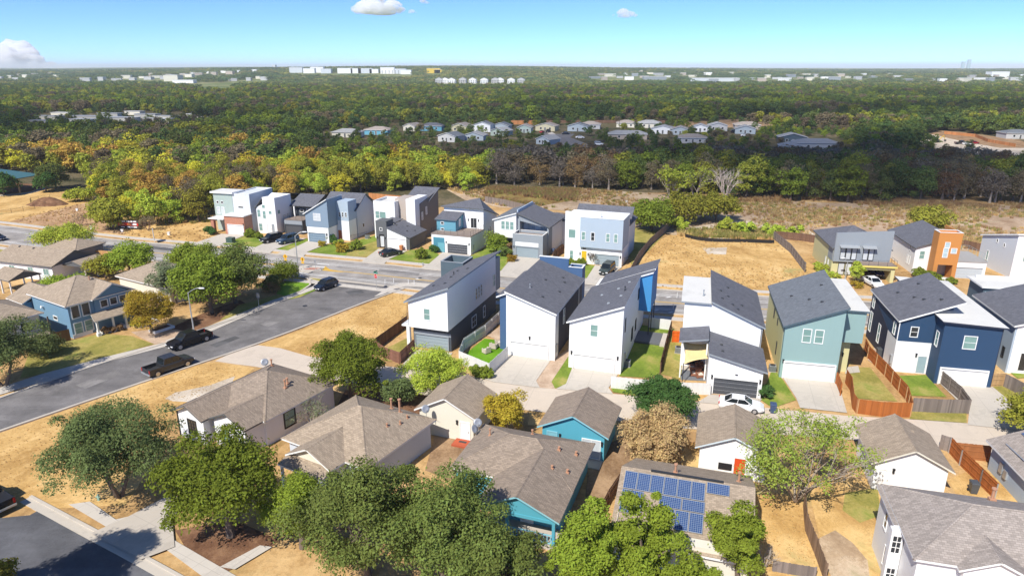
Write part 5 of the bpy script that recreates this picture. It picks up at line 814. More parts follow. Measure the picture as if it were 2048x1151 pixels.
# patio chairs on the turf, dining set under the sail
WICK = plain('pale_wicker', (.55, .47, .40), .8)
def armchair(label, xy, az, mat=WICK, group=None):
    P = thing('patio_chair', label, 'chair', (xy[0], xy[1], .07), az, group); MB().box(-.38, .38, -.35, .35, .12, .42).build('seat', mat, P); MB().hexa([(-.42, .3, .1), (.42, .3, .1), (.42, .42, .1), (-.42, .42, .1)], [(-.42, .4, .9), (.42, .4, .9), (.42, .5, .9), (-.42, .5, .9)]).build('backrest', mat, P)
    for x in (-.43, .43): MB().box(x - .06, x + .06, -.38, .38, .1, .66).build('armrest', mat, P)
    for x in (-.35, .35):
        for y in (-.3, .3): MB().box(x - .03, x + .03, y - .03, y + .03, 0, .13).build('leg', mat, P)
    MB().box(-.33, .33, -.33, .28, .42, .52).build('cushion', plain('cream_cushion', (.7, .64, .55)), P)
for i, (px, az) in enumerate((((973, 706), 140), ((987, 697), 200), ((998, 692), 250))): armchair('pale wicker armchair on the turf yard', g(*px), az, group='turf yard armchairs')
for px in ((982, 700), (990, 698), (1000, 690)): pass
BRN = plain('brown_wood_furniture', (.28, .12, .07), .6)
for i, (px, az) in enumerate((((1389, 752), 10), ((1399, 755), 350), ((1385, 742), 100), ((1408, 740), 260), ((1397, 733), 180))): armchair('brown wooden patio chair under the shade sail', g(*px), az, BRN, 'patio chairs under the sail')
P = thing('patio_table', 'round brown patio table under the shade sail', 'table', g(1397, 744), 0); MB().tube((0, 0, .7), (0, 0, .76), .6, .6, 16).build('table_top', BRN, P); MB().tube((0, 0, .0), (0, 0, .7), .06, .06, 8).build('leg', BRN, P)
P = thing('patio_deck', 'raised dark grey deck beside the blue-bay house', 'deck', g(1290, 677), 18.5); 
for i in range(20): MB().box(-2.2, 2.2, -2.0 + i * .2, -1.81 + i * .2, .1, .35).build('plank', plain('dark_deck_board', (.13, .135, .145), .7, .15), P)
MB().box(-2.2, 2.2, -2.0, 2.0, 0, .1).build('frame', DARKM, P); MB().box(2.25, 3.0, -2.3, 2.0, 0, .4).build('bench', WALK, P)
MB().box(-.6, .6, 0, 0, 0, 0) if False else None
def dish(label, px, z, az):
    P = thing('satellite_dish', label, 'satellite dish', (*g(*px, z)[:2], z), az); mb = MB(); n, R_ = 14, .42
    vs = [(0, .0, 0)] + [(R_ * k * math.cos(2 * math.pi * i / n), -.1 * k * k, R_ * k * math.sin(2 * math.pi * i / n)) for k in (.5, 1) for i in range(n)]
    fs = [(0, 1 + i, 1 + (i + 1) % n) for i in range(n)] + [(1 + i, 1 + n + i, 1 + n + (i + 1) % n, 1 + (i + 1) % n) for i in range(n)]
    mb.add([(x, y, z_ + .55) for x, y, z_ in vs], fs); d = mb.build('reflector', SGRY, P, True); d.modifiers.new('t', 'SOLIDIFY').thickness = .02; d.rotation_euler = (-.5, 0, 0); MB().tube((0, .05, -.25), (0, .02, .5), .03, .03, 6).build('mast', GALV, P); MB().tube((0, -.1, .35), (0, -.5, .45), .015, .015, 4).build('feed_arm', GALV, P)
dish('grey satellite dish on the roof corner of the turquoise bungalow, facing left', (953, 868), 3.0, -60); dish('grey satellite dish on the roof corner of the turquoise bungalow, facing front', (957, 856), 3.0, -20); dish('white satellite dish on the tan roof near the cream garage', (853, 828), 3.1, -30); dish('white satellite dish on the top corner of the white corner bungalow', (531, 733), 3.3, -30)
# park shelter, mound, kerb planters
P = thing('park_shelter', 'large teal-roofed open park shelter on tan columns', 'shelter', g(18, 384), 15); TRF = plain('teal_metal_roof', (.06, .15, .17), .5, .1)
slopes(P, [[(-10, -7, 4.6), (6.2, -7, 4.6), (-2, 0, 7.0)], [(6.2, -7, 4.6), (6.2, 7, 4.6), (-2, 0, 7.0)], [(6.2, 7, 4.6), (-10, 7, 4.6), (-2, 0, 7.0)], [(-10, 7, 4.6), (-10, -7, 4.6), (-2, 0, 7.0)]], TRF, DARKM)
for x, y, m_ in ((5.5, -1.0, TANF), (.6, -6, DARKM), (-9, -6, DARKM), (-1, 2, DARKM), (5.3, 6.3, TANF), (-9, 6, DARKM)): MB().tube((x, y, 0), (x, y, 4.7), .22 if m_ == TANF else .1, None, 8).build('column', m_, P)
struct(sheet('play_surface', [(-40, 392), (5, 389), (60, 383), (82, 375), (70, 368), (20, 366), (-60, 372)], .05, MULCH)); sheet('path', [(-60, 393), (8, 389.5), (55, 385), (83, 377), (86, 374), (93, 375), (92, 379), (62, 387), (5, 392), (-60, 396)], .055, CONCW)
mm = MB(); n = 20; ctr = g(97, 409)
ring = lambda r, z: [(ctr.x + r * 1.7 * math.cos(2 * math.pi * i / n) * (1 + .15 * math.sin(3 * i)), ctr.y + r * math.sin(2 * math.pi * i / n), z + .15 * math.sin(5 * i) * (z > 0)) for i in range(n)]
rr = [ring(3.2, -.05), ring(2.4, .7), ring(1.4, 1.5), ring(.4, 2.0)]; mm.add(sum(rr, []), [(k * n + i, k * n + (i + 1) % n, (k + 1) * n + (i + 1) % n, (k + 1) * n + i) for k in range(3) for i in range(n)] + [tuple(range(3 * n, 4 * n))]); tag(mm.build('dirt_mound', MULCH, None, True), 'dark brown mound of dirt on the bare lot', 'mound')
for nm, px, az, ln, lb in (('planter', (205, 669), 32, 3.6, 'low white edged flower planter in front of the blue house porch'), ('planter', (278, 656), 32, 3.0, 'low pale stone edging beside the blue house porch'), ('planter', (310, 668), 32, 3.0, 'pale stone planter around the golden tree')):
    P = thing(nm, lb, 'planter', g(*px), az - 90); MB().box(0, ln, -.1, .12, 0, .4).build('front_edge', TRIM, P); MB().box(0, .2, .12, 1.5, 0, .38).build('side_edge', TRIM, P); MB().box(ln - .2, ln, .12, 1.5, 0, .38).build('side_edge', TRIM, P); MB().box(.2, ln - .2, .12, 1.5, 0, .25).build('soil', MULCH, P)
tag(MB().tube((0, 0, 0), (0, 0, .5), .12, .1, 8).tube((0, 0, .5), (0, 0, .65), .1, .03, 8).tube((-.2, 0, .38), (.2, 0, .38), .06, .06, 6).build('hydrant', plain('pale_green_paint', (.32, .50, .40))), 'small pale green hydrant under the lower left oak', 'hydrant').location = g(198, 1000)
tag(MB().tube((0, 0, 0), (0, 0, .55), .13, .1, 8).tube((0, 0, .55), (0, 0, .72), .1, .03, 8).tube((-.2, 0, .42), (.2, 0, .42), .06, .06, 6).build('hydrant', SGRY), 'small grey hydrant on the verge before the teal bay house', 'hydrant').location = g(846, 531.5)
# ------------------------------------------------------------------ vehicles (local y forward, x right)
def paint(name, col, rough=.22, metal=.25):
    if name in _mc: return _mc[name]
    t = NT(name); m = t.bsdf(t.mixc(t.noise(2.0, 3), sc(col, .92), sc(col, 1.08)), rough, metal, .5); _mc[name] = m; return m
KIND = {
 'sedan': dict(st=[(-2.38, .40, .74, .74), (-2.28, .26, .97, .86), (-1.5, .22, 1.0, .91), (0, .22, .98, .92), (1.1, .22, .96, .91), (2.0, .24, .82, .87), (2.38, .36, .62, .72)], base=(-1.85, 1.15), roof=(-1.05, .35), rz=1.44, belt=.96, tw=.66, wh=(1.42, -1.38), wr=.33),
 'hatch': dict(st=[(-2.2, .42, .95, .78), (-2.1, .28, 1.05, .87), (-1.2, .24, 1.05, .92), (0, .24, 1.02, .92), (1.0, .24, 1.0, .91), (1.9, .27, .86, .86), (2.2, .40, .66, .72)], base=(-2.1, 1.1), roof=(-1.6, .3), rz=1.62, belt=1.02, tw=.68, wh=(1.35, -1.35), wr=.35),
 'suv': dict(st=[(-2.45, .45, 1.0, .85), (-2.35, .32, 1.13, .93), (-1.2, .28, 1.15, .98), (0, .28, 1.13, .98), (1.2, .28, 1.12, .97), (2.2, .30, 1.02, .92), (2.45, .42, .8, .82)], base=(-2.38, 1.15), roof=(-2.1, .45), rz=1.82, belt=1.12, tw=.76, wh=(1.5, -1.5), wr=.40),
 'pickup': dict(st=[(-1.15, .42, 1.18, .98), (-.6, .38, 1.2, 1.0), (.4, .38, 1.2, 1.0), (1.4, .38, 1.2, .99), (2.5, .42, 1.1, .96), (2.9, .5, .85, .88)], base=(-1.05, 1.55), roof=(-.85, .75), rz=1.9, belt=1.19, tw=.8, wh=(1.85, -1.95), wr=.44)}
def vehicle(kind, label, at, az, pm, cover=False, cat='car', simple=False, name=None, z=.06):
    k = KIND[kind]; P = thing(name or {'pickup': 'pickup_truck', 'suv': 'suv_car'}.get(kind, 'car'), label, cat, (at[0], at[1], z), az); mb = MB(); n = 8; st = k['st']
    for y, zb, zt, w_ in st: mb.v += [(-w_ * .9, y, zb), (w_ * .9, y, zb), (w_, y, zb + .2), (w_ * 1.0, y, zt - .14), (w_ * .9, y, zt), (-w_ * .9, y, zt), (-w_, y, zt - .14), (-w_, y, zb + .2)]
    for i in range(len(st) - 1):
        for j in range(n): mb.f.append((i * n + j, i * n + (j + 1) % n, (i + 1) * n + (j + 1) % n, (i + 1) * n + j)); mb.m.append(0)
    mb.f += [tuple(range(n - 1, -1, -1)), tuple(range((len(st) - 1) * n, len(st) * n))]; mb.m += [0, 0]
    mb.build('body', pm, P, False)
    b0, b1 = k['base']; r0, r1 = k['roof']; wz = .84 * max(s[3] for s in st); bz, rz, tw = k['belt'] - .02, k['rz'], k['tw']
    B = [Vector(p) for p in ((-wz, b0, bz), (wz, b0, bz), (wz, b1, bz), (-wz, b1, bz))]; T = [Vector(p) for p in ((-tw, r0, rz), (tw, r0, rz), (tw, r1, rz), (-tw, r1, rz))]
    def quad(nm, a, b, c, d): MB().add([a, b, c, d], [(0, 1, 2, 3), (3, 2, 1, 0)][:1]).build(nm, GLC, P)
    quad('rear_window', B[1], B[0], T[0], T[1]) if False else quad('rear_window', B[0], B[1], T[1], T[0]); quad('windscreen', B[2], B[3], T[3], T[2]); quad('side_window', B[1], B[2], T[2], T[1]); quad('side_window', B[3], B[0], T[0], T[3])
    rf = MB(); rf.hexa([t + Vector((0, 0, -.03)) for t in T], [Vector((t.x * .9, t.y * 1.0 - (.06 if t.y > 0 else -.06), rz + .05)) for t in T]); rf.build('roof', pm, P)
    for i in range(4): MB().tube(B[i], T[i], .045, .04, 5).build('pillar', pm, P)
    if not simple:
        for s_ in (-1, 1):
            a = Vector((s_ * wz, (b0 + b1) / 2 - .1, bz)); b = Vector((s_ * tw, (r0 + r1) / 2, rz)); MB().tube(a, b, .035, .035, 5).build('pillar', pm, P)
    for y in k['wh']:
        for s_ in (-1, 1):
            x = s_ * (max(s[3] for s in st) - .1); w_ = MB().tube((x - .11, y, k['wr']), (x + .11, y, k['wr']), k['wr'], k['wr'], 18).build('wheel', TYRE, P)
            if not simple: MB().tube((x + s_ * .105, y, k['wr']), (x + s_ * .125, y, k['wr']), k['wr'] * .64, k['wr'] * .58, 12).build('rim', RIM, w_)
    yf, yr = st[-1][0], st[0][0] if kind != 'pickup' else -2.9; wf = st[-1][3]; zl = st[-1][2]
    for s_ in (-1, 1):
        MB().box(s_ * wf * .55, s_ * wf * 1.02, yf - .12, yf + .012, zl - .16, zl - .02).build('headlight', LAMPG, P)
        MB().box(s_ * (.66 if kind != 'pickup' else .82), s_ * (.86 if kind != 'pickup' else 1.0), yr - .02, yr + .12, .72, .95 if kind != 'pickup' else 1.15).build('tail_light', TAILR, P)
    if not simple:
        MB().box(-wf * .5, wf * .5, yf - .05, yf + .02, zl - .3, zl - .06).build('grille', BLACK, P); MB().box(-.2, .2, yr - .035, yr, .5, .62).build('number_plate', PLATE, P); MB().box(-.18, .18, yf, yf + .03, .42, .53).build('number_plate', PLATE, P)
        for s_ in (-1, 1): MB().box(s_ * (wz + .05), s_ * (wz + .25), b1 - .45, b1 - .3, bz + .02, bz + .18).build('mirror', pm, P)
    if kind == 'pickup':
        bd = MB(); bd.box(-.98, .98, -2.85, -1.16, .42, .72); bd.box(-1.0, -.9, -2.9, -1.16, .5, 1.18); bd.box(.9, 1.0, -2.9, -1.16, .5, 1.18); bd.box(-.9, .9, -2.9, -2.8, .5, 1.15); bd.build('bed', pm, P); MB().box(-1.0, 1.0, -3.0, -2.9, .45, .62).build('bumper', GALV, P)
        if cover: MB().box(-.95, .95, -2.88, -1.17, 1.16, 1.22).build('bed_cover', BLACK, P)
        else: MB().box(-.9, .9, -2.8, -1.16, .72, .74).build('bed_floor', DARKM, P)
    return P
BLK = paint('black_paint', (.012, .012, .014)); CHP = paint('charcoal_paint', (.04, .042, .045)); NVY = paint('midnight_paint', (.018, .026, .045)); BLU = paint('blue_paint', (.03, .07, .13)); WHP = paint('white_paint', (.72, .73, .74), .25, 0); GRN = paint('dark_green_grey_paint', (.05, .065, .06)); BLG = paint('deep_blue_paint', (.02, .04, .22)); REDP = paint('red_paint_car', (.35, .02, .03)); SLV = paint('silver_paint', (.42, .44, .46))
vehicle('pickup', 'black crew cab pickup truck parked by the street lamp facing down the street', g(380, 689), 215, BLK, cat='truck'); vehicle('pickup', 'dark grey pickup truck with open empty bed parked beside the dry grass corner', g(340, 740), 36, CHP, cat='truck')
vehicle('hatch', 'midnight blue compact car parked by the lush green corner lawn', g(652, 577), 212, NVY); vehicle('suv', 'black suv parked on the driveway of the black garage house', g(544, 484), 222, BLK, z=.115); vehicle('suv', 'dark blue suv parked next to the black suv', g(576, 486), 216, BLU, z=.115)
vehicle('sedan', 'dark grey sedan parked before the white low garage door', g(782, 511), 48, CHP, z=.115); vehicle('suv', 'dark green-grey suv on the driveway of the yellow-door house', g(1214, 546), 205, GRN, z=.115); vehicle('sedan', 'white sedan on the driveway before the open yellow garage', g(1745, 571), 178, WHP); vehicle('sedan', 'deep blue car inside the open yellow garage', g(1752, 549), 190, BLG, z=.06)
vehicle('sedan', 'white sedan parked in the alley before the charcoal garage door', g(1481, 818), 108, WHP); vehicle('pickup', 'black pickup truck with covered bed at the kerb of the lower street', g(-22, 1008), 302, BLK, True, 'truck'); vehicle('sedan', 'dark car driving along the main road past the park', g(-6, 480), 112, NVY)
for px, az, pm, kd, lb in (((1132, 269), 100, NVY, 'sedan', 'dark blue car parked at the distant street bend'), ((1084, 266), 20, REDP, 'sedan', 'red car parked behind the distant dark fence'), ((1096, 265), 200, BLK, 'suv', 'black car on the distant pale driveway'), ((1160, 277), 100, WHP, 'sedan', 'white car parked by the distant street kerb'), ((1198, 291), 120, WHP, 'suv', 'white suv parked among the nearer trees below the distant street'), ((1438, 263), 90, REDP, 'sedan', 'red car under the distant open carport'), ((1470, 266), 90, NVY, 'suv', 'dark blue suv by the distant blue porch house'), ((1490, 273), 100, WHP, 'sedan', 'white car before the distant blue porch house'), ((1922, 289), 100, CHP, 'pickup', 'dark pickup on the pale construction lot'), ((1935, 290), 100, WHP, 'sedan', 'white car on the pale construction lot'), ((1948, 288), 80, REDP, 'sedan', 'red car on the pale construction lot')):
    vehicle(kd, lb, g(*px), az, pm, simple=True, cat='truck' if kd == 'pickup' else 'car')
P = thing('excavator', 'small yellow and black excavator on the construction lot', 'excavator', g(1872, 285), 80); YM = plain('machine_yellow', (.62, .38, .03), .5)
for x in (-.9, .9): MB().box(x - .25, x + .25, -1.6, 1.6, 0, .75).build('track', TYRE, P)
MB().box(-1.1, 1.1, -1.6, 1.0, .8, 1.5).build('house_body', DARKM, P); MB().box(-1.1, -.1, -.3, 1.1, 1.5, 2.7).build('cab', GLC, P); MB().tube((.4, 1.0, 1.4), (.4, 3.4, 3.4), .2, .16).build('boom', YM, P); MB().tube((.4, 3.4, 3.4), (.4, 4.6, 1.4), .15, .12).build('stick', YM, P); MB().box(.0, .8, 4.3, 5.0, .6, 1.4).build('bucket', DARKM, P)
# ------------------------------------------------------------------ trees
def npmesh(name, V, F4, mat):
    me = bpy.data.meshes.new(name); nv, nf = len(V), len(F4); me.vertices.add(nv); me.vertices.foreach_set('co', V.astype(np.float32).ravel()); me.loops.add(nf * 4); me.loops.foreach_set('vertex_index', F4.astype(np.int32).ravel())
    me.polygons.add(nf); me.polygons.foreach_set('loop_start', np.arange(0, nf * 4, 4, dtype=np.int32)); me.update(calc_edges=True); me.materials.append(mat); return me
def unit(a): return a / np.maximum(np.linalg.norm(a, axis=1, keepdims=True), 1e-9)
def leaves(rs, C, Rc, per, size, up=.45, shell=.5, squash=.85):
    n = len(C) * per; ci = np.repeat(np.arange(len(C)), per); d = unit(rs.normal(size=(n, 3))); d[:, 2] = np.where(d[:, 2] < -.35, -d[:, 2], d[:, 2])
    r = Rc[ci] * (shell + (1 - shell) * rs.rand(n) ** .6) * (1 + .12 * rs.normal(size=n)); p = C[ci] + d * r[:, None] * np.array([1, 1, squash])
    nm = unit(d * .8 + np.array([0, 0, up]) + rs.normal(size=(n, 3)) * .55); t = unit(np.cross(nm, rs.normal(size=(n, 3)))); b = np.cross(nm, t); s = (size * (.55 + .9 * rs.rand(n)))[:, None]
    V = np.stack([p - t * s, p - b * s * .55, p + t * s, p + b * s * .55], 1).reshape(-1, 3); return V, np.arange(n * 4).reshape(-1, 4)
def crown_pts(rs, n, R, zc, rz, hollow=.35, low=-.75):
    d = unit(rs.normal(size=(n * 3, 3))); d = d[d[:, 2] > low][:n]; r = (hollow + (1 - hollow) * rs.rand(len(d)) ** .5); th = np.arctan2(d[:, 1], d[:, 0]); p1, p2 = rs.rand(2) * 6.28; r = r * (1 + .14 * rs.normal(size=len(d))) * (1 + .17 * np.sin(3 * th + p1) + .12 * np.sin(5 * th + p2) * d[:, 2])
    return np.stack([d[:, 0] * r * R, d[:, 1] * r * R, zc + d[:, 2] * r * rz], 1)
def trunk_mesh(name, rs, C, H, zc, R, mat, r0=None, multi=1, limbs=14, fork=.35):
    mb = MB(); r0 = r0 or .028 * H + .05
    for m in range(multi):
        a = 2 * math.pi * m / max(multi, 1) + rs.rand(); sp = 0 if multi == 1 else .25 * R
        f = Vector((sp * math.cos(a), sp * math.sin(a), zc * fork * 1.6)); b = Vector((.12 * sp * math.cos(a), .12 * sp * math.sin(a), -.1)); mid = b.lerp(f, .5) + Vector((rs.normal() * .08, rs.normal() * .08, 0))
        k = r0 / math.sqrt(multi); mb.tube(b, mid, k * 1.25, k * .9, 7); mb.tube(mid, f, k * .9, k * .7, 7)
        top = Vector((f.x * 1.3, f.y * 1.3, zc + .15 * (H - zc))); mb.tube(f, top, k * .7, k * .3, 6)
        for c in C[rs.permutation(len(C))[:max(3, limbs // multi)]]:
            s_ = f.lerp(top, .1 + .7 * rs.rand()); e = Vector(c); q = s_.lerp(e, .55) + Vector((0, 0, .1 * R)); mb.tube(s_, q, k * .42, k * .25, 5); mb.tube(q, e, k * .25, k * .06, 4)
    return mb.mesh(name, mat)
def tree_data(seed, H, R, lm, bark=None, n=26, per=420, leaf=.16, zc=None, rz=None, clump=.42, multi=1, limbs=16, hollow=.4, low=-.7, up=.45):
    rs = np.random.RandomState(seed); zc = zc or H * .58; rz = rz or (H - zc) * .82
    C = crown_pts(rs, n, R * .74, zc, rz, hollow, low); Rc = R * clump * (.65 + .7 * rs.rand(len(C))); V, F = leaves(rs, C, Rc, per, leaf, up)
    k2 = max(6, n // 3); C2 = crown_pts(rs, k2, R * .80, zc, rz * 1.0, .85, low); V2, F2 = leaves(rs, C2, R * clump * .45 * (.6 + .8 * rs.rand(len(C2))), per // 3, leaf * .9, up)
    V = np.concatenate([V, V2]); F = np.arange(len(V)).reshape(-1, 4); V[:, 2] = np.maximum(V[:, 2], .12)
    return trunk_mesh('trunk', rs, C, H, zc, R, bark or BARK, multi=multi, limbs=limbs), npmesh('crown', V, F, lm)
def bare_data(seed, H, R, mat, lm=None, n=9, leafn=0, leaf=.2, tw=1.0, clumped=False):
    rs = np.random.RandomState(seed); mb = MB(); tips = []
    def br(p, d, L, r, lv):
        q = p + d * L; mb.tube(p, q, r, r * .62, 5 if lv < 2 else 3)
        if lv >= 4: tips.append(q); return
        for _ in range(3 if lv < 3 else 3):
            nd = (d + Vector(rs.normal(size=3) * .42) + Vector((0, 0, .12))).normalized(); br(p.lerp(q, .55 + .45 * rs.rand()), nd, L * (.62 + .2 * rs.rand()), r * .56, lv + 1)
        tips.append(q)
    for i in range(n):
        a = 2 * math.pi * i / n + rs.rand(); d = Vector((math.cos(a) * R / H * .9, math.sin(a) * R / H * .9, 1)).normalized(); br(Vector((0, 0, 0)), d, H * .36, .02 * H * tw / math.sqrt(n) * 1.6, 1)
    tm = mb.mesh('trunk', mat)
    if not leafn: return tm, None
    C = np.array([tuple(t) for t in tips]); q = C[rs.choice(len(C), 11)]; C = C[np.min(np.linalg.norm(C[:, None] - q[None], axis=2), axis=1) < R * .40] if clumped else C; V, F = leaves(rs, C, np.full(len(C), R * .11), leafn, leaf); V[:, 2] = np.maximum(V[:, 2], .12); return tm, npmesh('crown', V, F, lm)
def place(name, label, cat, at, data, group=None, sc_=1.0, rot=0.0, z=0.0, szk=1.0):
    P = thing(name, label, cat, (at[0], at[1], z), 0, group); P.rotation_euler = (0, 0, rot); P.scale = (sc_, sc_, sc_ * szk); link('trunk', data[0], P)
    if data[1] is not None: link('crown', data[1], P)
    return P
LF = {k: leafmat('leaf_' + k, sc(c, 1.5), h, v, .3) for k, c, h, v in (('oak', (.098, .125, .042), .02, .4), ('oak2', (.118, .152, .034), .025, .4), ('green', (.135, .172, .018), .012, .45), ('bright', (.175, .225, .022), .012, .38), ('lime', (.29, .34, .035), .03, .35), ('pear', (.155, .195, .018), .015, .42), ('dgreen', (.055, .115, .028), .02, .4), ('gold', (.27, .185, .018), .03, .4), ('olive', (.215, .21, .025), .03, .4), ('tan', (.31, .20, .10), .03, .35), ('orange', (.34, .21, .04), .03, .4), ('rust', (.175, .108, .05), .03, .4), ('brown', (.135, .108, .062), .02, .35), ('dark', (.055, .088, .025), .02, .4), ('mid', (.092, .122, .03), .03, .4), ('yellow', (.36, .315, .022), .03, .4), ('grey', (.15, .125, .095), .02, .3), ('silver', (.15, .18, .095), .02, .35))}
NT_ = [
 ('broad dark live oak on the dry corner by the lower street', (238, 992), 8.8, 5.6, 'oak', dict(n=44, per=560, leaf=.13, multi=3, clump=.33, low=-.6)),
 ('full green tree in front of the white corner bungalow', (462, 1072), 8.8, 5.2, 'green', dict(n=46, per=480, leaf=.17, clump=.31)),
 ('bright green airy tree beside the tan-roofed bungalow', (605, 1095), 6.4, 3.2, 'bright', dict(n=30, per=480, leaf=.11, clump=.36)),
 ('large dark oak in front of the tan hip roof', (738, 1150), 8.8, 4.9, 'oak2', dict(n=42, per=520, leaf=.14, clump=.33, multi=2)),
 ('large dark oak left of the turquoise porch', (895, 1168), 8.4, 4.9, 'oak2', dict(n=42, per=520, leaf=.14, clump=.33, multi=2)),
 ('smaller oak before the turquoise porch railing', (1010, 1225), 6.4, 3.2, 'oak2', dict(n=28, per=480, leaf=.14, clump=.34)),
 ('upright yellow-green tree right of the turquoise bungalow', (1160, 1205), 7.4, 2.7, 'pear', dict(n=30, per=460, leaf=.14, clump=.38, zc=4.0, rz=3.6)),
 ('pointed yellow-green tree left of the solar panels', (1278, 1215), 8.0, 2.7, 'pear', dict(n=34, per=460, leaf=.14, clump=.36, zc=4.2, rz=3.9)),
 ('rounded yellow-green tree below the solar panels', (1372, 1270), 6.0, 2.6, 'pear', dict(n=28, per=440, leaf=.14, clump=.36)),
 ('small tree with rusty patches at the solar roof corner', (1468, 1170), 6.0, 2.4, 'bright', dict(n=24, per=400, leaf=.14, clump=.36)),
 ('dense green tree on the alley behind the white corner bungalow', (703, 798), 7.6, 5.0, 'green', dict(n=46, per=420, leaf=.16, clump=.31, low=-.85)),
 ('light yellow-green shrubby tree by the turf yard fence', (868, 782), 4.9, 4.3, 'lime', dict(n=44, per=260, leaf=.13, clump=.30, low=-.9, hollow=.3)),
 ('small dark evergreen shrub behind the tan-roofed bungalow', (800, 812), 3.2, 2.0, 'oak', dict(n=24, per=320, leaf=.10, low=-.95)),
 ('small olive and orange tree beside the cream garage', (1014, 864), 4.6, 2.3, 'gold', dict(n=26, per=300, leaf=.13, low=-.9)),
 ('round glossy dark green tree on the alley verge', (1322, 842), 5.0, 3.6, 'dgreen', dict(n=46, per=420, leaf=.14, clump=.32, low=-.9)),
 ('tan and peach autumn tree behind the solar bungalow', (1303, 930), 5.6, 3.7, 'tan', dict(n=40, per=330, leaf=.14, clump=.33, low=-.9)),
 ('yellow-green tree at the right end of the alley', (2052, 868), 4.2, 2.9, 'olive', dict(n=26, per=320, leaf=.13, low=-.8)),
 ('dark oak in front of the low tan-roofed house', (8, 772), 8.0, 4.9, 'oak', dict(n=40, per=460, leaf=.15, clump=.33, multi=2)),
 ('dense clipped hedge bush beside the blue house', (85, 712), 2.4, 2.8, 'oak', dict(n=24, per=330, leaf=.11, low=-.95)),
 ('golden yellow tree in the pale stone planter', (304, 666), 6.4, 3.5, 'gold', dict(n=38, per=380, leaf=.13, clump=.33)),
 ('silvery grey-green tree behind the golden tree', (352, 606), 6.6, 3.8, 'silver', dict(n=36, per=360, leaf=.13, clump=.33)),
 ('tall broad green tree behind the street lamp', (425, 626), 9.4, 5.4, 'green', dict(n=46, per=420, leaf=.17, clump=.32, low=-.9)),
 ('tall dark oak at the shaded street bend', (472, 606), 9.0, 6.0, 'oak2', dict(n=44, per=420, leaf=.16, clump=.32, low=-.9)),
 ('bright green tree by the main road behind the oaks', (385, 548), 5.6, 4.3, 'bright', dict(n=34, per=320, leaf=.17, clump=.34)),
 ('round green shrub at the lush corner lawn', (565, 564), 3.0, 2.9, 'green', dict(n=24, per=260, leaf=.14, low=-.95)),
 ('small dark green shrub on the lush lawn corner edge', (548, 580), 2.4, 1.9, 'oak2', dict(n=18, per=240, leaf=.13, low=-.95)),
 ('low reddish shrub with pink blooms by the shaded lawn', (540, 583), 1.6, 1.7, 'rust', dict(n=16, per=220, leaf=.12, low=-.95)),
 ('leafy bright green tree beside the tan fence', (262, 556), 5.8, 4.7, 'bright', dict(n=38, per=330, leaf=.17, clump=.34, low=-.85)),
 ('small olive tree between the carport and green tree', (212, 556), 4.0, 3.1, 'olive', dict(n=24, per=260, leaf=.16, low=-.9)),
 ('wide spreading mesquite tree beside the main road', (142, 506), 5.0, 6.2, 'lime', dict(n=44, per=260, leaf=.16, clump=.26, zc=3.6, rz=1.3, low=-.5)),
 ('rambling green shrub by the open carport', (125, 590), 2.6, 4.2, 'bright', dict(n=34, per=230, leaf=.15, clump=.3, low=-.95)),
 ('tall dark tree beyond the lower left street edge', (-175, 1335), 15, 3.8, 'oak2', dict(zc=12, rz=3, n=36, per=420, leaf=.14, clump=.33)),
 ('leafy sprig-topped shrub in the lower left corner', (0, 1190), 2.6, 1.7, 'olive', dict(n=18, per=300, leaf=.11, low=-.9)),
 ('rounded glossy green thicket beside the straw lot fence', (1304, 462), 6.8, 6.0, 'green', dict(n=50, per=230, leaf=.26, clump=.3, low=-.95)),
 ('olive thicket behind the straw lot, greener side', (1368, 446), 6.6, 6.2, 'olive', dict(n=44, per=200, leaf=.26, clump=.3, low=-.95)),
 ('olive-brown brushy thicket behind the straw lot', (1432, 442), 6.4, 6.4, 'olive', dict(n=44, per=170, leaf=.26, clump=.3, low=-.95)),
 ('olive shrub standing in the grey field behind the right houses', (1857, 470), 6.2, 4.9, 'olive', dict(n=40, per=220, leaf=.24, clump=.3, low=-.9)),
 ('olive green tree beside the lot banner', (222, 458), 6.4, 5.2, 'olive', dict(n=40, per=220, leaf=.26, clump=.3, low=-.95)),
 ('low yellow-green shrub beside the dirt mound', (162, 402), 3.2, 4.4, 'lime', dict(n=28, per=170, leaf=.24, clump=.32, low=-.95)),
 ('small dark park tree by the curved path', (93, 384), 5.4, 3.6, 'dgreen', dict(n=28, per=200, leaf=.26)), ('taller dark park tree behind the curved path', (113, 378), 7.6, 4.6, 'mid', dict(n=32, per=210, leaf=.28)), ('dark park tree in front of the teal shelter', (8, 391), 5.8, 3.8, 'dgreen', dict(n=28, per=200, leaf=.26)),
 ('tall leafy shrub between the teal bay house and balcony house', (992, 505), 3.6, 2.6, 'green', dict(n=24, per=220, leaf=.16, low=-.95)), ('young yellow-green tree before the yellow garage', (1712, 566), 4.4, 1.4, 'lime', dict(n=18, per=180, leaf=.13)),
 ('dark shrub by the garage of the balcony house', (1008, 512), 2.0, 1.3, 'oak2', dict(n=12, per=180, leaf=.12, low=-.95)), ('rust coloured shrub beside the balcony house entry', (1017, 509), 2.4, 1.2, 'rust', dict(n=12, per=160, leaf=.13, low=-.95)),
]
for i, (lb, px, H, R_, sp, kw) in enumerate(NT_):
    b = g(*px); big = H > 3.7; kw = dict(kw)
    if H > 4.5 and b.y < 95: kw['per'] = int(kw['per'] * 1.9); kw['leaf'] = kw['leaf'] * .70; kw['clump'] = kw.get('clump', .42) * .88
    place('tree' if big else 'shrub', lb, 'tree' if big else 'shrub', b, tree_data(100 + i, H, R_, LF[sp], **kw), rot=i * 1.3)
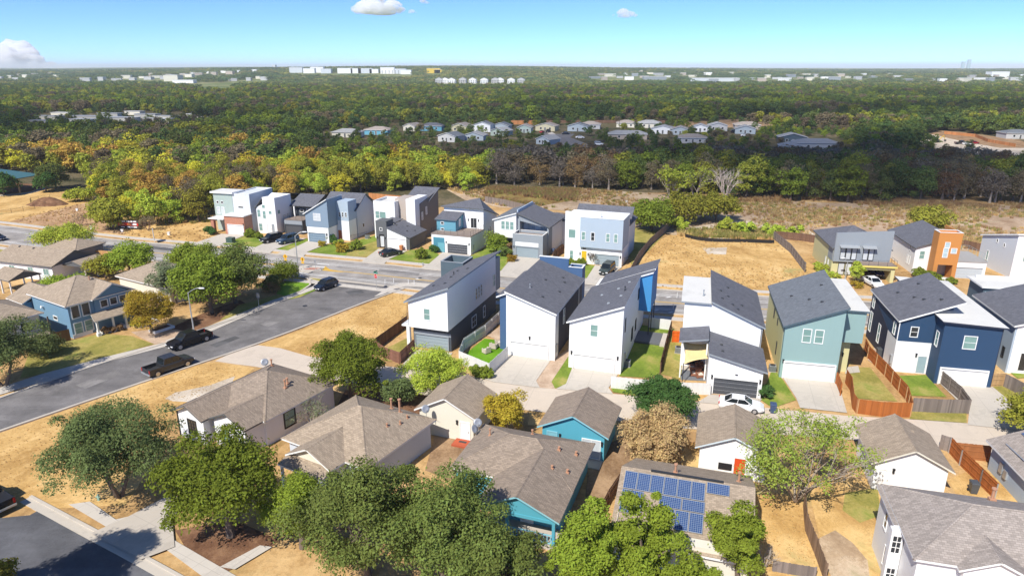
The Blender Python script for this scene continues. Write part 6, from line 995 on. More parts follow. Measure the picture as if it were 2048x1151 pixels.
place('tree', 'big pale half-bare tree with yellow-green tufts over the dry yards', 'tree', g(1590, 1004), bare_data(5, 9.6, 6.2, plain('grey_bark', (.33, .27, .21), .9, .2, 5), leafmat('leaf_pale', (.30, .34, .05), .04, .4, .3), 9, 40, .10, clumped=True), rot=.6)
place('tree', 'bare pale grey tree behind the olive thicket', 'tree', g(1450, 402), bare_data(6, 12.5, 7.0, plain('bleached_bark', (.55, .46, .40), .9, .15, 5), None, 8), rot=.2)
place('tree', 'sparse yellow-green tree at the wood edge beside the thicket', 'tree', g(1340, 398), bare_data(7, 10.5, 4.4, BARKP, LF['lime'], 6, 9, .3), rot=.2); place('tree', 'half-bare pale tree with lime tufts beside the bleached tree', 'tree', g(1388, 400), bare_data(8, 11, 4.0, BARKP, LF['lime'], 6, 4, .26), rot=1.2)
place('shrub', 'small bare reddish shrub on the dirt lot', 'shrub', g(162, 452), bare_data(9, 3.8, 2.6, plain('reddish_twigs', (.30, .19, .15)), LF['brown'], 7, 2, .1)); place('shrub', 'bare brown shrub beside the lot banner', 'shrub', g(296, 461), bare_data(10, 4.0, 2.8, plain('reddish_twigs', (.30, .19, .15)), LF['brown'], 7, 3, .12), rot=2)
place('tree', 'wispy pale green sapling against the white corner bungalow wall', 'tree', g(625, 852), bare_data(12, 4.0, 2.2, BARKP, LF['silver'], 6, 5, .07)); place('tree', 'thin leafless sapling in the dry yard beside the solar bungalow', 'tree', g(1530, 1135), bare_data(13, 2.6, 1.3, BARKP, None, 7)); place('tree', 'small pale blooming tree beside the garage of the yellow-door house', 'tree', g(1185, 528), bare_data(14, 2.8, 1.3, BARKP, LF['grey'], 6, 2, .1))
# little garden shrubs
SHR = [tree_data(300 + k, 1.0, .72, LF[s_], None, 12, 120, .09, .5, .45, .4, low=-.95) for k, s_ in enumerate(('green', 'dgreen', 'lime', 'rust', 'gold'))]
for lb, pxs, k, s_ in (('low green garden shrub beside the brick garage', ((500, 471), (508, 474), (517, 476), (497, 474)), 0, 1.7), ('dark shrub by the brick porch', ((418, 468), (425, 470)), 1, 1.6), ('green shrub before the copper door', ((662, 484), (667, 488)), 1, 1.6), ('pale flowering shrub at the bed before the copper door', ((674, 490), (684, 487)), 2, 1.1), ('dark shrub beside the teal door of the bay house', ((866, 503), (872, 505), (877, 501)), 1, 1.3), ('green hedge shrub before the yellow-door house', ((1143, 531), (1149, 532), (1155, 532), (1160, 532)), 0, 1.5),
                         ('golden shrub beside the grey garage of the balcony house', ((1023, 523),), 4, 1.5), ('small red flower bush in the blue house planter', ((212, 667), (226, 664), (240, 661)), 3, .9), ('green climbing plant on the blue house porch', ((277, 655), (284, 652)), 2, 1.3), ('leafy green shrub beside the orange tower', ((1843, 556), (1852, 557), (1858, 560)), 0, 2.0), ('green plant by the orange tower foot', ((1905, 568), (1880, 562)), 0, 1.3), ('green shrub along the yellow side wall', ((1645, 548), (1655, 556), (1634, 540), (1662, 565)), 2, 1.7), ('orange shrub by the young yellow-green tree', ((1716, 576), (1708, 572)), 4, 1.2), ('small sapling in the front lawn of the teal bay house', ((845, 517),), 0, 2.2), ('small sapling in the slate blue house lawn', ((715, 499),), 0, 2.2), ('yellow upright shrub on the slate blue house lawn', ((685, 504),), 4, 2.0), ('orange mulch shrub beside the slate garage', ((644, 492),), 4, 1.2), ('dark weeds at the fence corner of the stepped house', ((1527, 795), (1533, 790)), 1, 1.3), ('weedy yellow-green shrub by the silt fence', ((1352, 455), (1365, 460), (1470, 466), (1490, 468), (1450, 462), (1540, 470), (1560, 470), (1590, 472)), 2, 2.6), ('dark shrub before the turf yard fence', ((975, 755), (962, 752), (950, 747)), 0, 1.5)):
    for j, px in enumerate(pxs): place('shrub', lb, 'shrub', g(*px), SHR[k], lb + ' group' if len(pxs) > 1 else None, s_ * (1 + .15 * math.sin(j * 5)), j * 1.7)
# ------------------------------------------------------------------ distant neighbourhood, wood and terrain
def inpoly(x, y, P):
    c = False; n = len(P); j = n - 1
    for i in range(n):
        xi, yi = P[i]; xj, yj = P[j]
        if (yi > y) != (yj > y) and x < (xj - xi) * (y - yi) / (yj - yi) + xi: c = not c
        j = i
    return c
def terr(x, y):
    def ss(a, b, t): t = min(1, max(0, (t - a) / (b - a))); return t * t * (3 - 2 * t)
    s = x / max(y, 1.0); mid = math.exp(-((s + .12) / .34) ** 2); return 26 * ss(1350, 2500, y) * (.25 + .75 * mid) + 7 * ss(2600, 6000, y) * (1 - .55 * mid) + 20 * ss(6000, 11000, y) * (.35 + .65 * math.exp(-((s + .38) / .25) ** 2)) + (2.0 * math.sin(x / 310 + y / 520) + 3.0 * math.sin(x / 830 + 2) * ss(3000, 6000, y)) * ss(1200, 2000, y)
tm = MB(); ys = [1150 + 60 * i for i in range(35)] + [3300 + 250 * i for i in range(32)] + [11800, 13500]; NXT = 80
for y in ys:
    for i in range(NXT + 1): x = (i / NXT * 2 - 1) * .95 * y; tm.v.append((x, y, terr(x, y) + .05 if y > 1150 else -.5))
for j in range(len(ys) - 1):
    for i in range(NXT): a = j * (NXT + 1) + i; tm.f.append((a, a + 1, a + NXT + 2, a + NXT + 1)); tm.m.append(0)
struct(tm.build('terrain', groundmat('far_woodland', ((.09, .13, .044), (.17, .20, .07), (.30, .28, .14)), .008, .05, .1), None, True))
# small houses of the far neighbourhood: pixel of the front base, width, depth, wall height, turn, roof, wall
def bungalow(px, w_, d, h, az, rm, wm, lb, axis=0, rise=1.6, group=None, z=0, cat='house', extra=True):
    b = g(*px); P = thing('bungalow', lb, cat, (b.x, b.y, z), az, group); W(P, -w_ / 2, w_ / 2, 0, d, -.3, h, wm)
    if axis == 0:
        pent(P, -w_ / 2 + .003, w_ / 2 - .003, .003, d - .003, h, h + rise, wm, h - .5, 'gable_wall'); gable_roof(P, -w_ / 2 - .4, w_ / 2 + .4, -.4, d + .4, h - .05, h + rise + .15, rm, TRIM, .16, False)
    else: hip_roof(P, -w_ / 2 - .4, w_ / 2 + .4, -.4, d + .4, h, h + rise, -w_ / 2 + d / 2, w_ / 2 - d / 2, d / 2, rm, TRIM) if w_ > d else hip_roof(P, -w_ / 2 - .4, w_ / 2 + .4, -.4, d + .4, h, h + rise, -.1, .1, d / 2, rm)
    if extra:
        win(P, 'F', 0, -w_ * .22, h * .52, 1.1, 1.1, GLD, 1, 1); win(P, 'F', 0, w_ * .25, h * .52, 1.1, 1.1, GLD, 1, 1); door(P, 'F', 0, 0, .95, 2.0, DGREY)
    return P
GRR = shingle('pale_grey_shingle', (.36, .36, .355), .15); LBW = siding('pale_blue_siding', (.42, .48, .52)); YW = siding('cream_yellow_siding', (.58, .53, .36)); TLW = siding('turq_siding', (.14, .38, .50)); GW = siding('pale_grey_siding2', (.50, .50, .50))
FH = [((690, 275), 15, 9, 2.8, 10, GRR, CREAM, 1, 'cream bungalow with pale grey roof at the near end of the far neighbourhood'), ((752, 270), 14, 9, 2.8, 15, SHN, TLW, 1, 'bright blue-walled bungalow with brown roof in the far neighbourhood'), ((818, 262), 8, 9, 2.8, 25, SHN, CREAM, 0, 'cream gabled house half hidden by trees in the far neighbourhood'), ((862, 262), 13, 8, 3.0, 10, SHG, TLW, 1, 'dark long-roofed house with turquoise porch in the far neighbourhood'), ((893, 284), 10, 10, 3.0, 25, SHGB, GW, 0, 'grey gabled bungalow in front of the yellow house in the far neighbourhood'), ((917, 265), 10, 10, 3.6, 20, SHN, YW, 0, 'cream-yellow gabled house in the far neighbourhood'),
      ((946, 281), 11, 9, 2.6, 12, GRR, LBW, 0, 'pale blue bungalow with porch in the far neighbourhood'), ((964, 264), 10, 9, 4.2, 12, SHGB, WHITE, 0, 'white two-storey house with dark windows in the far neighbourhood'), ((1000, 262), 10, 9, 3.2, 15, SHGB, LBW, 0, 'blue-roofed house behind the dark round trees in the far neighbourhood'), ((995, 272), 9, 9, 2.8, 30, GRR, GREEN2, 0, 'pale green house beside the dark round trees'), ((1048, 266), 8, 9, 3.2, 10, SHN, GREEN2, 0, 'pale green house with white porch before the orange fence'), ((1090, 262), 12, 9, 3.0, 20, SHN, YW, 0, 'cream house with pale driveway at the far street bend'), ((1085, 289), 8, 9, 2.6, 40, GRR, LBW, 0, 'pale blue roof among the nearer far trees'), ((1155, 263), 12, 9, 3.2, 12, SHGB, LBW, 0, 'pale blue gabled house facing the far street'), ((1180, 258), 12, 9, 2.8, 10, SHN, GW, 1, 'brown-roofed house behind the tall pale tree'),
      ((1252, 255), 12, 9, 2.8, 10, SHN, CREAM, 1, 'tan-roofed house behind the far street pole'), ((1298, 256), 14, 9, 3.0, 12, GRR, CREAM, 1, 'grey-roofed house with a square chimney in the far neighbourhood'), ((1255, 279), 20, 8, 2.8, 8, GRR, TAUPE, 1, 'long low house with pale metal roof'), ((1325, 268), 13, 9, 3.0, 18, GRR, WHITE, 0, 'white house with pale blue-grey roof at the right of the far street'), ((1360, 270), 11, 9, 3.0, 15, SHN, LBW, 0, 'pale blue gabled house beside the round dark tree'), ((1385, 287), 14, 9, 2.8, 10, SHN, GW, 1, 'brown flat-hipped roof above the rusty wood'), ((1400, 264), 10, 9, 2.8, 15, GRR, WHITE, 0, 'white gabled house by the brown clearing'), ((1435, 262), 11, 9, 3.2, 12, GRR, GW, 0, 'pale-roofed house with an open carport'), ((1490, 268), 11, 9, 3.0, 15, GRR, LBW, 0, 'pale blue porch house beside the dark suv'), ((1495, 259), 15, 9, 2.8, 10, SHN, TAUPE, 1, 'long brown-roofed house behind the blue porch house'),
      ((1585, 288), 13, 8, 3.4, 12, GRR, DTEAL, 0, 'dark blue house with pale grey roof among the trees'), ((1635, 300), 19, 9, 3.2, 8, GRR, GW, 1, 'long pale-roofed house with dark roof panels'), ((1582, 303), 9, 8, 2.4, 12, GRR, GW, 1, 'small pale shed roof in the wood'), ((2040, 278), 14, 10, 3.0, 8, SHGB, GW, 1, 'blue-grey roofed house beyond the construction lot')]
for px, w_, d, h, az, rm, wm, ax, lb in FH: bungalow(px, w_, d, h, az, rm, wm, lb, ax)
sheet('far_street', [(1085, 262), (1110, 268), (1150, 268), (1140, 275), (1180, 290), (1200, 300), (1170, 303), (1130, 292), (1115, 280), (1080, 272)], .06, ASPH); sheet('far_driveway', [(1092, 264), (1104, 264), (1112, 269), (1098, 269)], .065, CONCW); sheet('clearing', [(1340, 257), (1360, 245), (1480, 238), (1540, 240), (1700, 236), (1700, 246), (1560, 252), (1420, 256)], .05, DIRT); sheet('construction_lot', [(1815, 284), (1850, 268), (1895, 264), (1960, 272), (2080, 296), (2080, 322), (2000, 322), (1930, 316), (1880, 302)], .06, PALE); sheet('construction_lot', [(1850, 266), (1890, 260), (2040, 280), (2070, 296), (2000, 296), (1930, 284)], .07, DIRT); sheet('clearing', [(366, 169), (475, 168), (472, 184), (400, 187)], .06, DRYO)
fence('orange silt fence line on the construction lot', [(1888, 268), (1950, 274), (1975, 284), (2030, 294)], 1.6, ORF, 1, bw=1.0, post=5); fence('dark silt fence at the construction lot corner', [(1832, 297), (1868, 306)], 1.2, BLACK, 1, bw=1.0, post=5); fence('long brown fence behind the far neighbourhood', [(960, 246), (1020, 245), (1060, 246), (1200, 246), (1330, 246)], 1.9, BROWNF, 1, bw=1.0, post=6); fence('orange wooden fence behind the pale green far house', [(1022, 249), (1065, 249)], 2.6, ORF, 1, bw=1.0, post=6)
for px, h in (((1238, 266), 9.5), ((940, 262), 8.5), ((1353, 258), 8.0)): tag(MB().tube((0, 0, 0), (0, 0, h), .14, .1, 6).box(-.9, .9, -.05, .05, h - .8, h - .65).build('utility_pole', BARK), 'slender timber utility pole in the far neighbourhood', 'utility pole', 'far utility poles').location = g(*px)
MOB = [((95, 240), 22), ((120, 233), 16), ((170, 240), 20), ((215, 234), 18), ((240, 243), 24), ((290, 236), 18), ((312, 246), 20), ((395, 236), 18), ((160, 247), 16), ((265, 230), 14), ((75, 250), 14), ((330, 240), 14)]
for px, w_ in MOB:
    b = g(*px); P = thing('mobile_home', 'low flat mobile home with pale roof among the dark trees on the left', 'house', b, 12, 'mobile homes among the trees'); W(P, -w_ / 2, w_ / 2, 0, 6, -.2, 2.8, CREAM); R(P, -w_ / 2, w_ / 2, 0, 6, 2.8, 2.8, GRR if w_ % 4 else MEMB, .3, .2)
for px, lb in (((655, 226), 'blue-grey roof beyond the dark wood, nearer one'), ((742, 208), 'white roof far beyond the wood, long one'), ((668, 222), 'white gabled roof beyond the dark wood'), ((1870, 228), 'pale roof deep in the right wood'), ((1905, 230), 'pale blue roof deep in the right wood')): bungalow(px, 16, 10, 3.4, 10, GRR, WHITE, lb, 1, extra=False)
# apartment and town blocks near the horizon
BP = []
def block(px, w_, d, h, az, wm, rm, lb, grp, n=0, name='apartment_block'):
    q_ = ray(*px); yy = 500.0; z = 0     # walk along the pixel's ray to the rising terrain
    while yy < 9000:
        k_ = yy / q_[1]; x_ = q_[0] * k_; z = terr(x_, yy) if yy > 1150 else 0
        if CAM_H + q_[2] * k_ <= z: break
        yy += 15
    b = Vector((x_, yy, 0))
    BP.append((b.x, b.y, w_ / 2)); P = thing(name, lb, 'building', (b.x, b.y, z), az, grp); W(P, -w_ / 2, w_ / 2, 0, d, -2, h, wm)
    if rm is SHG: gable_roof(P, -w_ / 2 - .5, w_ / 2 + .5, -.5, d + .5, h - .1, h + w_ * .22, rm, TRIM, .2, False); pent(P, -w_ / 2 + .01, w_ / 2 - .01, .01, d - .01, h, h + w_ * .2, wm, h - 1, 'gable_wall')
    else: R(P, -w_ / 2, w_ / 2, 0, d, h, h, rm, .4, .5, TRIM, name='flat_roof')
    for r in range(n):
        for c in range(4): x = (c + .5) / 4 * w_ - w_ / 2; MB().box(x - 1, x + 1, -.15, .05, 1.2 + r * 3, 2.9 + r * 3).build('window', GLD, P)
    return P
for i, u in enumerate((878, 890, 903, 925, 945, 968, 990, 1000, 1022, 1042)): block((u, 167 + .3 * (i % 3)), 16, 16, 9, 5, WHITE if i % 3 else GW, SHG, 'white apartment block with dark gabled roof beyond the wood', 'white apartment blocks beyond the wood', 2)
for i, (u, v, w_, h) in enumerate(((592, 146, 40, 16), (618, 147, 34, 14), (634, 146, 40, 17), (652, 147, 30, 13), (690, 147, 44, 15), (712, 147, 30, 14), (730, 147, 40, 14), (748, 147, 26, 12), (775, 148, 40, 18), (800, 148, 34, 14), (812, 149, 30, 12))): block((u, v), w_, 18, h, 0, WHITE if i % 3 else GREYW, MEMB, 'pale flat-roofed block on the wooded horizon ridge', 'pale blocks on the horizon ridge', 3 if i in (8, 9) else 0)
block((867, 147), 40, 20, 14, 0, plain('yellow_cladding', (.72, .50, .06)), MEMB, 'yellow flat building on the wooded horizon ridge', None); block((876, 147), 22, 20, 10, 0, plain('yellow_cladding', (.72, .50, .06)), MEMB, 'smaller yellow building on the wooded horizon ridge', None)
block((342, 163), 34, 30, 14, 0, CREAM, GRR, 'large cream school hall with pale roof above the golden field', None); block((366, 167), 46, 18, 7, 0, WHITE, MEMB, 'long low white school wing above the golden field', None); block((1430, 163), 120, 30, 8, 0, GREYW, MEMB, 'long pale warehouse beyond the right wood', None); block((2000, 155), 55, 30, 17, 0, WHITE, MEMB, 'large white building at the right horizon with coloured panels', None); block((1310, 160), 60, 20, 8, 0, MGREY, SHG if False else MEMB, 'grey long building beyond the wood', None)
for i in range(75):
    u = 1180 + 870 * ((i * .6180339) % 1); v = 143 + 22 * ((i * .754877) % 1); block((u, v), 10 + (i * 7) % 22, 12, 5 + (i * 3) % 6, (i * 13) % 40 - 20, (WHITE, GW, CREAM, TAUPE, MGREY)[i % 5], MEMB if i % 2 else SHN, 'tiny pale building scattered in the far right suburb', 'tiny far right suburb buildings', name='far_building')
for i in range(45):
    u = -20 + 560 * ((i * .6180339) % 1); v = 144 + 20 * ((i * .754877) % 1); block((u, v), 10 + (i * 5) % 16, 12, 5 + (i * 3) % 5, (i * 13) % 40 - 20, (WHITE, GW, CREAM, TAUPE)[i % 4], MEMB if i % 2 else SHN, 'tiny pale building scattered in the far left suburb', 'tiny far left suburb buildings', name='far_building')
for u, hh, lb in ((1852, 62, 'faint tall glass tower on the right horizon'), (1842, 48, 'fainter shorter tower on the right horizon'), (592, 40, 'slim tower block standing on the left-centre ridge')):
    d_ = 7000 if u > 1000 else 3300; x = (u - CX) / FPX * d_ * 1.05; P = thing('tower', lb, 'building', (x, d_, terr(x, d_) - 2), 0); W(P, -14 if u > 1000 else -8, 14 if u > 1000 else 8, 0, 20, 0, hh * (1.5 if u > 1000 else .7), GLP if u > 1000 else GREYW)
# ---- the wood
SPEC = ['dark', 'mid', 'green', 'olive', 'yellow', 'lime', 'orange', 'rust', 'brown', 'grey', 'silver']
SLAB = {'dark': 'dark green leafy tree in the wood behind the houses', 'mid': 'mid green leafy tree in the wood behind the houses', 'green': 'fresh green tree in the wood behind the houses', 'olive': 'olive coloured tree in the wood behind the houses', 'yellow': 'yellow autumn tree in the wood behind the houses', 'lime': 'lime green tree in the wood behind the houses', 'orange': 'orange autumn tree in the wood behind the houses', 'rust': 'rust brown tree in the wood behind the houses', 'brown': 'dull brown thin-leaved tree in the wood behind the houses', 'grey': 'grey half-bare tree in the wood behind the houses', 'silver': 'silvery green tree in the wood behind the houses'}
NEAR = {}; MIDP = []
for k, s_ in enumerate(SPEC):
    thin = s_ in ('brown', 'grey', 'rust'); NEAR[s_] = [tree_data(500 + k * 3 + j, 9.0, 4.2, LF[s_], BARKP if thin else BARK, 24, 190 if not thin else 150, .25 if not thin else .19, 5.0 - .5 * j, 4.0, .40, low=-.85, limbs=10 if not thin else 22) for j in range(2)]
pc = bpy.data.collections.new('wood_prototypes')
def proto(nm, V, mat, extra=None):
    me = npmesh(nm, V, np.arange(len(V)).reshape(-1, 4), mat); o = bpy.data.objects.new(nm, me); pc.objects.link(o)
for k, s_ in enumerate(SPEC):                       # 0..10 single trees for the middle distance
    rs = np.random.RandomState(900 + k); C = crown_pts(rs, 18, 3.5, 5.0, 3.6, .4, -.9); V, F = leaves(rs, C, 1.8 * (.7 + .6 * rs.rand(len(C))), 62, .42); proto('wood_%02d' % k, V, LF[s_])
FARL = {k: leafmat('far_leaf_' + k, sc(c, 2.0), .03, .4, .15) for k, c in (('a', (.06, .085, .028)), ('b', (.085, .105, .032)), ('c', (.12, .115, .045)), ('d', (.155, .145, .035)), ('e', (.05, .078, .03)))}
for k, s_ in enumerate('abcde'):                    # 11..15 clumps for the far distance
    rs = np.random.RandomState(950 + k); C = np.stack([rs.uniform(-12, 12, 9), rs.uniform(-12, 12, 9), rs.uniform(3.5, 6, 9)], 1); V, F = leaves(rs, C, 4.2 * (.7 + .6 * rs.rand(9)), 48, 1.0, squash=.75); proto('wood_%02d' % (11 + k), V, FARL[s_])
EDGE = [(-900, 330), (-300, 345), (60, 350), (125, 352), (190, 362), (196, 380), (205, 395), (216, 425), (260, 448), (330, 458), (400, 452), (424, 425), (470, 410), (560, 405), (640, 400), (760, 385), (880, 380), (950, 386), (965, 371), (1100, 374), (1240, 381), (1340, 391), (1480, 398), (1640, 404), (1800, 407), (2900, 416), (3400, 120), (-1500, 120)]
CLEAR = [([(655, 262), (780, 248), (1010, 243), (1330, 243), (1400, 250), (1530, 258), (1500, 283), (1330, 290), (1200, 303), (1130, 298), (1080, 292), (900, 286), (780, 277), (660, 280)], .36), ([(1560, 272), (1680, 276), (1685, 303), (1565, 306)], .05), ([(1818, 284), (1850, 266), (1895, 262), (2080, 282), (2080, 322), (1990, 324), (1930, 318), (1880, 306)], .02), ([(1345, 246), (1480, 238), (1560, 238), (1700, 234), (1700, 248), (1560, 254), (1400, 258)], .12), ([(60, 228), (330, 224), (420, 230), (335, 250), (80, 254)], .30), ([(362, 168), (478, 167), (474, 187), (395, 189)], 0), ([(640, 218), (680, 218), (680, 230), (640, 230)], .1), ([(1090, 262), (1160, 266), (1210, 300), (1120, 296)], 0)]
HB = [(o.matrix_world, o) for o in bpy.data.objects if o.parent is None and o.type == 'EMPTY' and o.name.startswith(('bungalow', 'mobile_home'))]
HP = [(o.location.x, o.location.y) for _, o in HB]
r2 = random.Random(21)
def nz(x, y, s, ph=0.0): return .5 + .25 * (math.sin(x / s + 1.7 * math.sin(y / s * .7 + ph) + ph) + math.sin(y / s * 1.13 + 1.3 * math.sin(x / s * .6 + 2 * ph) + 2.1 * ph))
def species(x, y, u, v):
    n1, n2 = nz(x, y, 23, 1.0), nz(x, y, 9, 4.0); r = r2.random()
    if u < 980 and v > 352 - .012 * abs(u - 500): pool = (['yellow', 'olive', 'lime', 'olive', 'yellow', 'lime'] if n1 > .36 else ['olive', 'orange', 'yellow', 'olive', 'brown', 'green'])
    elif u < 900 and v > 318: pool = ['orange', 'olive', 'mid', 'brown', 'green', 'yellow', 'olive'] if n1 > .55 else ['mid', 'dark', 'olive', 'brown', 'mid']
    elif v > 330: pool = ['brown', 'rust', 'grey', 'mid', 'brown', 'grey'] if n1 > .48 else ['mid', 'green', 'dark', 'olive', 'brown', 'mid']
    elif v > 300: pool = ['green', 'mid', 'dark', 'olive', 'mid'] if n1 > .5 else ['brown', 'mid', 'dark', 'brown']
    else: pool = ['dark', 'mid', 'dark', 'green', 'mid'] if n1 > .42 else ['brown', 'dark', 'mid', 'olive']
    if v < 245 and u < 1000 and n1 > .4: pool = pool + ['olive', 'mid']
    return pool[int(r * len(pool)) % len(pool)]
cand = []; y = 128.0
while y < 1250:
    st = 5.4 if y < 230 else (6.2 if y < 420 else (7.4 if y < 700 else 9.5)); x = -.92 * y - 20
    while x < .92 * y + 20:
        px, py = x + r2.uniform(-.42, .42) * st, y + r2.uniform(-.42, .42) * st; x += st; u, v = pj(px, py)
        if not (-160 < u < 2210) or not inpoly(u, v, EDGE): continue
        keep = 1.0
        for pl, k in CLEAR:
            if inpoly(u, v, pl): keep = min(keep, k)
        if keep < 1 and r2.random() > keep: continue
        if 280 < py < 640 and any((px - hx) ** 2 + (py - hy - 3) ** 2 < 90 or (abs(px - hx * py / hy) < 5.5 and 0 < hy - py < 17) for hx, hy in HP): continue
        s_ = species(px, py, u, v); sc_ = r2.uniform(.72, 1.18) * (.82 if v > 352 and u < 980 else 1.0)
        if keep < 1: sc_ *= .58
        elif 630 < u < 1720 and 262 < v < 345: sc_ *= .42 + .5 * max(0, (v - 318) / 27)
        elif 1790 < u < 2120 and 300 < v < 352: sc_ *= .5
        elif 40 < u < 440 and 240 < v < 278: sc_ *= .55
        cand.append((py, px, s_, sc_, r2.uniform(0, 6.28)))
    y += st
cand.sort()
NI = 300
for py, px, s_, sc_, ro in cand[:NI]:
    u, v = pj(px, py); where = 'beside the park lawn and dirt lot' if u < 425 else ('behind the far row of modern houses' if u < 960 else ('beyond the straw field' if u < 1420 else 'beyond the grey-brown field')); size = 'tall' if sc_ > .95 else 'small'
    place('tree', size + ' ' + SLAB[s_].replace('in the wood behind the houses', 'at the wood edge ' + where), 'tree', (px, py), NEAR[s_][int(ro * 10) % 2], '%s %s wood edge trees %s' % (size, s_, where), sc_, ro)
pts = [(px, py, 0.0, sc_, SPEC.index(s_), ro) for py, px, s_, sc_, ro in cand[NI:]]
y = 1150.0
while y < 5200:
    st = 19 if y < 2600 else 34; x = -.86 * y
    while x < .86 * y:
        px, py = x + r2.uniform(-.5, .5) * st, y + r2.uniform(-.5, .5) * st; x += st; u, v = pj(px, py, terr(px, py))
        if any(inpoly(u, v + 2, pl) for pl, k in CLEAR if k == 0): continue
        if any(-30 < by - py < 300 and abs(px - bx * py / by) < bw + 10 for bx, by, bw in BP): continue
        n1 = nz(px, py, 170, 2.0); dens_ = .96 if u < 1150 else (.55 + .5 * n1)
        if u < 1000 and r2.random() < .05: continue
        if r2.random() > dens_: continue
        k = 11 + (r2.choice([0, 1, 1, 0, 2, 4, 1, 3]) if (n1 > .5 or 560 < u < 1250) else r2.choice([0, 4, 4, 1])); pts.append((px, py, terr(px, py) - .5, r2.uniform(.75, 1.25) * (1 if y < 2600 else 1.5), k, r2.uniform(0, 6.28)))
    y += st
me = bpy.data.meshes.new('wood'); me.vertices.add(len(pts)); arr = np.array(pts, dtype=np.float32); me.vertices.foreach_set('co', arr[:, :3].ravel())
for nm, ty, dat in (('scl', 'FLOAT', arr[:, 3]), ('rotz', 'FLOAT', arr[:, 5])): a = me.attributes.new(nm, ty, 'POINT'); a.data.foreach_set('value', np.ascontiguousarray(dat))
a = me.attributes.new('idx', 'INT', 'POINT'); a.data.foreach_set('value', arr[:, 4].astype(np.int32)); me.update()
wood_o = link('distant_wood', me); tag(wood_o, 'dense mixed green and brown woodland stretching behind the houses to the horizon', 'woodland'); stuff(wood_o)
ng = bpy.data.node_groups.new('scatter_wood', 'GeometryNodeTree'); ng.interface.new_socket('Geometry', in_out='INPUT', socket_type='NodeSocketGeometry'); ng.interface.new_socket('Geometry', in_out='OUTPUT', socket_type='NodeSocketGeometry')
gi, go = ng.nodes.new('NodeGroupInput'), ng.nodes.new('NodeGroupOutput'); ci = ng.nodes.new('GeometryNodeCollectionInfo'); ci.inputs[0].default_value = pc; ci.inputs['Separate Children'].default_value = True; ci.inputs['Reset Children'].default_value = True
ip = ng.nodes.new('GeometryNodeInstanceOnPoints'); ip.inputs['Pick Instance'].default_value = True
def na(nm, ty): n_ = ng.nodes.new('GeometryNodeInputNamedAttribute'); n_.data_type = ty; n_.inputs[0].default_value = nm; return n_.outputs[0]
cx_ = ng.nodes.new('ShaderNodeCombineXYZ'); ng.links.new(na('rotz', 'FLOAT'), cx_.inputs[2]); er = ng.nodes.new('FunctionNodeEulerToRotation'); ng.links.new(cx_.outputs[0], er.inputs[0])
ng.links.new(gi.outputs[0], ip.inputs['Points']); ng.links.new(ci.outputs[0], ip.inputs['Instance']); ng.links.new(na('idx', 'INT'), ip.inputs['Instance Index']); ng.links.new(er.outputs[0], ip.inputs['Rotation']); ng.links.new(na('scl', 'FLOAT'), ip.inputs['Scale']); ng.links.new(ip.outputs[0], go.inputs[0])
md = wood_o.modifiers.new('scatter', 'NODES'); md.node_group = ng
# ---- dry tufts on the open lots (nobody could count them)
tc_ = bpy.data.collections.new('tuft_prototypes')
for k, (col, s_) in enumerate((((.78, .56, .25), 1.0), ((.62, .46, .22), 1.0), ((.38, .36, .10), 1.1), ((.46, .28, .13), 1.1))):
    rs = np.random.RandomState(40 + k); n = 46; a = rs.rand(n) * 6.283; rr_ = .34 * np.sqrt(rs.rand(n)); base = np.stack([np.cos(a) * rr_, np.sin(a) * rr_, np.zeros(n)], 1); tip = base + np.stack([np.cos(a) * .22 * rs.rand(n), np.sin(a) * .22 * rs.rand(n), .25 + .4 * rs.rand(n)], 1); sd_ = np.stack([-np.sin(a + 1), np.cos(a + 1), np.zeros(n)], 1) * .035
    V = np.stack([base - sd_, base + sd_, tip + sd_ * .4, tip - sd_ * .4], 1).reshape(-1, 3) * s_; o = bpy.data.objects.new('tuft_%d' % k, npmesh('tuft_%d' % k, V, np.arange(n * 4).reshape(-1, 4), leafmat('tuft_leaf_%d' % k, col, .02, .3, .45))); tc_.objects.link(o)
LOTS = [([(880, 374), (1140, 377), (1250, 385), (1480, 400), (1640, 407), (2100, 414), (2100, 470), (1930, 500), (1640, 478), (1548, 474), (1345, 468), (1265, 448), (1120, 420), (1000, 413)], 5200, .55, 1.25, (0, 1, 1, 2, 3)), ([(1480, 392), (2100, 410), (2100, 420), (1480, 404)], 900, .9, 1.7, (3, 3, 1)), ([(975, 376), (1160, 380), (1150, 400), (1080, 412), (1010, 408), (965, 395)], 1500, .8, 1.6, (3, 3, 2)), ([(1340, 470), (1545, 478), (1640, 560), (1500, 588), (1270, 572), (1300, 490)], 1300, .2, .45, (0, 0, 1)), ([(1345, 455), (1545, 462), (1545, 480), (1360, 474)], 500, .7, 1.6, (2, 2, 0)), ([(20, 440), (150, 456), (330, 480), (420, 484), (420, 450), (240, 445), (195, 400), (80, 425)], 800, .2, .5, (0, 1, 3)), ([(516, 688), (780, 590), (808, 582), (806, 660), (700, 708), (617, 710)], 1200, .08, .18, (0, 0, 1)), ([(0, 868), (400, 730), (500, 735), (340, 826), (250, 1005), (80, 1015), (0, 1000)], 1300, .08, .17, (0, 0, 1)), ([(1515, 1000), (1600, 990), (1640, 1150), (1525, 1150)], 250, .07, .15, (0, 1)), ([(190, 372), (215, 440), (260, 455), (420, 445), (420, 420), (230, 400)], 350, .8, 1.7, (2, 0, 2))]
r3 = random.Random(5); tp = []
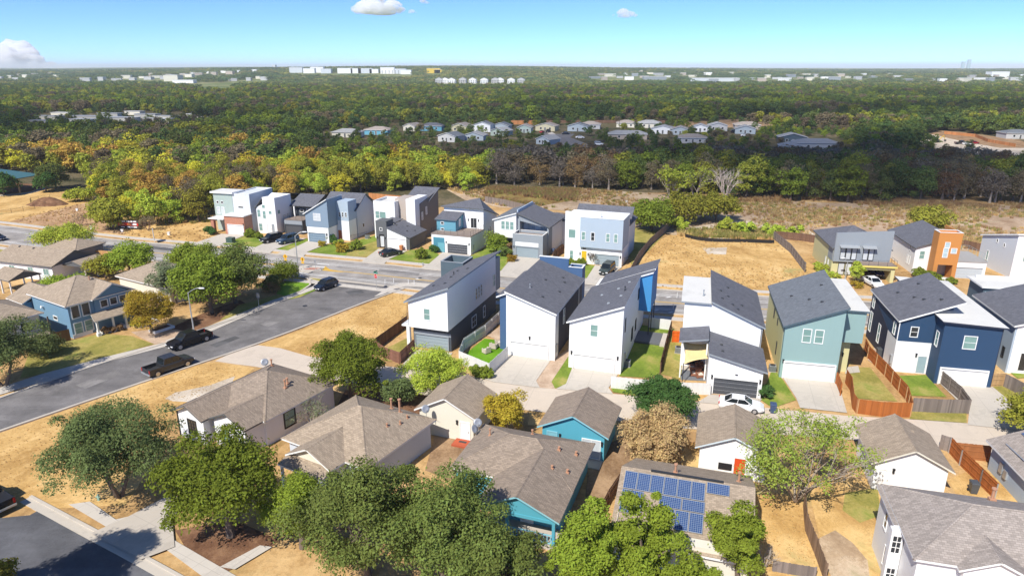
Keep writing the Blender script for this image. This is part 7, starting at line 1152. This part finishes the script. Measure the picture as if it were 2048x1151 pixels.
for poly, n, s0, s1, ks in LOTS:
    us = [p[0] for p in poly]; gp = [g(*p) for p in poly]; gx0, gx1, gy0, gy1 = min(p.x for p in gp), max(p.x for p in gp), min(p.y for p in gp), max(p.y for p in gp); c_ = 0; t_ = 0; gpl = [(p.x, p.y) for p in gp]
    while c_ < n and t_ < n * 8:
        t_ += 1; x, y = r3.uniform(gx0, gx1), r3.uniform(gy0, gy1)
        if not inpoly(x, y, gpl) or nz(x, y, 6, 3.0) < r3.uniform(.15, .75): continue
        c_ += 1; tp.append((x, y, .03, r3.uniform(s0, s1), r3.choice(ks), r3.uniform(0, 6.28)))
def scatter(name, pts, coll, label, cat):
    me = bpy.data.meshes.new(name); me.vertices.add(len(pts)); arr = np.array(pts, dtype=np.float32); me.vertices.foreach_set('co', arr[:, :3].ravel())
    for nm, dat in (('scl', arr[:, 3]), ('rotz', arr[:, 5])): a = me.attributes.new(nm, 'FLOAT', 'POINT'); a.data.foreach_set('value', np.ascontiguousarray(dat))
    a = me.attributes.new('idx', 'INT', 'POINT'); a.data.foreach_set('value', arr[:, 4].astype(np.int32)); me.update()
    o = link(name, me); tag(o, label, cat); stuff(o); g2 = ng.copy(); g2.nodes['Collection Info'].inputs[0].default_value = coll; o.modifiers.new('scatter', 'NODES').node_group = g2; return o
scatter('dry_grass_tufts', tp, tc_, 'dry straw and olive grass tufts on the open lots and fields', 'grass')
# ------------------------------------------------------------------ clouds
def cloudmat(name, tr=0.0, dn=.022):
    t = NT(name)
    if not tr:
        b = t.n('ShaderNodeVolumeScatter'); t.val(b.inputs['Color'], (1, 1, 1, 1)); t.val(b.inputs['Density'], dn); t.val(b.inputs['Anisotropy'], .0); t.l(b.outputs[0], t.out.inputs['Volume']); return t.mat
    d = t.n('ShaderNodeBsdfDiffuse'); t.val(d.inputs[0], (.86, .87, .88, 1)); tl = t.n('ShaderNodeBsdfTranslucent'); t.val(tl.inputs[0], (.9, .91, .92, 1)); m1 = t.n('ShaderNodeMixShader'); t.val(m1.inputs[0], .5); t.l(d.outputs[0], m1.inputs[1]); t.l(tl.outputs[0], m1.inputs[2])
    if tr: tp = t.n('ShaderNodeBsdfTransparent'); m2 = t.n('ShaderNodeMixShader'); t.val(m2.inputs[0], tr); t.l(m1.outputs[0], m2.inputs[1]); t.l(tp.outputs[0], m2.inputs[2]); t.l(m2.outputs[0], t.out.inputs[0])
    else: t.l(m1.outputs[0], t.out.inputs[0])
    return t.mat
CLM = cloudmat('cloud_white'); CLB = cloudmat('big_cloud_white', 0, .010); CLT = cloudmat('thin_cloud', .87)
def ico(sub=2):
    import bmesh
    b = bmesh.new(); bmesh.ops.create_icosphere(b, subdivisions=sub, radius=1.0); v = np.array([x.co[:] for x in b.verts]); f = [tuple(y.index for y in x.verts) for x in b.faces]; b.free(); return v, f
ICV, ICF = ico(3)
def cloud(label, c, sx, sy, sz, n, seed, mat=CLM, flat=True):
    rs = np.random.RandomState(seed); mb = MB()
    for i in range(n):
        a = rs.rand() * 2 - 1; k = 1 - .75 * abs(a) ** 1.5; r = sz * (.28 + .42 * rs.rand()) * (k if flat else 1); p = np.array([a * sx, (rs.rand() * 2 - 1) * sy, rs.rand() * sz * .8 * k]); v = ICV.copy(); ph = rs.rand(6) * 6.28
        dsp = 1 + .16 * np.sin(v[:, 0] * 5 + ph[0]) * np.sin(v[:, 1] * 5 + ph[1]) + .10 * np.sin(v[:, 2] * 9 + ph[2]) * np.sin(v[:, 0] * 8 + ph[3]); v = v * dsp[:, None] * r * np.array([1.35, 1.2, .8])
        v = v + p; v[:, 2] = np.where(v[:, 2] < -.1 * sz, -.1 * sz + (v[:, 2] + .1 * sz) * .25, v[:, 2]); mb.add([tuple(q) for q in v], ICF)
    o = mb.build('cloud', mat, None, True); o.location = c; return tag(o, label, 'cloud', None)
def at_sky(u, v, d): r = ray(u, v); k = d / r[1]; return Vector((r[0] * k, d, CAM_H + r[2] * k))
cloud('largest white cloud high above the centre-left horizon', at_sky(758, 24, 9000), 290, 150, 190, 26, 1); cloud('small white puff touching the top edge of the sky', at_sky(845, 6, 9000), 75, 60, 60, 9, 2); cloud('tiny white puff beside the largest cloud', at_sky(824, 26, 9000), 45, 40, 45, 7, 3); cloud('small flat white cloud right of the centre', at_sky(1250, 33, 9000), 160, 80, 75, 16, 4); cloud('bright towering white cloud on the left horizon', at_sky(-20, 132, 28000) + Vector((0, 0, 0)), 2300, 900, 900, 30, 5, CLB); cloud('low white cloud foot on the left horizon', at_sky(85, 136, 28000), 600, 400, 220, 12, 6, CLB)
# broken cloud behind the viewer whose shade lies on the wood
def over(x, y, alt): k = alt / -SUN_DIR.z; return Vector((x - SUN_DIR.x * k, y - SUN_DIR.y * k, alt))
for i, (x, y, sx, sy) in enumerate(((330, 420, 260, 150), (190, 255, 150, 52), (330, 235, 150, 60), (70, 250, 90, 38), (60, 470, 260, 120), (-250, 360, 190, 75), (640, 560, 260, 220), (-330, 420, 160, 70), (150, 640, 420, 110), (480, 800, 420, 130))): cloud('wide thin cloud drifting overhead behind the viewer', over(x, y, 1500), sx, sy, 70, 15, 20 + i, CLT, False)['group'] = 'thin clouds overhead'
# ------------------------------------------------------------------ haze
hz = MB().box(-22300, 22300, -700, 30300, -4, 130).build('haze', None) if False else None
hb = MB().box(-22300, 22300, -700, 30300, -4, 130); hm = NT('haze_air'); pv = hm.n('ShaderNodeVolumePrincipled'); hm.val(pv.inputs['Color'], (.86, .92, 1.0, 1)); hm.val(pv.inputs['Density'], 9.5e-5); hm.val(pv.inputs['Anisotropy'], -.12); hm.l(pv.outputs[0], hm.out.inputs['Volume'])
stuff(hb.build('haze', hm.mat))
